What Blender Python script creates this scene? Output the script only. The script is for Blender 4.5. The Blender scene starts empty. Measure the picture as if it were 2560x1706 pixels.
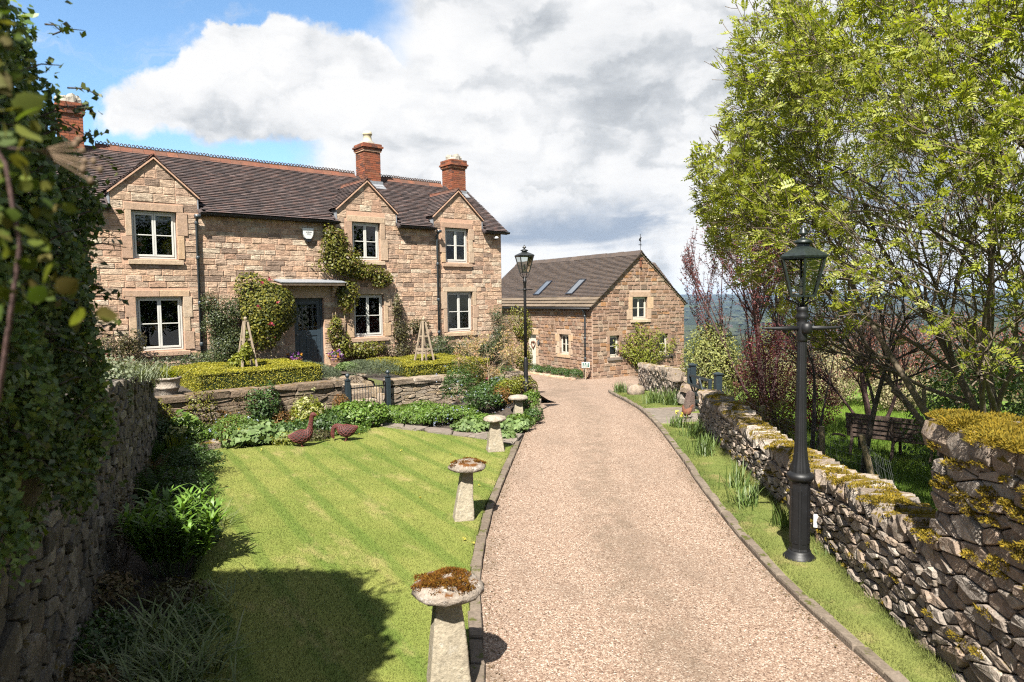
import bpy, math, random
import numpy as np
from mathutils import Vector, Matrix

# ------------------------------------------------------------------ camera, sky, sun, exposure
scene = bpy.context.scene
COL = scene.collection
R = math.radians

cam_data = bpy.data.cameras.new('camera')
cam = bpy.data.objects.new('camera', cam_data)
COL.objects.link(cam)
cam_data.sensor_width = 36.0
cam_data.lens = 1707.0 / 2560.0 * 36.0
cam_data.clip_start = 0.05
cam_data.clip_end = 20000.0
_P, _Q = R(3.55), R(0.8)
_fwd = Vector((0, math.cos(_P), -math.sin(_P)))
_r0 = Vector((1, 0, 0))
_u0 = _r0.cross(_fwd)
_right = _r0 * math.cos(_Q) - _u0 * math.sin(_Q)
_up = _right.cross(_fwd)
_m = Matrix((( _right.x, _up.x, -_fwd.x, 0.0), (_right.y, _up.y, -_fwd.y, 0.0), (_right.z, _up.z, -_fwd.z, 3.0), (0, 0, 0, 1)))
cam.matrix_world = _m
cam_data.dof.use_dof = True
cam_data.dof.focus_distance = 11.0
cam_data.dof.aperture_fstop = 2.4
scene.camera = cam

SUN_AZ, SUN_EL = R(14), R(51)          # azimuth measured from behind the camera towards its left
sun_dir = Vector((-math.sin(SUN_AZ) * math.cos(SUN_EL), -math.cos(SUN_AZ) * math.cos(SUN_EL), math.sin(SUN_EL)))
sun_data = bpy.data.lights.new('sun', 'SUN')
sun_data.energy = 5.0
sun_data.angle = R(0.53)
sun_data.color = (1.0, 0.95, 0.86)
sun = bpy.data.objects.new('sun', sun_data)
COL.objects.link(sun)
sun.rotation_euler = sun_dir.to_track_quat('Z', 'Y').to_euler()

scene.view_settings.view_transform = 'Standard'
scene.view_settings.look = 'None'
scene.view_settings.gamma = 1.0
scene.view_settings.exposure = 2.0
scene.view_settings.use_curve_mapping = False
scene.cycles.max_bounces = 6
scene.cycles.transparent_max_bounces = 8
scene.cycles.diffuse_bounces = 3
scene.cycles.use_denoising = False
scene.cycles.filter_width = 1.15
scene.cycles.caustics_reflective = False
scene.cycles.caustics_refractive = False
scene.cycles.sample_clamp_indirect = 3.0

world = bpy.data.worlds.new('World')
scene.world = world
world.use_nodes = True
world.cycles.sampling_method = 'MANUAL'
world.cycles.sample_map_resolution = 512


class NT:
    """tiny node-tree helper"""
    def __init__(self, tree):
        self.t = tree
        self.n = tree.nodes
        self.l = tree.links

    def node(self, typ, **kw):
        nd = self.n.new(typ)
        for k, v in kw.items():
            setattr(nd, k, v)
        return nd

    def link(self, a, b):
        self.l.new(a, b)

    def put(self, sock, v):
        if hasattr(v, 'is_linked') or isinstance(v, bpy.types.NodeSocket):
            self.l.new(v, sock)
        else:
            sock.default_value = v

    def math(self, op, a, b=None, c=None, clamp=False):
        nd = self.node('ShaderNodeMath', operation=op, use_clamp=clamp)
        self.put(nd.inputs[0], a)
        if b is not None: self.put(nd.inputs[1], b)
        if c is not None: self.put(nd.inputs[2], c)
        return nd.outputs[0]

    def vmath(self, op, a, b=None):
        nd = self.node('ShaderNodeVectorMath', operation=op)
        self.put(nd.inputs[0], a)
        if b is not None: self.put(nd.inputs[1], b)
        return nd.outputs['Value'] if op in ('DISTANCE', 'LENGTH', 'DOT_PRODUCT') else nd.outputs[0]

    def noise(self, vec, scale, detail=4.0, rough=0.55, dist=0.0, out='Fac'):
        nd = self.node('ShaderNodeTexNoise')
        if vec is not None: self.link(vec, nd.inputs['Vector'])
        nd.inputs['Scale'].default_value = scale
        nd.inputs['Detail'].default_value = detail
        nd.inputs['Roughness'].default_value = rough
        nd.inputs['Distortion'].default_value = dist
        return nd.outputs[out]

    def maprange(self, v, a, b, c=0.0, d=1.0, smooth=True):
        nd = self.node('ShaderNodeMapRange')
        nd.interpolation_type = 'SMOOTHSTEP' if smooth else 'LINEAR'
        self.put(nd.inputs['Value'], v)
        for k, x in zip(('From Min', 'From Max', 'To Min', 'To Max'), (a, b, c, d)):
            self.put(nd.inputs[k], x)
        return nd.outputs['Result']

    def ramp(self, fac, stops, interp='LINEAR'):
        nd = self.node('ShaderNodeValToRGB')
        cr = nd.color_ramp
        cr.interpolation = interp
        while len(cr.elements) < len(stops):
            cr.elements.new(0.5)
        for e, (p, c) in zip(cr.elements, stops):
            e.position = p
            e.color = (c[0], c[1], c[2], 1.0)
        self.put(nd.inputs[0], fac)
        return nd.outputs[0]

    def mix(self, fac, a, b, mode='MIX'):
        nd = self.node('ShaderNodeMix', data_type='RGBA', blend_type=mode)
        self.put(nd.inputs[0], fac)
        for s, v in ((nd.inputs[6], a), (nd.inputs[7], b)):
            if isinstance(v, tuple):
                s.default_value = (v[0], v[1], v[2], 1.0)
            else:
                self.put(s, v)
        return nd.outputs[2]

    def scalevec(self, vec, s):
        nd = self.node('ShaderNodeMapping')
        self.link(vec, nd.inputs['Vector'])
        nd.inputs['Scale'].default_value = s
        return nd.outputs[0]


def view_dir(px, py):
    """direction through a point of the 2560 x 1706 picture, used only to set where the clouds stand in the sky"""
    d = _fwd + _right * ((px - 1280) / 1707.0) + _up * (-(py - 853) / 1707.0)
    d.normalize()
    return tuple(d)


def build_world():
    w = NT(world.node_tree)
    w.n.clear()
    out = w.node('ShaderNodeOutputWorld')
    bg = w.node('ShaderNodeBackground')
    sky = w.node('ShaderNodeTexSky')
    sky.sky_type = 'NISHITA'
    sky.sun_disc = False
    sky.sun_elevation = SUN_EL
    sky.sun_rotation = math.atan2(sun_dir.x, sun_dir.y)
    sky.altitude = 300
    sky.air_density = 1.0
    sky.dust_density = 0.4
    sky.ozone_density = 1.5
    skyc = w.mix(1.0, sky.outputs[0], (0.046, 0.055, 0.058), 'MULTIPLY')
    tc = w.node('ShaderNodeTexCoord').outputs['Generated']
    d = w.vmath('NORMALIZE', tc)
    # the directions are shaken by noise so that the cloud outlines come out ragged
    def shake(scale, amt, det, rough=0.55):
        nz = w.noise(d, scale, det, rough, 0.0, 'Color')
        v = w.node('ShaderNodeVectorMath', operation='MULTIPLY_ADD')
        w.link(nz, v.inputs[0])
        v.inputs[1].default_value = (amt, amt, amt)
        o_ = w.node('ShaderNodeVectorMath', operation='ADD')
        w.link(d, o_.inputs[0])
        o_.inputs[1].default_value = (-amt / 2,) * 3
        w.link(o_.outputs[0], v.inputs[2])
        return v.outputs[0]
    dw = shake(3.2, 0.26, 6.0, 0.6)
    dc = shake(9.0, 0.10, 8.0, 0.62)

    def blob(px, py, r, src, soft=0.0):
        dist = w.vmath('DISTANCE', src, view_dir(px, py))
        return w.maprange(dist, r / 1707.0, r * soft / 1707.0)

    def union(bl):
        v = bl[0]
        for b in bl[1:]:
            v = w.math('MAXIMUM', v, b)
        return v
    flat = w.scalevec(d, (1.0, 1.0, 2.6))
    # general cloud cover of the whole sky, closed over the hills to the right
    cover = w.maprange(w.noise(flat, 2.1, 7.0, 0.56, 0.25), 0.40, 0.56)
    deck = union([blob(2000, 150, 1150, dw, 0.80), blob(1300, 600, 900, dw, 0.8), blob(2300, 700, 1100, dw, 0.7)])
    cover = w.math('MAXIMUM', cover, deck)
    holes = union([blob(240, -60, 520, dw, 0.6), blob(-180, 130, 430, dw, 0.5), blob(730, -40, 300, dw, 0.55), blob(190, 300, 150, dw, 0.3), blob(640, 392, 150, dc, 0.4), blob(360, 385, 190, dc, 0.4), blob(500, 400, 170, dc, 0.4)])
    cover = w.math('MULTIPLY', cover, w.math('SUBTRACT', 1.0, holes), clamp=True)
    wisps = w.math('MULTIPLY', w.maprange(w.noise(w.scalevec(dw, (1, 1, 1.8)), 4.5, 7.0, 0.64, 0.8), 0.50, 0.78), 0.8)
    cover = w.math('MAXIMUM', cover, wisps)
    # the big cumulus: crisp cauliflower edge
    cum = union([blob(620, 260, 165, dc, 0.84), blob(735, 200, 130, dc, 0.84), blob(610, 150, 85, dc, 0.82), blob(850, 250, 165, dc, 0.82), blob(430, 285, 110, dc, 0.80), blob(500, 215, 85, dc, 0.80), blob(560, 95, 45, dc, 0.7),
                 blob(905, 165, 95, dc, 0.75), blob(700, 110, 55, dc, 0.75), blob(330, 280, 65, dc, 0.6), blob(1040, 280, 170, dc, 0.6)])
    # its flat base
    cz = w.node('ShaderNodeSeparateXYZ')
    w.link(dc, cz.inputs[0])
    cum = w.math('MULTIPLY', cum, w.maprange(cz.outputs[2], view_dir(620, 372)[2], view_dir(620, 335)[2]))
    cover = w.math('MAXIMUM', cover, cum)
    # light and grey parts of the cloud
    fine = w.noise(flat, 7.5, 9.0, 0.62, 0.2)
    broad = w.noise(flat, 2.7, 6.0, 0.56, 0.3)
    g1 = [(1560, 245, 330, 0.46), (1900, 190, 420, 0.44), (1300, 60, 330, 0.36), (2250, 300, 500, 0.5), (1400, 470, 230, 0.30), (560, 365, 150, 0.45), (760, 350, 150, 0.42), (700, 255, 70, 0.22), (1150, 420, 160, 0.2)]
    grey = union([w.math('MULTIPLY', blob(x, y, r_, dw, 0.15), k) for x, y, r_, k in g1])
    gen = w.math('MULTIPLY', w.maprange(broad, 0.42, 0.70), 0.40)
    grey = w.math('MAXIMUM', grey, gen)
    # heaped tops are bright, the creases between them grey
    heap = w.math('ABSOLUTE', w.math('SUBTRACT', w.noise(w.scalevec(dc, (1, 1, 1.9)), 5.2, 4.0, 0.5, 0.15), 0.5))
    grey = w.math('ADD', grey, w.maprange(heap, 0.10, 0.0, -0.12, 0.17))
    grey = w.math('ADD', grey, w.math('MULTIPLY', w.math('SUBTRACT', fine, 0.52), 1.05), clamp=True)
    ccol = w.ramp(grey, [(0.0, (0.250, 0.250, 0.250)), (0.22, (0.228, 0.230, 0.233)), (0.5, (0.166, 0.173, 0.181)), (0.75, (0.120, 0.128, 0.138)), (1.0, (0.085, 0.095, 0.107))])
    # slate-blue bank low over the hills, pale below it
    sz_ = w.node('ShaderNodeSeparateXYZ')
    w.link(dw, sz_.inputs[0])
    el = sz_.outputs[2]
    bn = w.math('MULTIPLY', w.maprange(el, 0.035, 0.075), w.maprange(el, 0.150, 0.085))
    band = w.math('MULTIPLY', w.math('MULTIPLY', bn, w.maprange(w.noise(w.scalevec(d, (1, 1, 4)), 3.1, 6.0, 0.6, 0.4), 0.40, 0.58)), 0.85)
    ccol = w.mix(band, ccol, (0.077, 0.100, 0.135))
    # blue-grey distant band low over the hills
    col = w.mix(cover, skyc, ccol)
    w.link(col, bg.inputs['Color'])
    bg.inputs['Strength'].default_value = 1.0
    w.link(bg.outputs[0], out.inputs['Surface'])


build_world()

# ------------------------------------------------------------------ materials
MATS = {}
ALB = (0.53, 0.53, 0.53)          # one factor for every surface, to go with the exposure


def new_mat(name):
    m = bpy.data.materials.new(name)
    m.use_nodes = True
    t = NT(m.node_tree)
    t.n.clear()
    o = t.node('ShaderNodeOutputMaterial')
    b = t.node('ShaderNodeBsdfPrincipled')
    t.link(b.outputs[0], o.inputs['Surface'])
    MATS[name] = m
    return m, t, b, o


def rand_piece(t):
    """a random number for every loose piece, whether it is its own object or an island in a joined mesh"""
    oi = t.node('ShaderNodeObjectInfo').outputs['Random']
    gi = t.node('ShaderNodeNewGeometry').outputs['Random Per Island']
    return t.math('FRACT', t.math('ADD', oi, gi))


def bump(t, b, height, strength, dist):
    nd = t.node('ShaderNodeBump')
    nd.inputs['Strength'].default_value = strength
    nd.inputs['Distance'].default_value = dist
    t.link(height, nd.inputs['Height'])
    t.link(nd.outputs[0], b.inputs['Normal'])


def mat_plain(name, col, rough=0.6, metal=0.0, spec=0.5, var=0.12, scale=8.0, bmp=0.0, bscale=60.0, bdist=0.01):
    m, t, b, o = new_mat(name)
    pos = t.node('ShaderNodeNewGeometry').outputs['Position']
    n = t.noise(pos, scale, 5.0, 0.6)
    v = t.maprange(n, 0.25, 0.75, 1.0 - var, 1.0 + var, False)
    c = t.mix(1.0, t.mix(1.0, col, v, 'MULTIPLY'), ALB, 'MULTIPLY')
    t.link(c, b.inputs['Base Color'])
    b.inputs['Roughness'].default_value = rough
    b.inputs['Metallic'].default_value = metal
    b.inputs['Specular IOR Level'].default_value = spec
    if bmp:
        bump(t, b, t.noise(pos, bscale, 4.0, 0.6), bmp, bdist)
    return m


def mat_stone(name, cols, dark=(0.10, 0.075, 0.055), dirt=0.45, bstrength=0.7, bdist=0.02, ridges=False, lichen=None, lichen_amt=0.35, moss=None, moss_amt=0.5, fine=1.0):
    m, t, b, o = new_mat(name)
    geo = t.node('ShaderNodeNewGeometry')
    pos = geo.outputs['Position']
    rnd = rand_piece(t)
    n = len(cols)
    c = t.ramp(rnd, [((i + 0.5) / n, k) for i, k in enumerate(cols)], 'LINEAR')
    n1 = t.noise(pos, 7.0 * fine, 6.0, 0.62)
    c = t.mix(t.maprange(n1, 0.30, 0.75, 0.0, dirt), c, dark)
    n2 = t.noise(pos, 38.0 * fine, 5.0, 0.65)
    c = t.mix(1.0, c, t.maprange(n2, 0.25, 0.75, 0.70, 1.30, False), 'MULTIPLY')
    if lichen:
        n3 = t.noise(pos, 13.0 * fine, 5.0, 0.7)
        c = t.mix(t.math('MULTIPLY', t.maprange(n3, 0.56, 0.66), lichen_amt), c, lichen)
    if moss:
        nz = t.node('ShaderNodeSeparateXYZ')
        t.link(geo.outputs['Normal'], nz.inputs[0])
        n4 = t.noise(pos, 5.0 * fine, 5.0, 0.65)
        k = t.math('ADD', n4, t.math('MULTIPLY', nz.outputs[2], 0.22))
        mc = t.mix(t.noise(pos, 30.0, 3.0, 0.6), moss, tuple(x * 0.45 for x in moss))
        c = t.mix(t.maprange(k, 0.78 - 0.3 * moss_amt, 0.86 - 0.3 * moss_amt), c, mc)
    c = t.mix(1.0, c, ALB, 'MULTIPLY')
    t.link(c, b.inputs['Base Color'])
    b.inputs['Roughness'].default_value = 0.9
    b.inputs['Specular IOR Level'].default_value = 0.2
    if ridges:
        h = t.noise(t.scalevec(pos, (7.0, 7.0, 34.0)), 1.0, 5.0, 0.6, 0.4)
        h = t.math('ADD', h, t.math('MULTIPLY', n2, 0.35))
    else:
        h = t.math('ADD', t.noise(pos, 20.0 * fine, 6.0, 0.65), t.math('MULTIPLY', n2, 0.4))
    bump(t, b, h, bstrength, bdist)
    return m


def mat_leaf(name, cols, trans=0.3, rough=0.5, spec=0.35, clump=1.6, tipcol=None):
    """foliage: a colour for every leaf, leaf light passing through, slow drift of hue over the plant"""
    m, t, b, o = new_mat(name)
    geo = t.node('ShaderNodeNewGeometry')
    rnd = rand_piece(t)
    n = len(cols)
    c = t.ramp(rnd, [(i / max(1, n - 1), k) for i, k in enumerate(cols)])
    drift = t.noise(geo.outputs['Position'], clump, 3.0, 0.5)
    c = t.mix(1.0, c, t.maprange(drift, 0.3, 0.7, 0.72, 1.28, False), 'MULTIPLY')
    c = t.mix(1.0, c, ALB, 'MULTIPLY')
    t.link(c, b.inputs['Base Color'])
    b.inputs['Roughness'].default_value = rough
    b.inputs['Specular IOR Level'].default_value = spec
    tr = t.node('ShaderNodeBsdfTranslucent')
    t.link(t.mix(1.0, c, (1.25, 1.3, 0.55), 'MULTIPLY'), tr.inputs['Color'])
    mx = t.node('ShaderNodeMixShader')
    mx.inputs[0].default_value = trans
    t.link(b.outputs[0], mx.inputs[1])
    t.link(tr.outputs[0], mx.inputs[2])
    t.link(mx.outputs[0], o.inputs['Surface'])
    return m


def mat_glass(name, tint=(0.9, 0.95, 0.95), refl=1.0, rough=0.0):
    m, t, b, o = new_mat(name)
    t.n.remove(b)
    tr = t.node('ShaderNodeBsdfTransparent')
    tr.inputs[0].default_value = (*tint, 1)
    gl = t.node('ShaderNodeBsdfGlossy')
    gl.inputs['Roughness'].default_value = rough
    gl.inputs['Color'].default_value = (refl, refl, refl, 1)
    fr = t.node('ShaderNodeFresnel')
    fr.inputs['IOR'].default_value = 1.52
    mx = t.node('ShaderNodeMixShader')
    t.link(t.math('MULTIPLY', fr.outputs[0], 1.1, clamp=True), mx.inputs[0])
    t.link(tr.outputs[0], mx.inputs[1])
    t.link(gl.outputs[0], mx.inputs[2])
    t.link(mx.outputs[0], o.inputs['Surface'])
    return m


# ------------------------------------------------------------------ mesh helpers
rng = random.Random(11)
nrg = np.random.default_rng(11)


def link(name, mesh, mat=None, parent=None, loc=(0, 0, 0), smooth=False):
    if mat is not None:
        mesh.materials.append(MATS[mat] if isinstance(mat, str) else mat)
    o = bpy.data.objects.new(name, mesh)
    COL.objects.link(o)
    o.location = loc
    if parent is not None:
        o.parent = parent
    if smooth:
        mesh.polygons.foreach_set('use_smooth', [True] * len(mesh.polygons))
    return o


def obj(name, V, Fc, mat, parent=None, smooth=False, center=False):
    V = [tuple(v) for v in V]
    loc = (0, 0, 0)
    if center:
        a = np.array(V)
        c = (a.min(0) + a.max(0)) / 2
        V = [tuple(v) for v in (a - c)]
        loc = tuple(c)
    me = bpy.data.meshes.new(name)
    me.from_pydata(V, [], Fc)
    return link(name, me, mat, parent, loc, smooth)


def obj_np(name, V, k, mat, parent=None, smooth=False):
    """V: (n*k,3) vertices, one k-gon after another"""
    V = np.asarray(V, dtype=np.float32).reshape(-1, 3)
    n = len(V) // k
    me = bpy.data.meshes.new(name)
    me.vertices.add(len(V))
    me.vertices.foreach_set('co', V.ravel())
    me.loops.add(len(V))
    me.loops.foreach_set('vertex_index', np.arange(len(V), dtype=np.int32))
    me.polygons.add(n)
    me.polygons.foreach_set('loop_start', np.arange(n, dtype=np.int32) * k)
    me.polygons.foreach_set('loop_total', np.full(n, k, dtype=np.int32))
    me.update(calc_edges=True)
    return link(name, me, mat, parent, (0, 0, 0), smooth)


def tag(o, label=None, cat=None, group=None, kind=None):
    if label: o['label'] = label
    if cat: o['category'] = cat
    if group: o['group'] = group
    if kind: o['kind'] = kind
    return o


def thing(name, label, cat, loc=(0, 0, 0), rotz=0.0, group=None):
    o = bpy.data.objects.new(name, None)
    COL.objects.link(o)
    o.empty_display_size = 0.2
    o.location = loc
    o.rotation_euler = (0, 0, rotz)
    return tag(o, label, cat, group)


def struct(o, label=None):
    o['kind'] = 'structure'
    if label: o['label'] = label
    return o


def copy_tree(o, parent=None):
    c = o.copy()
    COL.objects.link(c)
    c.parent = parent
    for ch in list(o.children):
        copy_tree(ch, c)
    return c


class MB:
    """collects shapes into one mesh"""
    def __init__(self):
        self.v, self.f = [], []

    def raw(self, V, Fc):
        k = len(self.v)
        self.v += [tuple(p) for p in V]
        self.f += [tuple(i + k for i in q) for q in Fc]
        return self

    def box(self, x0, x1, y0, y1, z0, z1):
        self.raw([(x0, y0, z0), (x1, y0, z0), (x1, y1, z0), (x0, y1, z0), (x0, y0, z1), (x1, y0, z1), (x1, y1, z1), (x0, y1, z1)],
                 [(0, 3, 2, 1), (4, 5, 6, 7), (0, 1, 5, 4), (1, 2, 6, 5), (2, 3, 7, 6), (3, 0, 4, 7)])
        return self

    def bar(self, a, b, w, h=None):
        """square bar from a to b"""
        h = h or w
        a, b = Vector(a), Vector(b)
        d = (b - a).normalized()
        up = Vector((0, 0, 1)) if abs(d.z) < 0.95 else Vector((0, 1, 0))
        s = d.cross(up).normalized()
        u = s.cross(d)
        P = []
        for c in (a, b):
            P += [c + s * w / 2 + u * h / 2, c - s * w / 2 + u * h / 2, c - s * w / 2 - u * h / 2, c + s * w / 2 - u * h / 2]
        self.raw(P, [(0, 1, 2, 3), (7, 6, 5, 4), (0, 4, 5, 1), (1, 5, 6, 2), (2, 6, 7, 3), (3, 7, 4, 0)])
        return self

    def tube(self, pts, rad, n=6, cap=True):
        pts = [Vector(p) for p in pts]
        if not hasattr(rad, '__len__'): rad = [rad] * len(pts)
        V, Fc = [], []
        side = None
        for i, p in enumerate(pts):
            d = (pts[min(i + 1, len(pts) - 1)] - pts[max(i - 1, 0)])
            if d.length < 1e-9: d = Vector((0, 0, 1))
            d.normalize()
            if side is None:
                side = d.cross(Vector((0.13, 0.95, 0.28)))
                if side.length < 0.1: side = d.cross(Vector((1, 0, 0)))
            side = (side - d * side.dot(d))
            if side.length < 1e-6: side = d.orthogonal()
            side.normalize()
            up = d.cross(side)
            for k in range(n):
                a = 2 * math.pi * k / n
                V.append(p + (side * math.cos(a) + up * math.sin(a)) * rad[i])
        for i in range(len(pts) - 1):
            for k in range(n):
                k2 = (k + 1) % n
                Fc.append((i * n + k, i * n + k2, (i + 1) * n + k2, (i + 1) * n + k))
        if cap:
            Fc.append(tuple(range(n - 1, -1, -1)))
            Fc.append(tuple((len(pts) - 1) * n + k for k in range(n)))
        return self.raw(V, Fc)

    def lathe(self, prof, n=16, c=(0, 0, 0), rot=0.0, wob=0.0, seed=0):
        rr = random.Random(seed)
        V, Fc = [], []
        for r, z in prof:
            for k in range(n):
                a = 2 * math.pi * k / n + rot
                q = r * (1 + (rr.uniform(-wob, wob) if wob else 0))
                V.append((c[0] + q * math.cos(a), c[1] + q * math.sin(a), c[2] + z + (rr.uniform(-wob, wob) * 0.12 if wob else 0)))
        for i in range(len(prof) - 1):
            for k in range(n):
                k2 = (k + 1) % n
                Fc.append((i * n + k, i * n + k2, (i + 1) * n + k2, (i + 1) * n + k))
        Fc.append(tuple(range(n - 1, -1, -1)))
        Fc.append(tuple((len(prof) - 1) * n + k for k in range(n)))
        return self.raw(V, Fc)

    def prism(self, poly, y0, y1):
        """polygon in x,z pushed from y0 to y1"""
        n = len(poly)
        V = [(x, y0, z) for x, z in poly] + [(x, y1, z) for x, z in poly]
        Fc = [tuple(range(n)), tuple(range(2 * n - 1, n - 1, -1))] + [(i, i + n, (i + 1) % n + n, (i + 1) % n) for i in range(n)]
        return self.raw(V, Fc)

    def build(self, name, mat, parent=None, smooth=False, bevel=0.0, center=False):
        o = obj(name, self.v, self.f, mat, parent, smooth, center)
        if bevel:
            md = o.modifiers.new('bevel', 'BEVEL')
            md.width = bevel
            md.segments = 2
            md.limit_method = 'ANGLE'
            md.angle_limit = R(40)
        return o


def part_box(name, x0, x1, y0, y1, z0, z1, mat, parent, bevel=0.0):
    return MB().box(x0, x1, y0, y1, z0, z1).build(name, mat, parent, False, bevel, True)


# --- polygons and stones
def clip_poly(poly, px, py, nx, ny):
    """keep the side where (p - (px,py)).n <= 0"""
    out = []
    n = len(poly)
    for i in range(n):
        a, b = poly[i], poly[(i + 1) % n]
        da = (a[0] - px) * nx + (a[1] - py) * ny
        db = (b[0] - px) * nx + (b[1] - py) * ny
        if da <= 0: out.append(a)
        if (da < 0 < db) or (db < 0 < da):
            t = da / (da - db)
            out.append((a[0] + t * (b[0] - a[0]), a[1] + t * (b[1] - a[1])))
    return out


def poly_area(p):
    return 0.5 * abs(sum(p[i][0] * p[(i + 1) % len(p)][1] - p[(i + 1) % len(p)][0] * p[i][1] for i in range(len(p))))


def stone_mesh(poly, back, depth, rr, chamfer=0.2, jit=0.25, rounded=False):
    """polygon (u, v) -> a stone whose face stands `depth` out along -w; returns (u, w, v) vertices and faces"""
    if rounded:
        q = []
        n = len(poly)
        for i in range(n):
            a, b = poly[i], poly[(i + 1) % n]
            if math.hypot(a[0] - b[0], a[1] - b[1]) < 0.02: 
                q.append(((a[0] + b[0]) / 2, (a[1] + b[1]) / 2)); continue
            k = rr.uniform(0.06, 0.19)
            q.append((a[0] + (b[0] - a[0]) * k, a[1] + (b[1] - a[1]) * k))
            k = rr.uniform(0.06, 0.19)
            q.append((b[0] + (a[0] - b[0]) * k, b[1] + (a[1] - b[1]) * k))
        poly = q
    n = len(poly)
    cx = sum(p[0] for p in poly) / n
    cy = sum(p[1] for p in poly) / n
    tu, tv = rr.uniform(-jit, jit), rr.uniform(-jit, jit)
    size = max(max(p[0] for p in poly) - min(p[0] for p in poly), 1e-3)
    V = [(p[0], back, p[1]) for p in poly]
    if rounded:
        rings = [(1.0, 0.45), (0.965, 0.84), (0.84, 1.0)]
    else:
        rings = [(1.0, 0.5), (1.0 - chamfer, 1.0)]
    for s, k in rings:
        for p in poly:
            u, v = cx + (p[0] - cx) * s, cy + (p[1] - cy) * s
            d = depth * k * (1 + tu * (p[0] - cx) / size * 2 + tv * (p[1] - cy) / size * 2)
            if s < 1: d *= 1 + rr.uniform(-jit, jit) * 0.6
            V.append((u, -d, v))
    V.append((cx, -depth * (1 + rr.uniform(-jit, jit) * (1.0 if not rounded else 0.5)), cy))
    Fc = []
    m = len(rings)
    for r in range(m):
        a, b = r * n, (r + 1) * n
        for i in range(n):
            j = (i + 1) % n
            Fc.append((a + i, a + j, b + j, b + i))
    c = (m + 1) * n
    for i in range(n):
        Fc.append((m * n + i, m * n + (i + 1) % n, c))
    return V, Fc


def voronoi_cells(L, H, size_u, size_v, rr, top=None):
    """irregular packed cells over a strip L x H; top(u) gives the height of the strip"""
    nu = max(2, int(L / size_u))
    nv = max(2, int(H / size_v))
    pts = []
    for j in range(-1, nv + 1):
        for i in range(-1, nu + 1):
            if rr.random() < 0.14: continue
            u = (i + 0.5 + (0.5 if j % 2 else 0.0) + rr.uniform(-0.46, 0.46)) * L / nu
            v = (j + 0.5 + rr.uniform(-0.27, 0.27)) * H / nv
            pts.append((u, v))
            if rr.random() < 0.10: pts.append((u + rr.uniform(0.2, 0.4) * L / nu, v + rr.uniform(-0.4, 0.4) * H / nv))
    P = np.array(pts)
    asp = size_u / size_v
    Q = P * np.array([1.0, asp])
    cells = []
    for k, (u, v) in enumerate(pts):
        if not (-0.02 <= u <= L + 0.02 and 0 <= v <= H): continue
        d = ((Q - Q[k]) ** 2).sum(1)
        nb = np.argsort(d)[1:22]
        poly = [(0.0, 0.0), (L, 0.0), (L, H * asp), (0.0, H * asp)]
        for q in nb:
            mx, my = (Q[k] + Q[q]) / 2
            nx, ny = Q[q] - Q[k]
            poly = clip_poly(poly, mx, my, nx, ny)
            if len(poly) < 3: break
        if len(poly) < 3: continue
        poly = [(a, b / asp) for a, b in poly]
        if top is not None:
            a, b = top(u), top(u + 0.1)
            poly = clip_poly(poly, u, a, -(b - a) / 0.1, 1.0)
            if len(poly) < 3: continue
        if poly_area(poly) < size_u * size_v * 0.12: continue
        cells.append(poly)
    return cells


def shrink(poly, g):
    n = len(poly)
    cx = sum(p[0] for p in poly) / n
    cy = sum(p[1] for p in poly) / n
    w = max(p[0] for p in poly) - min(p[0] for p in poly)
    h = max(p[1] for p in poly) - min(p[1] for p in poly)
    ku, kv = max(0.3, 1 - 2 * g / max(w, 1e-3)), max(0.3, 1 - 2 * g / max(h, 1e-3))
    return [(cx + (p[0] - cx) * ku, cy + (p[1] - cy) * kv) for p in poly]


def emit_pieces(pieces, name, mat, parent, limit, score, smooth, rest_name):
    """pieces: list of (V, F, centre); the `limit` best become objects, the rest one joined part"""
    order = sorted(range(len(pieces)), key=lambda i: -score(pieces[i][2], pieces[i][3]))
    for i in order[:limit]:
        V, Fc, c, a = pieces[i]
        obj(name, V, Fc, mat, parent, smooth, True)
    rest = MB()
    for i in order[limit:]:
        rest.raw(pieces[i][0], pieces[i][1])
    if rest.v:
        o = rest.build(rest_name, mat, parent, smooth)
        o['kind'] = 'stuff'
        return o

# ------------------------------------------------------------------ the materials of the place
HOUSE_STONE = [(0.710, 0.488, 0.334), (0.784, 0.592, 0.430), (0.618, 0.398, 0.274), (0.755, 0.607, 0.459), (0.542, 0.340, 0.238), (0.740, 0.488, 0.320), (0.422, 0.303, 0.223), (0.784, 0.651, 0.489), (0.648, 0.460, 0.327), (0.332, 0.237, 0.179)]
mat_stone('house_stone', HOUSE_STONE, dark=(0.14, 0.095, 0.065), dirt=0.68, bstrength=0.9, bdist=0.035, ridges=True)
mat_stone('dressed_stone', [(0.6272, 0.4368, 0.2744), (0.5824, 0.4424, 0.3136), (0.4928, 0.3248, 0.2296), (0.6160, 0.4816, 0.3472)], dirt=0.32, bstrength=0.5, bdist=0.015, lichen=(0.47, 0.28, 0.10), lichen_amt=0.3)
mat_stone('mortar', [(0.6316, 0.3965, 0.2763), (0.6550, 0.4134, 0.2871)], dirt=0.2, bstrength=0.4, bdist=0.01)
BARN_STONE = [(0.391, 0.253, 0.172), (0.285, 0.163, 0.109), (0.454, 0.314, 0.217), (0.211, 0.130, 0.092), (0.422, 0.275, 0.194), (0.348, 0.236, 0.178), (0.444, 0.231, 0.103), (0.158, 0.107, 0.080), (0.475, 0.359, 0.258), (0.359, 0.213, 0.137)]
mat_stone('barn_stone', BARN_STONE, dirt=0.35, bstrength=0.9, bdist=0.03)
mat_stone('barn_mortar', [(0.56, 0.42, 0.32), (0.58, 0.44, 0.34)], dirt=0.15, bstrength=0.4, bdist=0.01)
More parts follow.
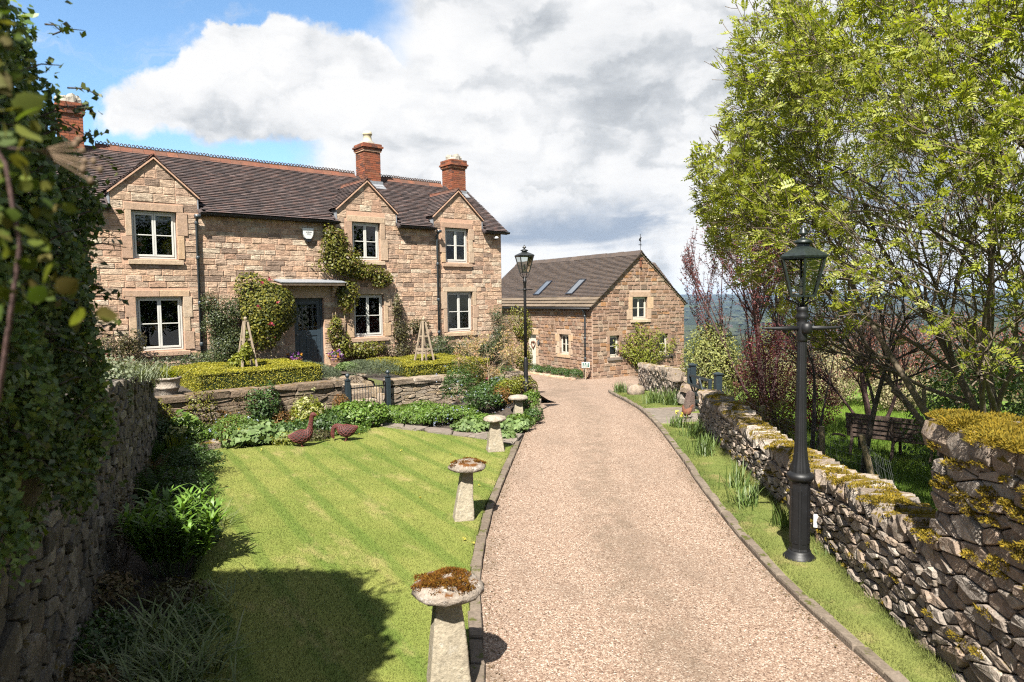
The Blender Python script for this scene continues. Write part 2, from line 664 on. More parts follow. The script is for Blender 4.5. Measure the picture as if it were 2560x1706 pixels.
WALL_STONE = [(0.366, 0.289, 0.224), (0.437, 0.330, 0.248), (0.271, 0.224, 0.186), (0.496, 0.401, 0.325), (0.342, 0.301, 0.260), (0.401, 0.295, 0.218), (0.224, 0.191, 0.165), (0.590, 0.507, 0.425), (0.307, 0.242, 0.189)]
mat_stone('dry_stone', WALL_STONE, dark=(0.07, 0.06, 0.05), dirt=0.5, bstrength=0.9, bdist=0.03, lichen=(0.36, 0.35, 0.30), lichen_amt=0.5, moss=(0.22, 0.155, 0.012), moss_amt=0.02)
mat_stone('coping_stone', WALL_STONE, dark=(0.07, 0.06, 0.05), dirt=0.5, bstrength=0.9, bdist=0.03, lichen=(0.36, 0.35, 0.30), lichen_amt=0.5, moss=(0.22, 0.15, 0.012), moss_amt=0.42)
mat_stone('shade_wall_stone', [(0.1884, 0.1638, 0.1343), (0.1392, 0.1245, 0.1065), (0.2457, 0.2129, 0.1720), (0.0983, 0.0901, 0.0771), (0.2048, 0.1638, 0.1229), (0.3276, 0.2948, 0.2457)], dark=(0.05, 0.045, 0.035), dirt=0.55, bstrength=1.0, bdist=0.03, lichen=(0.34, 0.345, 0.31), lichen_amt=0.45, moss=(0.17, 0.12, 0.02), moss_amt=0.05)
mat_stone('buff_wall_stone', [(0.42, 0.34, 0.25), (0.36, 0.28, 0.205), (0.30, 0.235, 0.175), (0.45, 0.37, 0.29), (0.38, 0.29, 0.19)], dirt=0.4, bstrength=0.9, bdist=0.025, lichen=(0.48, 0.46, 0.41), lichen_amt=0.5, moss=(0.22, 0.14, 0.03), moss_amt=0.12)
mat_stone('staddle_stone', [(0.42, 0.365, 0.27), (0.39, 0.33, 0.245)], dark=(0.14, 0.12, 0.09), dirt=0.45, bstrength=0.8, bdist=0.02, lichen=(0.50, 0.47, 0.41), lichen_amt=0.6)
mat_stone('staddle_cap', [(0.33, 0.275, 0.225), (0.38, 0.32, 0.265)], dark=(0.12, 0.09, 0.06), dirt=0.5, bstrength=0.9, bdist=0.03, lichen=(0.52, 0.49, 0.46), lichen_amt=0.75, moss=(0.20, 0.075, 0.012), moss_amt=0.16)
mat_stone('staddle_cap_pale', [(0.40, 0.35, 0.28), (0.42, 0.36, 0.30)], dark=(0.12, 0.09, 0.06), dirt=0.55, bstrength=0.9, bdist=0.03, lichen=(0.56, 0.53, 0.48), lichen_amt=0.8)
mat_stone('flagstone', [(0.25, 0.21, 0.175), (0.21, 0.175, 0.145), (0.29, 0.245, 0.20), (0.235, 0.19, 0.16)], dark=(0.09, 0.075, 0.06), dirt=0.5, bstrength=0.5, bdist=0.012)
mat_stone('kerb_stone', [(0.2106, 0.1677, 0.1287), (0.1794, 0.1404, 0.1092), (0.2418, 0.1950, 0.1521)], dark=(0.10, 0.08, 0.055), dirt=0.55, bstrength=0.7, bdist=0.015, moss=(0.11, 0.12, 0.02), moss_amt=0.02)
mat_stone('brick', [(0.33, 0.10, 0.05), (0.37, 0.12, 0.058), (0.24, 0.07, 0.04), (0.36, 0.145, 0.075), (0.17, 0.065, 0.045), (0.31, 0.095, 0.045), (0.13, 0.06, 0.045)], dark=(0.10, 0.05, 0.035), dirt=0.45, bstrength=0.5, bdist=0.01)
mat_stone('ridge_terracotta', [(0.23, 0.085, 0.05), (0.185, 0.075, 0.05), (0.26, 0.105, 0.062), (0.14, 0.07, 0.05)], dark=(0.09, 0.06, 0.045), dirt=0.6, bstrength=0.5, bdist=0.01)
mat_stone('roof_tile', [(0.0929, 0.0696, 0.0669), (0.0743, 0.0587, 0.0585), (0.1162, 0.0823, 0.0770), (0.0557, 0.0444, 0.0451), (0.1040, 0.0722, 0.0652), (0.1440, 0.0882, 0.0770), (0.0854, 0.0696, 0.0693), (0.1579, 0.1133, 0.1045)], dark=(0.04, 0.034, 0.032), dirt=0.4, bstrength=0.35, bdist=0.008)
mat_stone('barn_tile', [(0.1012, 0.0782, 0.0686), (0.0836, 0.0672, 0.0617), (0.1188, 0.0920, 0.0784), (0.0704, 0.0580, 0.0549), (0.1100, 0.0828, 0.0686)], dark=(0.045, 0.036, 0.03), dirt=0.4, bstrength=0.4, bdist=0.008, lichen=(0.17, 0.095, 0.035), lichen_amt=0.75)
mat_stone('stone_slate', [(0.19, 0.145, 0.105), (0.155, 0.12, 0.088), (0.215, 0.165, 0.12)], dirt=0.5, bstrength=0.6, bdist=0.015, lichen=(0.30, 0.21, 0.08), lichen_amt=0.4)
mat_stone('red_stone', [(0.1594, 0.1137, 0.0981), (0.1530, 0.1098, 0.0935)], dirt=0.4, bstrength=0.9, bdist=0.03)
mat_stone('pale_render', [(0.40, 0.375, 0.32), (0.36, 0.335, 0.285)], dirt=0.35, bstrength=0.5, bdist=0.012)
mat_plain('window_paint', (0.66, 0.65, 0.60), 0.45, var=0.05)
mat_plain('cream_paint', (0.68, 0.64, 0.54), 0.45, var=0.05)
mat_plain('blue_grey_paint', (0.030, 0.050, 0.068), 0.42, var=0.15)
mat_plain('gate_paint', (0.022, 0.035, 0.044), 0.45, var=0.2)
mat_plain('pipe_paint', (0.052, 0.066, 0.078), 0.42, var=0.2)
mat_plain('black_iron', (0.010, 0.010, 0.011), 0.5, spec=0.3, var=0.3, bmp=0.25, bscale=90, bdist=0.003)
mat_plain('lantern_black', (0.014, 0.017, 0.017), 0.4, spec=0.6, var=0.3)
mat_plain('verdigris', (0.017, 0.026, 0.023), 0.4, metal=0.25, spec=0.6, var=0.7, scale=26, bmp=0.25, bscale=50, bdist=0.004)
mat_plain('lead', (0.30, 0.315, 0.34), 0.5, metal=0.1, var=0.25, scale=14)
mat_plain('white_plastic', (0.75, 0.75, 0.73), 0.35, var=0.03)
mat_plain('dark_plastic', (0.012, 0.014, 0.02), 0.25, var=0.1)
mat_plain('ink', (0.06, 0.06, 0.07), 0.6, var=0.1)
mat_plain('sign_green', (0.035, 0.14, 0.10), 0.4, var=0.1)
mat_plain('interior', (0.028, 0.023, 0.02), 0.9, var=0.3, scale=2.0)
mat_plain('interior_cloth', (0.42, 0.42, 0.40), 0.9, var=0.1)
mat_plain('lamp_cloth', (0.46, 0.23, 0.08), 0.9, var=0.1)
mat_plain('lamp_cloth_pink', (0.50, 0.20, 0.13), 0.9, var=0.1)
mat_plain('picture_wood', (0.36, 0.25, 0.13), 0.6, var=0.1)
mat_plain('chimney_pot', (0.62, 0.53, 0.36), 0.7, var=0.15, scale=12)
mat_plain('wire', (0.30, 0.31, 0.32), 0.45, metal=0.6, var=0.1)
mat_plain('rust', (0.17, 0.062, 0.028), 0.9, var=0.45, scale=30, bmp=0.6, bscale=90, bdist=0.006)
mat_plain('bulb', (0.8, 0.8, 0.78), 0.2, var=0.0)
mat_plain('cable', (0.02, 0.02, 0.02), 0.6, var=0.1)
mat_plain('bark', (0.060, 0.045, 0.034), 0.9, var=0.45, scale=24, bmp=0.8, bscale=45, bdist=0.012)
mat_plain('bark_grey', (0.15, 0.12, 0.085), 0.9, var=0.4, scale=24, bmp=0.7, bscale=45, bdist=0.01)
mat_plain('bark_red', (0.075, 0.035, 0.03), 0.85, var=0.4, scale=24, bmp=0.6, bscale=45, bdist=0.01)
mat_plain('stem_brown', (0.16, 0.105, 0.06), 0.9, var=0.3, scale=20)
mat_plain('stem_tan', (0.30, 0.22, 0.13), 0.9, var=0.3, scale=20)
mat_plain('stem_green', (0.10, 0.14, 0.035), 0.7, var=0.3, scale=20)
mat_plain('soil', (0.058, 0.042, 0.030), 0.95, var=0.5, scale=14, bmp=1.0, bscale=40, bdist=0.03)
mat_plain('basket_weave', (0.27, 0.155, 0.095), 0.8, var=0.35, scale=40, bmp=0.7, bscale=80, bdist=0.006)
mat_glass('window_glass', (0.75, 0.78, 0.78), 1.0)
mat_plain('skylight_glass', (0.12, 0.13, 0.14), 0.05, spec=1.0, var=0.05)
MATS['skylight_glass'].node_tree.nodes['Principled BSDF'].inputs['Coat Weight'].default_value = 1.0
mat_glass('lantern_glass', (0.86, 0.88, 0.85), 0.9, 0.06)


def mat_timber(name, col, grain=(4.0, 4.0, 60.0), var=0.35):
    m, t, b, o = new_mat(name)
    tcn = t.node('ShaderNodeTexCoord').outputs['Object']
    g = t.noise(t.scalevec(tcn, grain), 1.0, 5.0, 0.6, 0.3)
    pos = t.node('ShaderNodeNewGeometry').outputs['Position']
    c = t.mix(1.0, col, t.maprange(g, 0.25, 0.75, 1 - var, 1 + var, False), 'MULTIPLY')
    c = t.mix(t.maprange(t.noise(pos, 6.0, 4.0), 0.45, 0.75, 0.0, 0.4), c, tuple(x * 0.45 for x in col))
    c = t.mix(1.0, c, ALB, 'MULTIPLY')
    t.link(c, b.inputs['Base Color'])
    b.inputs['Roughness'].default_value = 0.85
    b.inputs['Specular IOR Level'].default_value = 0.2
    bump(t, b, g, 0.5, 0.006)
    return m


mat_timber('obelisk_wood', (0.40, 0.315, 0.225), (40, 40, 5))
mat_timber('bench_wood', (0.14, 0.10, 0.08), (5, 60, 60))
mat_timber('post_wood', (0.33, 0.255, 0.15), (40, 40, 4))


def mat_gravel():
    m, t, b, o = new_mat('gravel')
    pos = t.node('ShaderNodeNewGeometry').outputs['Position']
    vo = t.node('ShaderNodeTexVoronoi')
    t.link(pos, vo.inputs['Vector'])
    vo.inputs['Scale'].default_value = 90.0
    sep = t.node('ShaderNodeSeparateColor')
    t.link(vo.outputs['Color'], sep.inputs[0])
    c = t.ramp(sep.outputs[0], [(0.0, (0.094, 0.055, 0.039)), (0.16, (0.198, 0.125, 0.086)), (0.42, (0.302, 0.205, 0.147)), (0.64, (0.359, 0.250, 0.182)), (0.85, (0.437, 0.325, 0.246)), (1.0, (0.645, 0.550, 0.456))])
    # worn wheel lines, damp and leaf litter: patches of their own shape
    n1 = t.noise(t.scalevec(pos, (1.0, 0.45, 1.0)), 0.9, 6.0, 0.66, 0.5)
    c = t.mix(t.maprange(n1, 0.46, 0.68, 0.0, 0.48), c, (0.185, 0.135, 0.098))
    n2 = t.noise(pos, 5.0, 6.0, 0.7)
    c = t.mix(t.maprange(n2, 0.62, 0.74, 0.0, 0.5), c, (0.12, 0.085, 0.045))
    # wheels keep two tracks clean; litter and fines gather between and beside them
    uvs = t.node('ShaderNodeUVMap')
    uvs.uv_map = 'across'
    ux = t.node('ShaderNodeSeparateXYZ')
    t.link(uvs.outputs[0], ux.inputs[0])
    uw = t.math('ADD', ux.outputs[0], t.math('MULTIPLY', t.math('SUBTRACT', t.noise(pos, 1.1, 4.0, 0.6), 0.5), 0.16))
    mid = t.maprange(t.math('ABSOLUTE', t.math('SUBTRACT', uw, 0.5)), 0.17, 0.03)
    edge = t.maprange(t.math('ABSOLUTE', t.math('SUBTRACT', uw, 0.5)), 0.43, 0.52)
    wear = t.math('MULTIPLY', t.math('MAXIMUM', t.math('MULTIPLY', mid, 0.75), edge), t.maprange(t.noise(pos, 3.0, 6.0, 0.7), 0.35, 0.70))
    c = t.mix(t.math('MULTIPLY', wear, 0.75), c, (0.15, 0.112, 0.076))
    c = t.mix(1.0, c, ALB, 'MULTIPLY')
    t.link(c, b.inputs['Base Color'])
    b.inputs['Roughness'].default_value = 0.85
    b.inputs['Specular IOR Level'].default_value = 0.25
    h = t.math('SUBTRACT', t.math('ADD', sep.outputs[1], t.math('MULTIPLY', n2, 0.3)), t.math('MULTIPLY', vo.outputs['Distance'], 3.0))
    bump(t, b, h, 0.45, 0.008)


mat_gravel()


def mat_lawn(name, ca, cb, cdry, stripes):
    m, t, b, o = new_mat(name)
    pos = t.node('ShaderNodeNewGeometry').outputs['Position']
    rnd = rand_piece(t)
    n1 = t.noise(pos, 0.55, 5.0, 0.6)
    c = t.mix(t.maprange(n1, 0.36, 0.66), ca, cb)
    if stripes:
        # mowing lines: the lean of the sward put into the colour as darker bands
        mp = t.node('ShaderNodeCombineXYZ')
        t.link(t.vmath('DOT_PRODUCT', pos, (0.855, 0.52, 0.0)), mp.inputs[0])
        t.link(t.vmath('DOT_PRODUCT', pos, (-0.52, 0.855, 0.0)), mp.inputs[1])
        wv = t.node('ShaderNodeTexWave')
        wv.wave_type = 'BANDS'
        wv.bands_direction = 'X'
        t.link(mp.outputs[0], wv.inputs['Vector'])
        wv.inputs['Scale'].default_value = 0.52
        wv.inputs['Distortion'].default_value = 1.0
        wv.inputs['Detail'].default_value = 2.0
        wv.inputs['Detail Scale'].default_value = 0.35
        c = t.mix(t.maprange(wv.outputs['Fac'], 0.68, 0.97, 0.0, 0.50), c, tuple(x * y for x, y in zip(ca, (0.55, 0.78, 0.55))))
    if stripes:
        m2 = t.node('ShaderNodeMapping')
        t.link(mp.outputs[0], m2.inputs['Vector'])
        m2.inputs['Scale'].default_value = (1.0, 0.32, 1.0)
        n2 = t.noise(m2.outputs[0], 2.2, 6.0, 0.66)
    else:
        n2 = t.noise(pos, 1.7, 6.0, 0.68)
    c = t.mix(t.maprange(n2, 0.52, 0.72, 0.0, 0.75), c, cdry)
    c = t.mix(1.0, c, t.maprange(rnd, 0, 1, 0.75, 1.28, False), 'MULTIPLY')
    n3 = t.noise(pos, 60.0, 3.0, 0.7)
    c = t.mix(1.0, c, t.maprange(n3, 0.2, 0.8, 0.72, 1.28, False), 'MULTIPLY')
    c = t.mix(1.0, c, ALB, 'MULTIPLY')
    t.link(c, b.inputs['Base Color'])
    b.inputs['Roughness'].default_value = 0.8
    b.inputs['Specular IOR Level'].default_value = 0.15
    bump(t, b, t.noise(pos, 110.0, 3.0, 0.7), 0.6, 0.02)


mat_lawn('lawn_grass', (0.148, 0.184, 0.036), (0.218, 0.232, 0.056), (0.33, 0.28, 0.11), True)
mat_lawn('verge_grass', (0.115, 0.155, 0.034), (0.19, 0.205, 0.055), (0.30, 0.245, 0.105), False)
mat_lawn('meadow_grass', (0.14, 0.24, 0.028), (0.18, 0.28, 0.036), (0.21, 0.25, 0.055), False)


def mat_terrain():
    m, t, b, o = new_mat('countryside')
    pos = t.node('ShaderNodeNewGeometry').outputs['Position']
    vo = t.node('ShaderNodeTexVoronoi')
    w = t.node('ShaderNodeVectorMath', operation='MULTIPLY')
    t.link(pos, w.inputs[0])
    w.inputs[1].default_value = (1.0, 0.55, 0.0)
    t.link(w.outputs[0], vo.inputs['Vector'])
    vo.inputs['Scale'].default_value = 0.0062
    sep = t.node('ShaderNodeSeparateColor')
    t.link(vo.outputs['Color'], sep.inputs[0])
    c = t.ramp(sep.outputs[0], [(0.0, (0.0165, 0.0270, 0.0090)), (0.3, (0.0240, 0.0375, 0.0105)), (0.6, (0.0338, 0.0495, 0.0128)), (0.76, (0.0562, 0.0615, 0.0225)), (0.85, (0.0195, 0.0300, 0.0097)), (1.0, (0.0638, 0.0900, 0.0210))])
    n = t.noise(pos, 0.0021, 5.0, 0.6)
    c = t.mix(t.maprange(n, 0.46, 0.54), c, (0.011, 0.017, 0.009))
    # the ground close by is rough grass
    g = t.mix(t.noise(pos, 1.2, 5.0, 0.65), (0.08, 0.11, 0.025), (0.14, 0.13, 0.05))
    sp = t.node('ShaderNodeSeparateXYZ')
    t.link(pos, sp.inputs[0])
    c = t.mix(t.maprange(sp.outputs[1], 60.0, 160.0), g, c)
    c = t.mix(1.0, c, ALB, 'MULTIPLY')
    t.link(c, b.inputs['Base Color'])
    b.inputs['Roughness'].default_value = 0.95
    b.inputs['Specular IOR Level'].default_value = 0.1


mat_terrain()


# ------------------------------------------------------------------ the ground
def zg(y):
    t = np.clip((np.asarray(y, float) - 15.0) / 18.0, 0, 1)
    return -1.0 * t * t * (3 - 2 * t)


def sstep(a, b, x):
    t = np.clip((np.asarray(x, float) - a) / (b - a), 0, 1)
    return t * t * (3 - 2 * t)


def z_terrain(x, y):
    x, y = np.asarray(x, float), np.asarray(y, float)
    z = zg(y) - 0.10
    z = z - 0.36 * sstep(4.2, 6.4, x) * sstep(-2, 3, y)
    d = np.maximum(np.maximum(y - 38.0, (x - 18.0) * 0.8), 0.0)
    z = z - 78.0 * (1 - np.exp(-d / 420.0))
    r = np.hypot(x, y)
    z = z + 92.0 * sstep(1800, 7400, r) + 9.0 * np.sin(x / 900.0 + 1.0) * sstep(1500, 4000, r) + 7.0 * np.sin(x / 340.0 + y / 800.0) * sstep(900, 3000, r)
    return z


def grid_obj(name, X, Y, Z, mat, smooth=True):
    ny, nx = X.shape
    V = np.stack([X, Y, Z], -1).reshape(-1, 3)
    Fc = []
    for j in range(ny - 1):
        for i in range(nx - 1):
            a = j * nx + i
            Fc.append((a, a + 1, a + nx + 1, a + nx))
    return obj(name, V, Fc, mat, None, smooth)


_g = np.linspace(-1, 1, 121)
_xs = np.sinh(_g * 7.2) / np.sinh(7.2) * 9000 + _g * 40
_h = np.linspace(0, 1, 150)
_ys = -60 + np.sinh(_h * 6.6) / np.sinh(6.6) * 9500 + _h * 130
_X, _Y = np.meshgrid(_xs, _ys)
struct(grid_obj('terrain', _X, _Y, z_terrain(_X, _Y), 'countryside'), 'rolling farmland falling away to a wide valley')

LX = np.array([(-8, -0.24), (5.2, -0.24), (6.0, -0.31), (7.2, -0.38), (8.35, -0.36), (9.5, -0.30), (11.5, -0.11), (14.2, 0.17), (15.2, 0.27), (16.5, 0.44), (18.5, 0.68), (21.5, 0.80), (23.5, 0.55), (26, -1.2), (37, -2.0)])
RX = np.array([(-8, 2.86), (5.1, 2.87), (6.3, 2.77), (7.1, 2.75), (8.3, 2.77), (9.5, 2.84), (11.0, 2.95), (12.3, 3.08), (15.2, 3.29), (18.6, 3.47), (24.5, 3.62), (26.6, 3.75), (28.5, 6.2), (37, 6.2)])
xl = lambda y: np.interp(y, LX[:, 0], LX[:, 1])
xr = lambda y: np.interp(y, RX[:, 0], RX[:, 1])

yy = np.linspace(-8, 36.5, 90)
uu = np.linspace(0, 1, 9)
_Yd = np.repeat(yy[:, None], 9, 1)
_Xd = xl(yy)[:, None] * (1 - uu) + xr(yy)[:, None] * uu
drive = struct(grid_obj('gravel_drive', _Xd, _Yd, zg(_Yd) + 0.0, 'gravel'), 'pinkish gravel drive running between the kerbs to the barn')
_uv = drive.data.uv_layers.new(name='across')
for lp in drive.data.loops:
    _uv.data[lp.index].uv = ((lp.vertex_index % 9) / 8.0, (lp.vertex_index // 9) / 89.0)

# soil of the garden left of the drive, banked up where the far lamp post stands
def z_soil(x, y):
    x, y = np.asarray(x, float), np.asarray(y, float)
    m = 0.55 * sstep(0.70, 0.25, x) * sstep(15.9, 17.2, y) * sstep(-2.6, -0.8, x) * sstep(20.4, 18.8, y)
    return zg(y) - 0.012 + m


ys2 = np.linspace(-8, 25, 84)
us2 = np.linspace(0, 1, 30)
_Ys = np.repeat(ys2[:, None], 30, 1)
_Xs = np.full_like(ys2, -11.0)[:, None] * (1 - us2) + (xl(ys2) - 0.02)[:, None] * us2
struct(grid_obj('planting_bed', _Xs, _Ys, z_soil(_Xs, _Ys), 'soil'), 'dark soil of the flower beds round the lawn')

LAWN = [(-0.46, -4), (-0.37, 4.2), (-0.42, 5.98), (-0.49, 7.0), (-0.49, 7.9), (-0.46, 8.92), (-0.42, 9.72), (-0.33, 10.43), (-0.24, 11.49), (-0.07, 13.0), (-0.02, 13.6), (-0.35, 14.05), (-1.0, 14.5), (-2.0, 15.2),
        (-2.89, 15.85), (-3.74, 16.05), (-4.5, 16.0), (-5.09, 15.75), (-5.71, 14.89), (-6.05, 13.99), (-5.98, 13.09), (-5.8, 12.45), (-5.5, 11.6), (-4.89, 10.06), (-4.13, 8.8), (-3.69, 7.82), (-3.37, 6.94), (-2.96, 6.22), (-2.5, 5.2), (-2.3, 4), (-2.2, -4)]


def in_poly(px, py, poly):
    px, py = np.asarray(px), np.asarray(py)
    c = np.zeros(px.shape, bool)
    n = len(poly)
    for i in range(n):
        x1, y1 = poly[i]
        x2, y2 = poly[(i + 1) % n]
        if y1 == y2: continue
        k = ((y1 > py) != (y2 > py)) & (px < (x2 - x1) * (py - y1) / (y2 - y1) + x1)
        c ^= k
    return c


LAWN_Z = 0.045
lawn = obj('lawn', [(x, y, LAWN_Z) for x, y in LAWN] + [(x, y, -0.03) for x, y in LAWN],
           [tuple(range(len(LAWN)))] + [(i, i + len(LAWN), (i + 1) % len(LAWN) + len(LAWN), (i + 1) % len(LAWN)) for i in range(len(LAWN))], 'lawn_grass')
struct(lawn, 'close-mown lawn with mowing stripes left of the drive')

# right-hand verge between kerb and wall
WB = np.array([(-8, 3.25), (3.0, 3.30), (5.1, 3.37), (5.7, 3.43), (6.3, 3.48), (6.8, 3.51), (7.46, 3.60), (9.3, 3.79), (11.1, 3.91), (13.5, 4.10), (15.8, 4.36), (17.2, 4.75), (20.2, 4.95), (30, 5.6)])
xw = lambda y: np.interp(y, WB[:, 0], WB[:, 1])
yv = np.concatenate([np.linspace(-8, 15.3, 60), np.linspace(15.5, 26.3, 40)])
uv = np.linspace(0, 1, 6)
_Yv = np.repeat(yv[:, None], 6, 1)
_Xv = (xr(yv) + 0.02)[:, None] * (1 - uv) + (xw(yv) + 0.15)[:, None] * uv
struct(grid_obj('grass_verge', _Xv, _Yv, zg(_Yv) + 0.03 + 0.03 * np.sin(uv * 3.1)[None, :], 'verge_grass'), 'strip of grass between the drive kerb and the dry stone wall')

# meadow behind the right wall
xm = np.linspace(4.4, 22, 40)
ym = np.linspace(-2, 34, 60)
_Xm, _Ym = np.meshgrid(xm, ym)
_Xm = np.maximum(_Xm, xw(_Ym) + 0.35)
struct(grid_obj('meadow', _Xm, _Ym, z_terrain(_Xm, _Ym) + 0.03, 'meadow_grass'), 'bright green grass of the garden behind the wall')


# ------------------------------------------------------------------ blades of grass and leaves as faces
def blades(P, h, w, lean, rg=nrg):
    """one triangle for every blade"""
    P = np.asarray(P)
    n = len(P)
    a = rg.uniform(0, 2 * np.pi, n)
    hh = h * rg.uniform(0.55, 1.25, n)
    side = np.stack([np.cos(a), np.sin(a), np.zeros(n)], 1) * (w * rg.uniform(0.7, 1.3, n) / 2)[:, None]
    b = rg.uniform(0, 2 * np.pi, n)
    ln = (lean * rg.uniform(0.1, 1.0, n)) * hh
    tip = P + np.stack([np.cos(b) * ln, np.sin(b) * ln, hh], 1)
    return np.stack([P - side, P + side, tip], 1).reshape(-1, 3)


def scatter_poly(n, x0, x1, y0, y1, test, dens=None, rg=nrg):
    x = rg.uniform(x0, x1, n)
    y = rg.uniform(y0, y1, n)
    k = test(x, y)
    if dens is not None:
        k &= rg.uniform(0, 1, n) < dens(x, y)
    return x[k], y[k]


gx, gy = scatter_poly(640000, -6.3, 0.05, 3.6, 16.2, lambda x, y: in_poly(x, y, LAWN), lambda x, y: np.clip(1.15 - (y - 4) * 0.055, 0.45, 1.0))
g = obj_np('lawn_blades', blades(np.stack([gx, gy, np.full(len(gx), LAWN_Z - 0.004)], 1), 0.021, 0.0055, 1.1), 3, 'lawn_grass')
tag(g, 'short mown grass blades of the lawn', None, None, 'stuff')
# longer fringe along the lawn edge
gx, gy = [], []
for i in range(len(LAWN)):
    a, b = np.array(LAWN[i]), np.array(LAWN[(i + 1) % len(LAWN)])
    L = np.linalg.norm(b - a)
    if L < 0.05 or max(a[1], b[1]) < 3.5: continue
    n = int(L * 420)
    t = nrg.uniform(0, 1, n)
    p = a + (b - a) * t[:, None] + nrg.normal(0, 0.022, (n, 2))
    p = p[p[:, 1] > 3.8]
    gx.append(p[:, 0]); gy.append(p[:, 1])
gx, gy = np.concatenate(gx), np.concatenate(gy)
g = obj_np('lawn_edge_grass', blades(np.stack([gx, gy, np.full(len(gx), 0.02)], 1), 0.05, 0.006, 0.9), 3, 'verge_grass')
tag(g, 'longer grass fringing the lawn edge', None, None, 'stuff')

vx, vy = scatter_poly(420000, 2.7, 5.0, 3.4, 26.3, lambda x, y: (x > xr(y) + 0.12) & (x < xw(y) + 0.03) & ~((y > 15.6) & (y < 18.7)), lambda x, y: np.clip(1.1 - (y - 4) * 0.05, 0.35, 1.0))
hgt = 0.045 + 0.06 * sstep(0.25, 0.02, xw(vy) - vx)
P = np.stack([vx, vy, zg(vy) + 0.035], 1)
B = blades(P, 1.0, 0.006, 0.95).reshape(-1, 3, 3)
B[:, 2] = P + (B[:, 2] - P) * hgt[:, None]
g = obj_np('verge_blades', B.reshape(-1, 3), 3, 'verge_grass')
tag(g, 'grass blades of the verge at the wall foot', None, None, 'stuff')

mx_, my_ = scatter_poly(150000, 4.6, 15, 8, 26, lambda x, y: x > xw(y) + 0.5)
g = obj_np('meadow_blades', blades(np.stack([mx_, my_, z_terrain(mx_, my_) + 0.03], 1), 0.12, 0.012, 0.7), 3, 'meadow_grass')
tag(g, 'longer grass growing in the garden behind the wall', None, None, 'stuff')


# dry leaves and bits of moss caught on the gravel beside the kerbs
mat_plain('litter', (0.13, 0.082, 0.035), 0.9, var=0.5, scale=30)
_n = 2600
_y = 3.8 + 21.0 * nrg.uniform(0, 1, _n) ** 1.4
_sd = nrg.uniform(0, 1, _n) < 0.5
_d = np.abs(nrg.normal(0, 0.10, _n)) * np.where(nrg.uniform(0, 1, _n) < 0.15, 6.0, 1.0)
_x = np.where(_sd, xl(_y) + 0.02 + _d, xr(_y) - 0.02 - _d)
_P = np.stack([_x, _y, zg(_y) + 0.006], 1)
_a = nrg.uniform(0, 2 * np.pi, _n)
_s = nrg.uniform(0.004, 0.016, _n)[:, None]
_u = np.stack([np.cos(_a), np.sin(_a), nrg.uniform(0, 0.5, _n)], 1) * _s
_v = np.stack([-np.sin(_a), np.cos(_a), nrg.uniform(0, 0.4, _n)], 1) * _s * 0.6
g = obj_np('leaf_litter', np.stack([_P - _u, _P - _v + [0, 0, 0.002], _P + _u, _P + _v + [0, 0, 0.004]], 1).reshape(-1, 3), 4, 'litter')
tag(g, 'dry leaves and moss crumbs on the gravel along the kerbs', None, None, 'stuff')
# ------------------------------------------------------------------ kerbs and flagstones
def kerb(name, label, side, y0, y1):
    k = bpy.data.objects.new(name, None)
    COL.objects.link(k)
    k.location = (0, 0, 0)
    struct(k, label)
    y = y0
    rr = random.Random(5 + side)
    base = xl if side < 0 else xr
    while y < y1:
        L = rr.uniform(0.28, 0.62)
        e = 0.008
        ya, yb = y + e, y + L - e
        wdt = 0.115 + rr.uniform(-0.012, 0.012)
        top = 0.055 + rr.uniform(-0.012, 0.012)
        V = []
        for (t, u) in ((0, 0), (0, 1), (1, 1), (1, 0)):
            yq = ya + (yb - ya) * t
            xq = float(base(yq)) + side * (u * wdt) + rr.uniform(-0.006, 0.006)
            V.append((xq, yq))
        zz = float(zg(y))
        c = [(sum(p[0] for p in V) / 4, sum(p[1] for p in V) / 4)][0]
        lo = [(p[0], p[1], zz - 0.08) for p in V]
        mid = [(p[0], p[1], zz + top - 0.015 + rr.uniform(-0.006, 0.006)) for p in V]
        hi = [(c[0] + (p[0] - c[0]) * 0.86, c[1] + (p[1] - c[1]) * 0.96, zz + top + rr.uniform(-0.006, 0.006)) for p in V]
        Fc = []
        for r_ in (0, 4):
            for i in range(4):
                j = (i + 1) % 4
                Fc.append((r_ + i, r_ + j, r_ + 4 + j, r_ + 4 + i))
        Fc.append((8, 9, 10, 11))
        if side > 0:
            pass
        else:
            Fc = [tuple(reversed(q)) for q in Fc]
        obj('kerb_stone', lo + mid + hi, Fc, 'kerb_stone', k, False, True)
        y += L


kerb('lawn_kerb', 'stone kerb between lawn and drive', -1, 3.6, 13.9)
kerb('verge_kerb', 'stone kerb between verge and drive', 1, 3.6, 26.3)


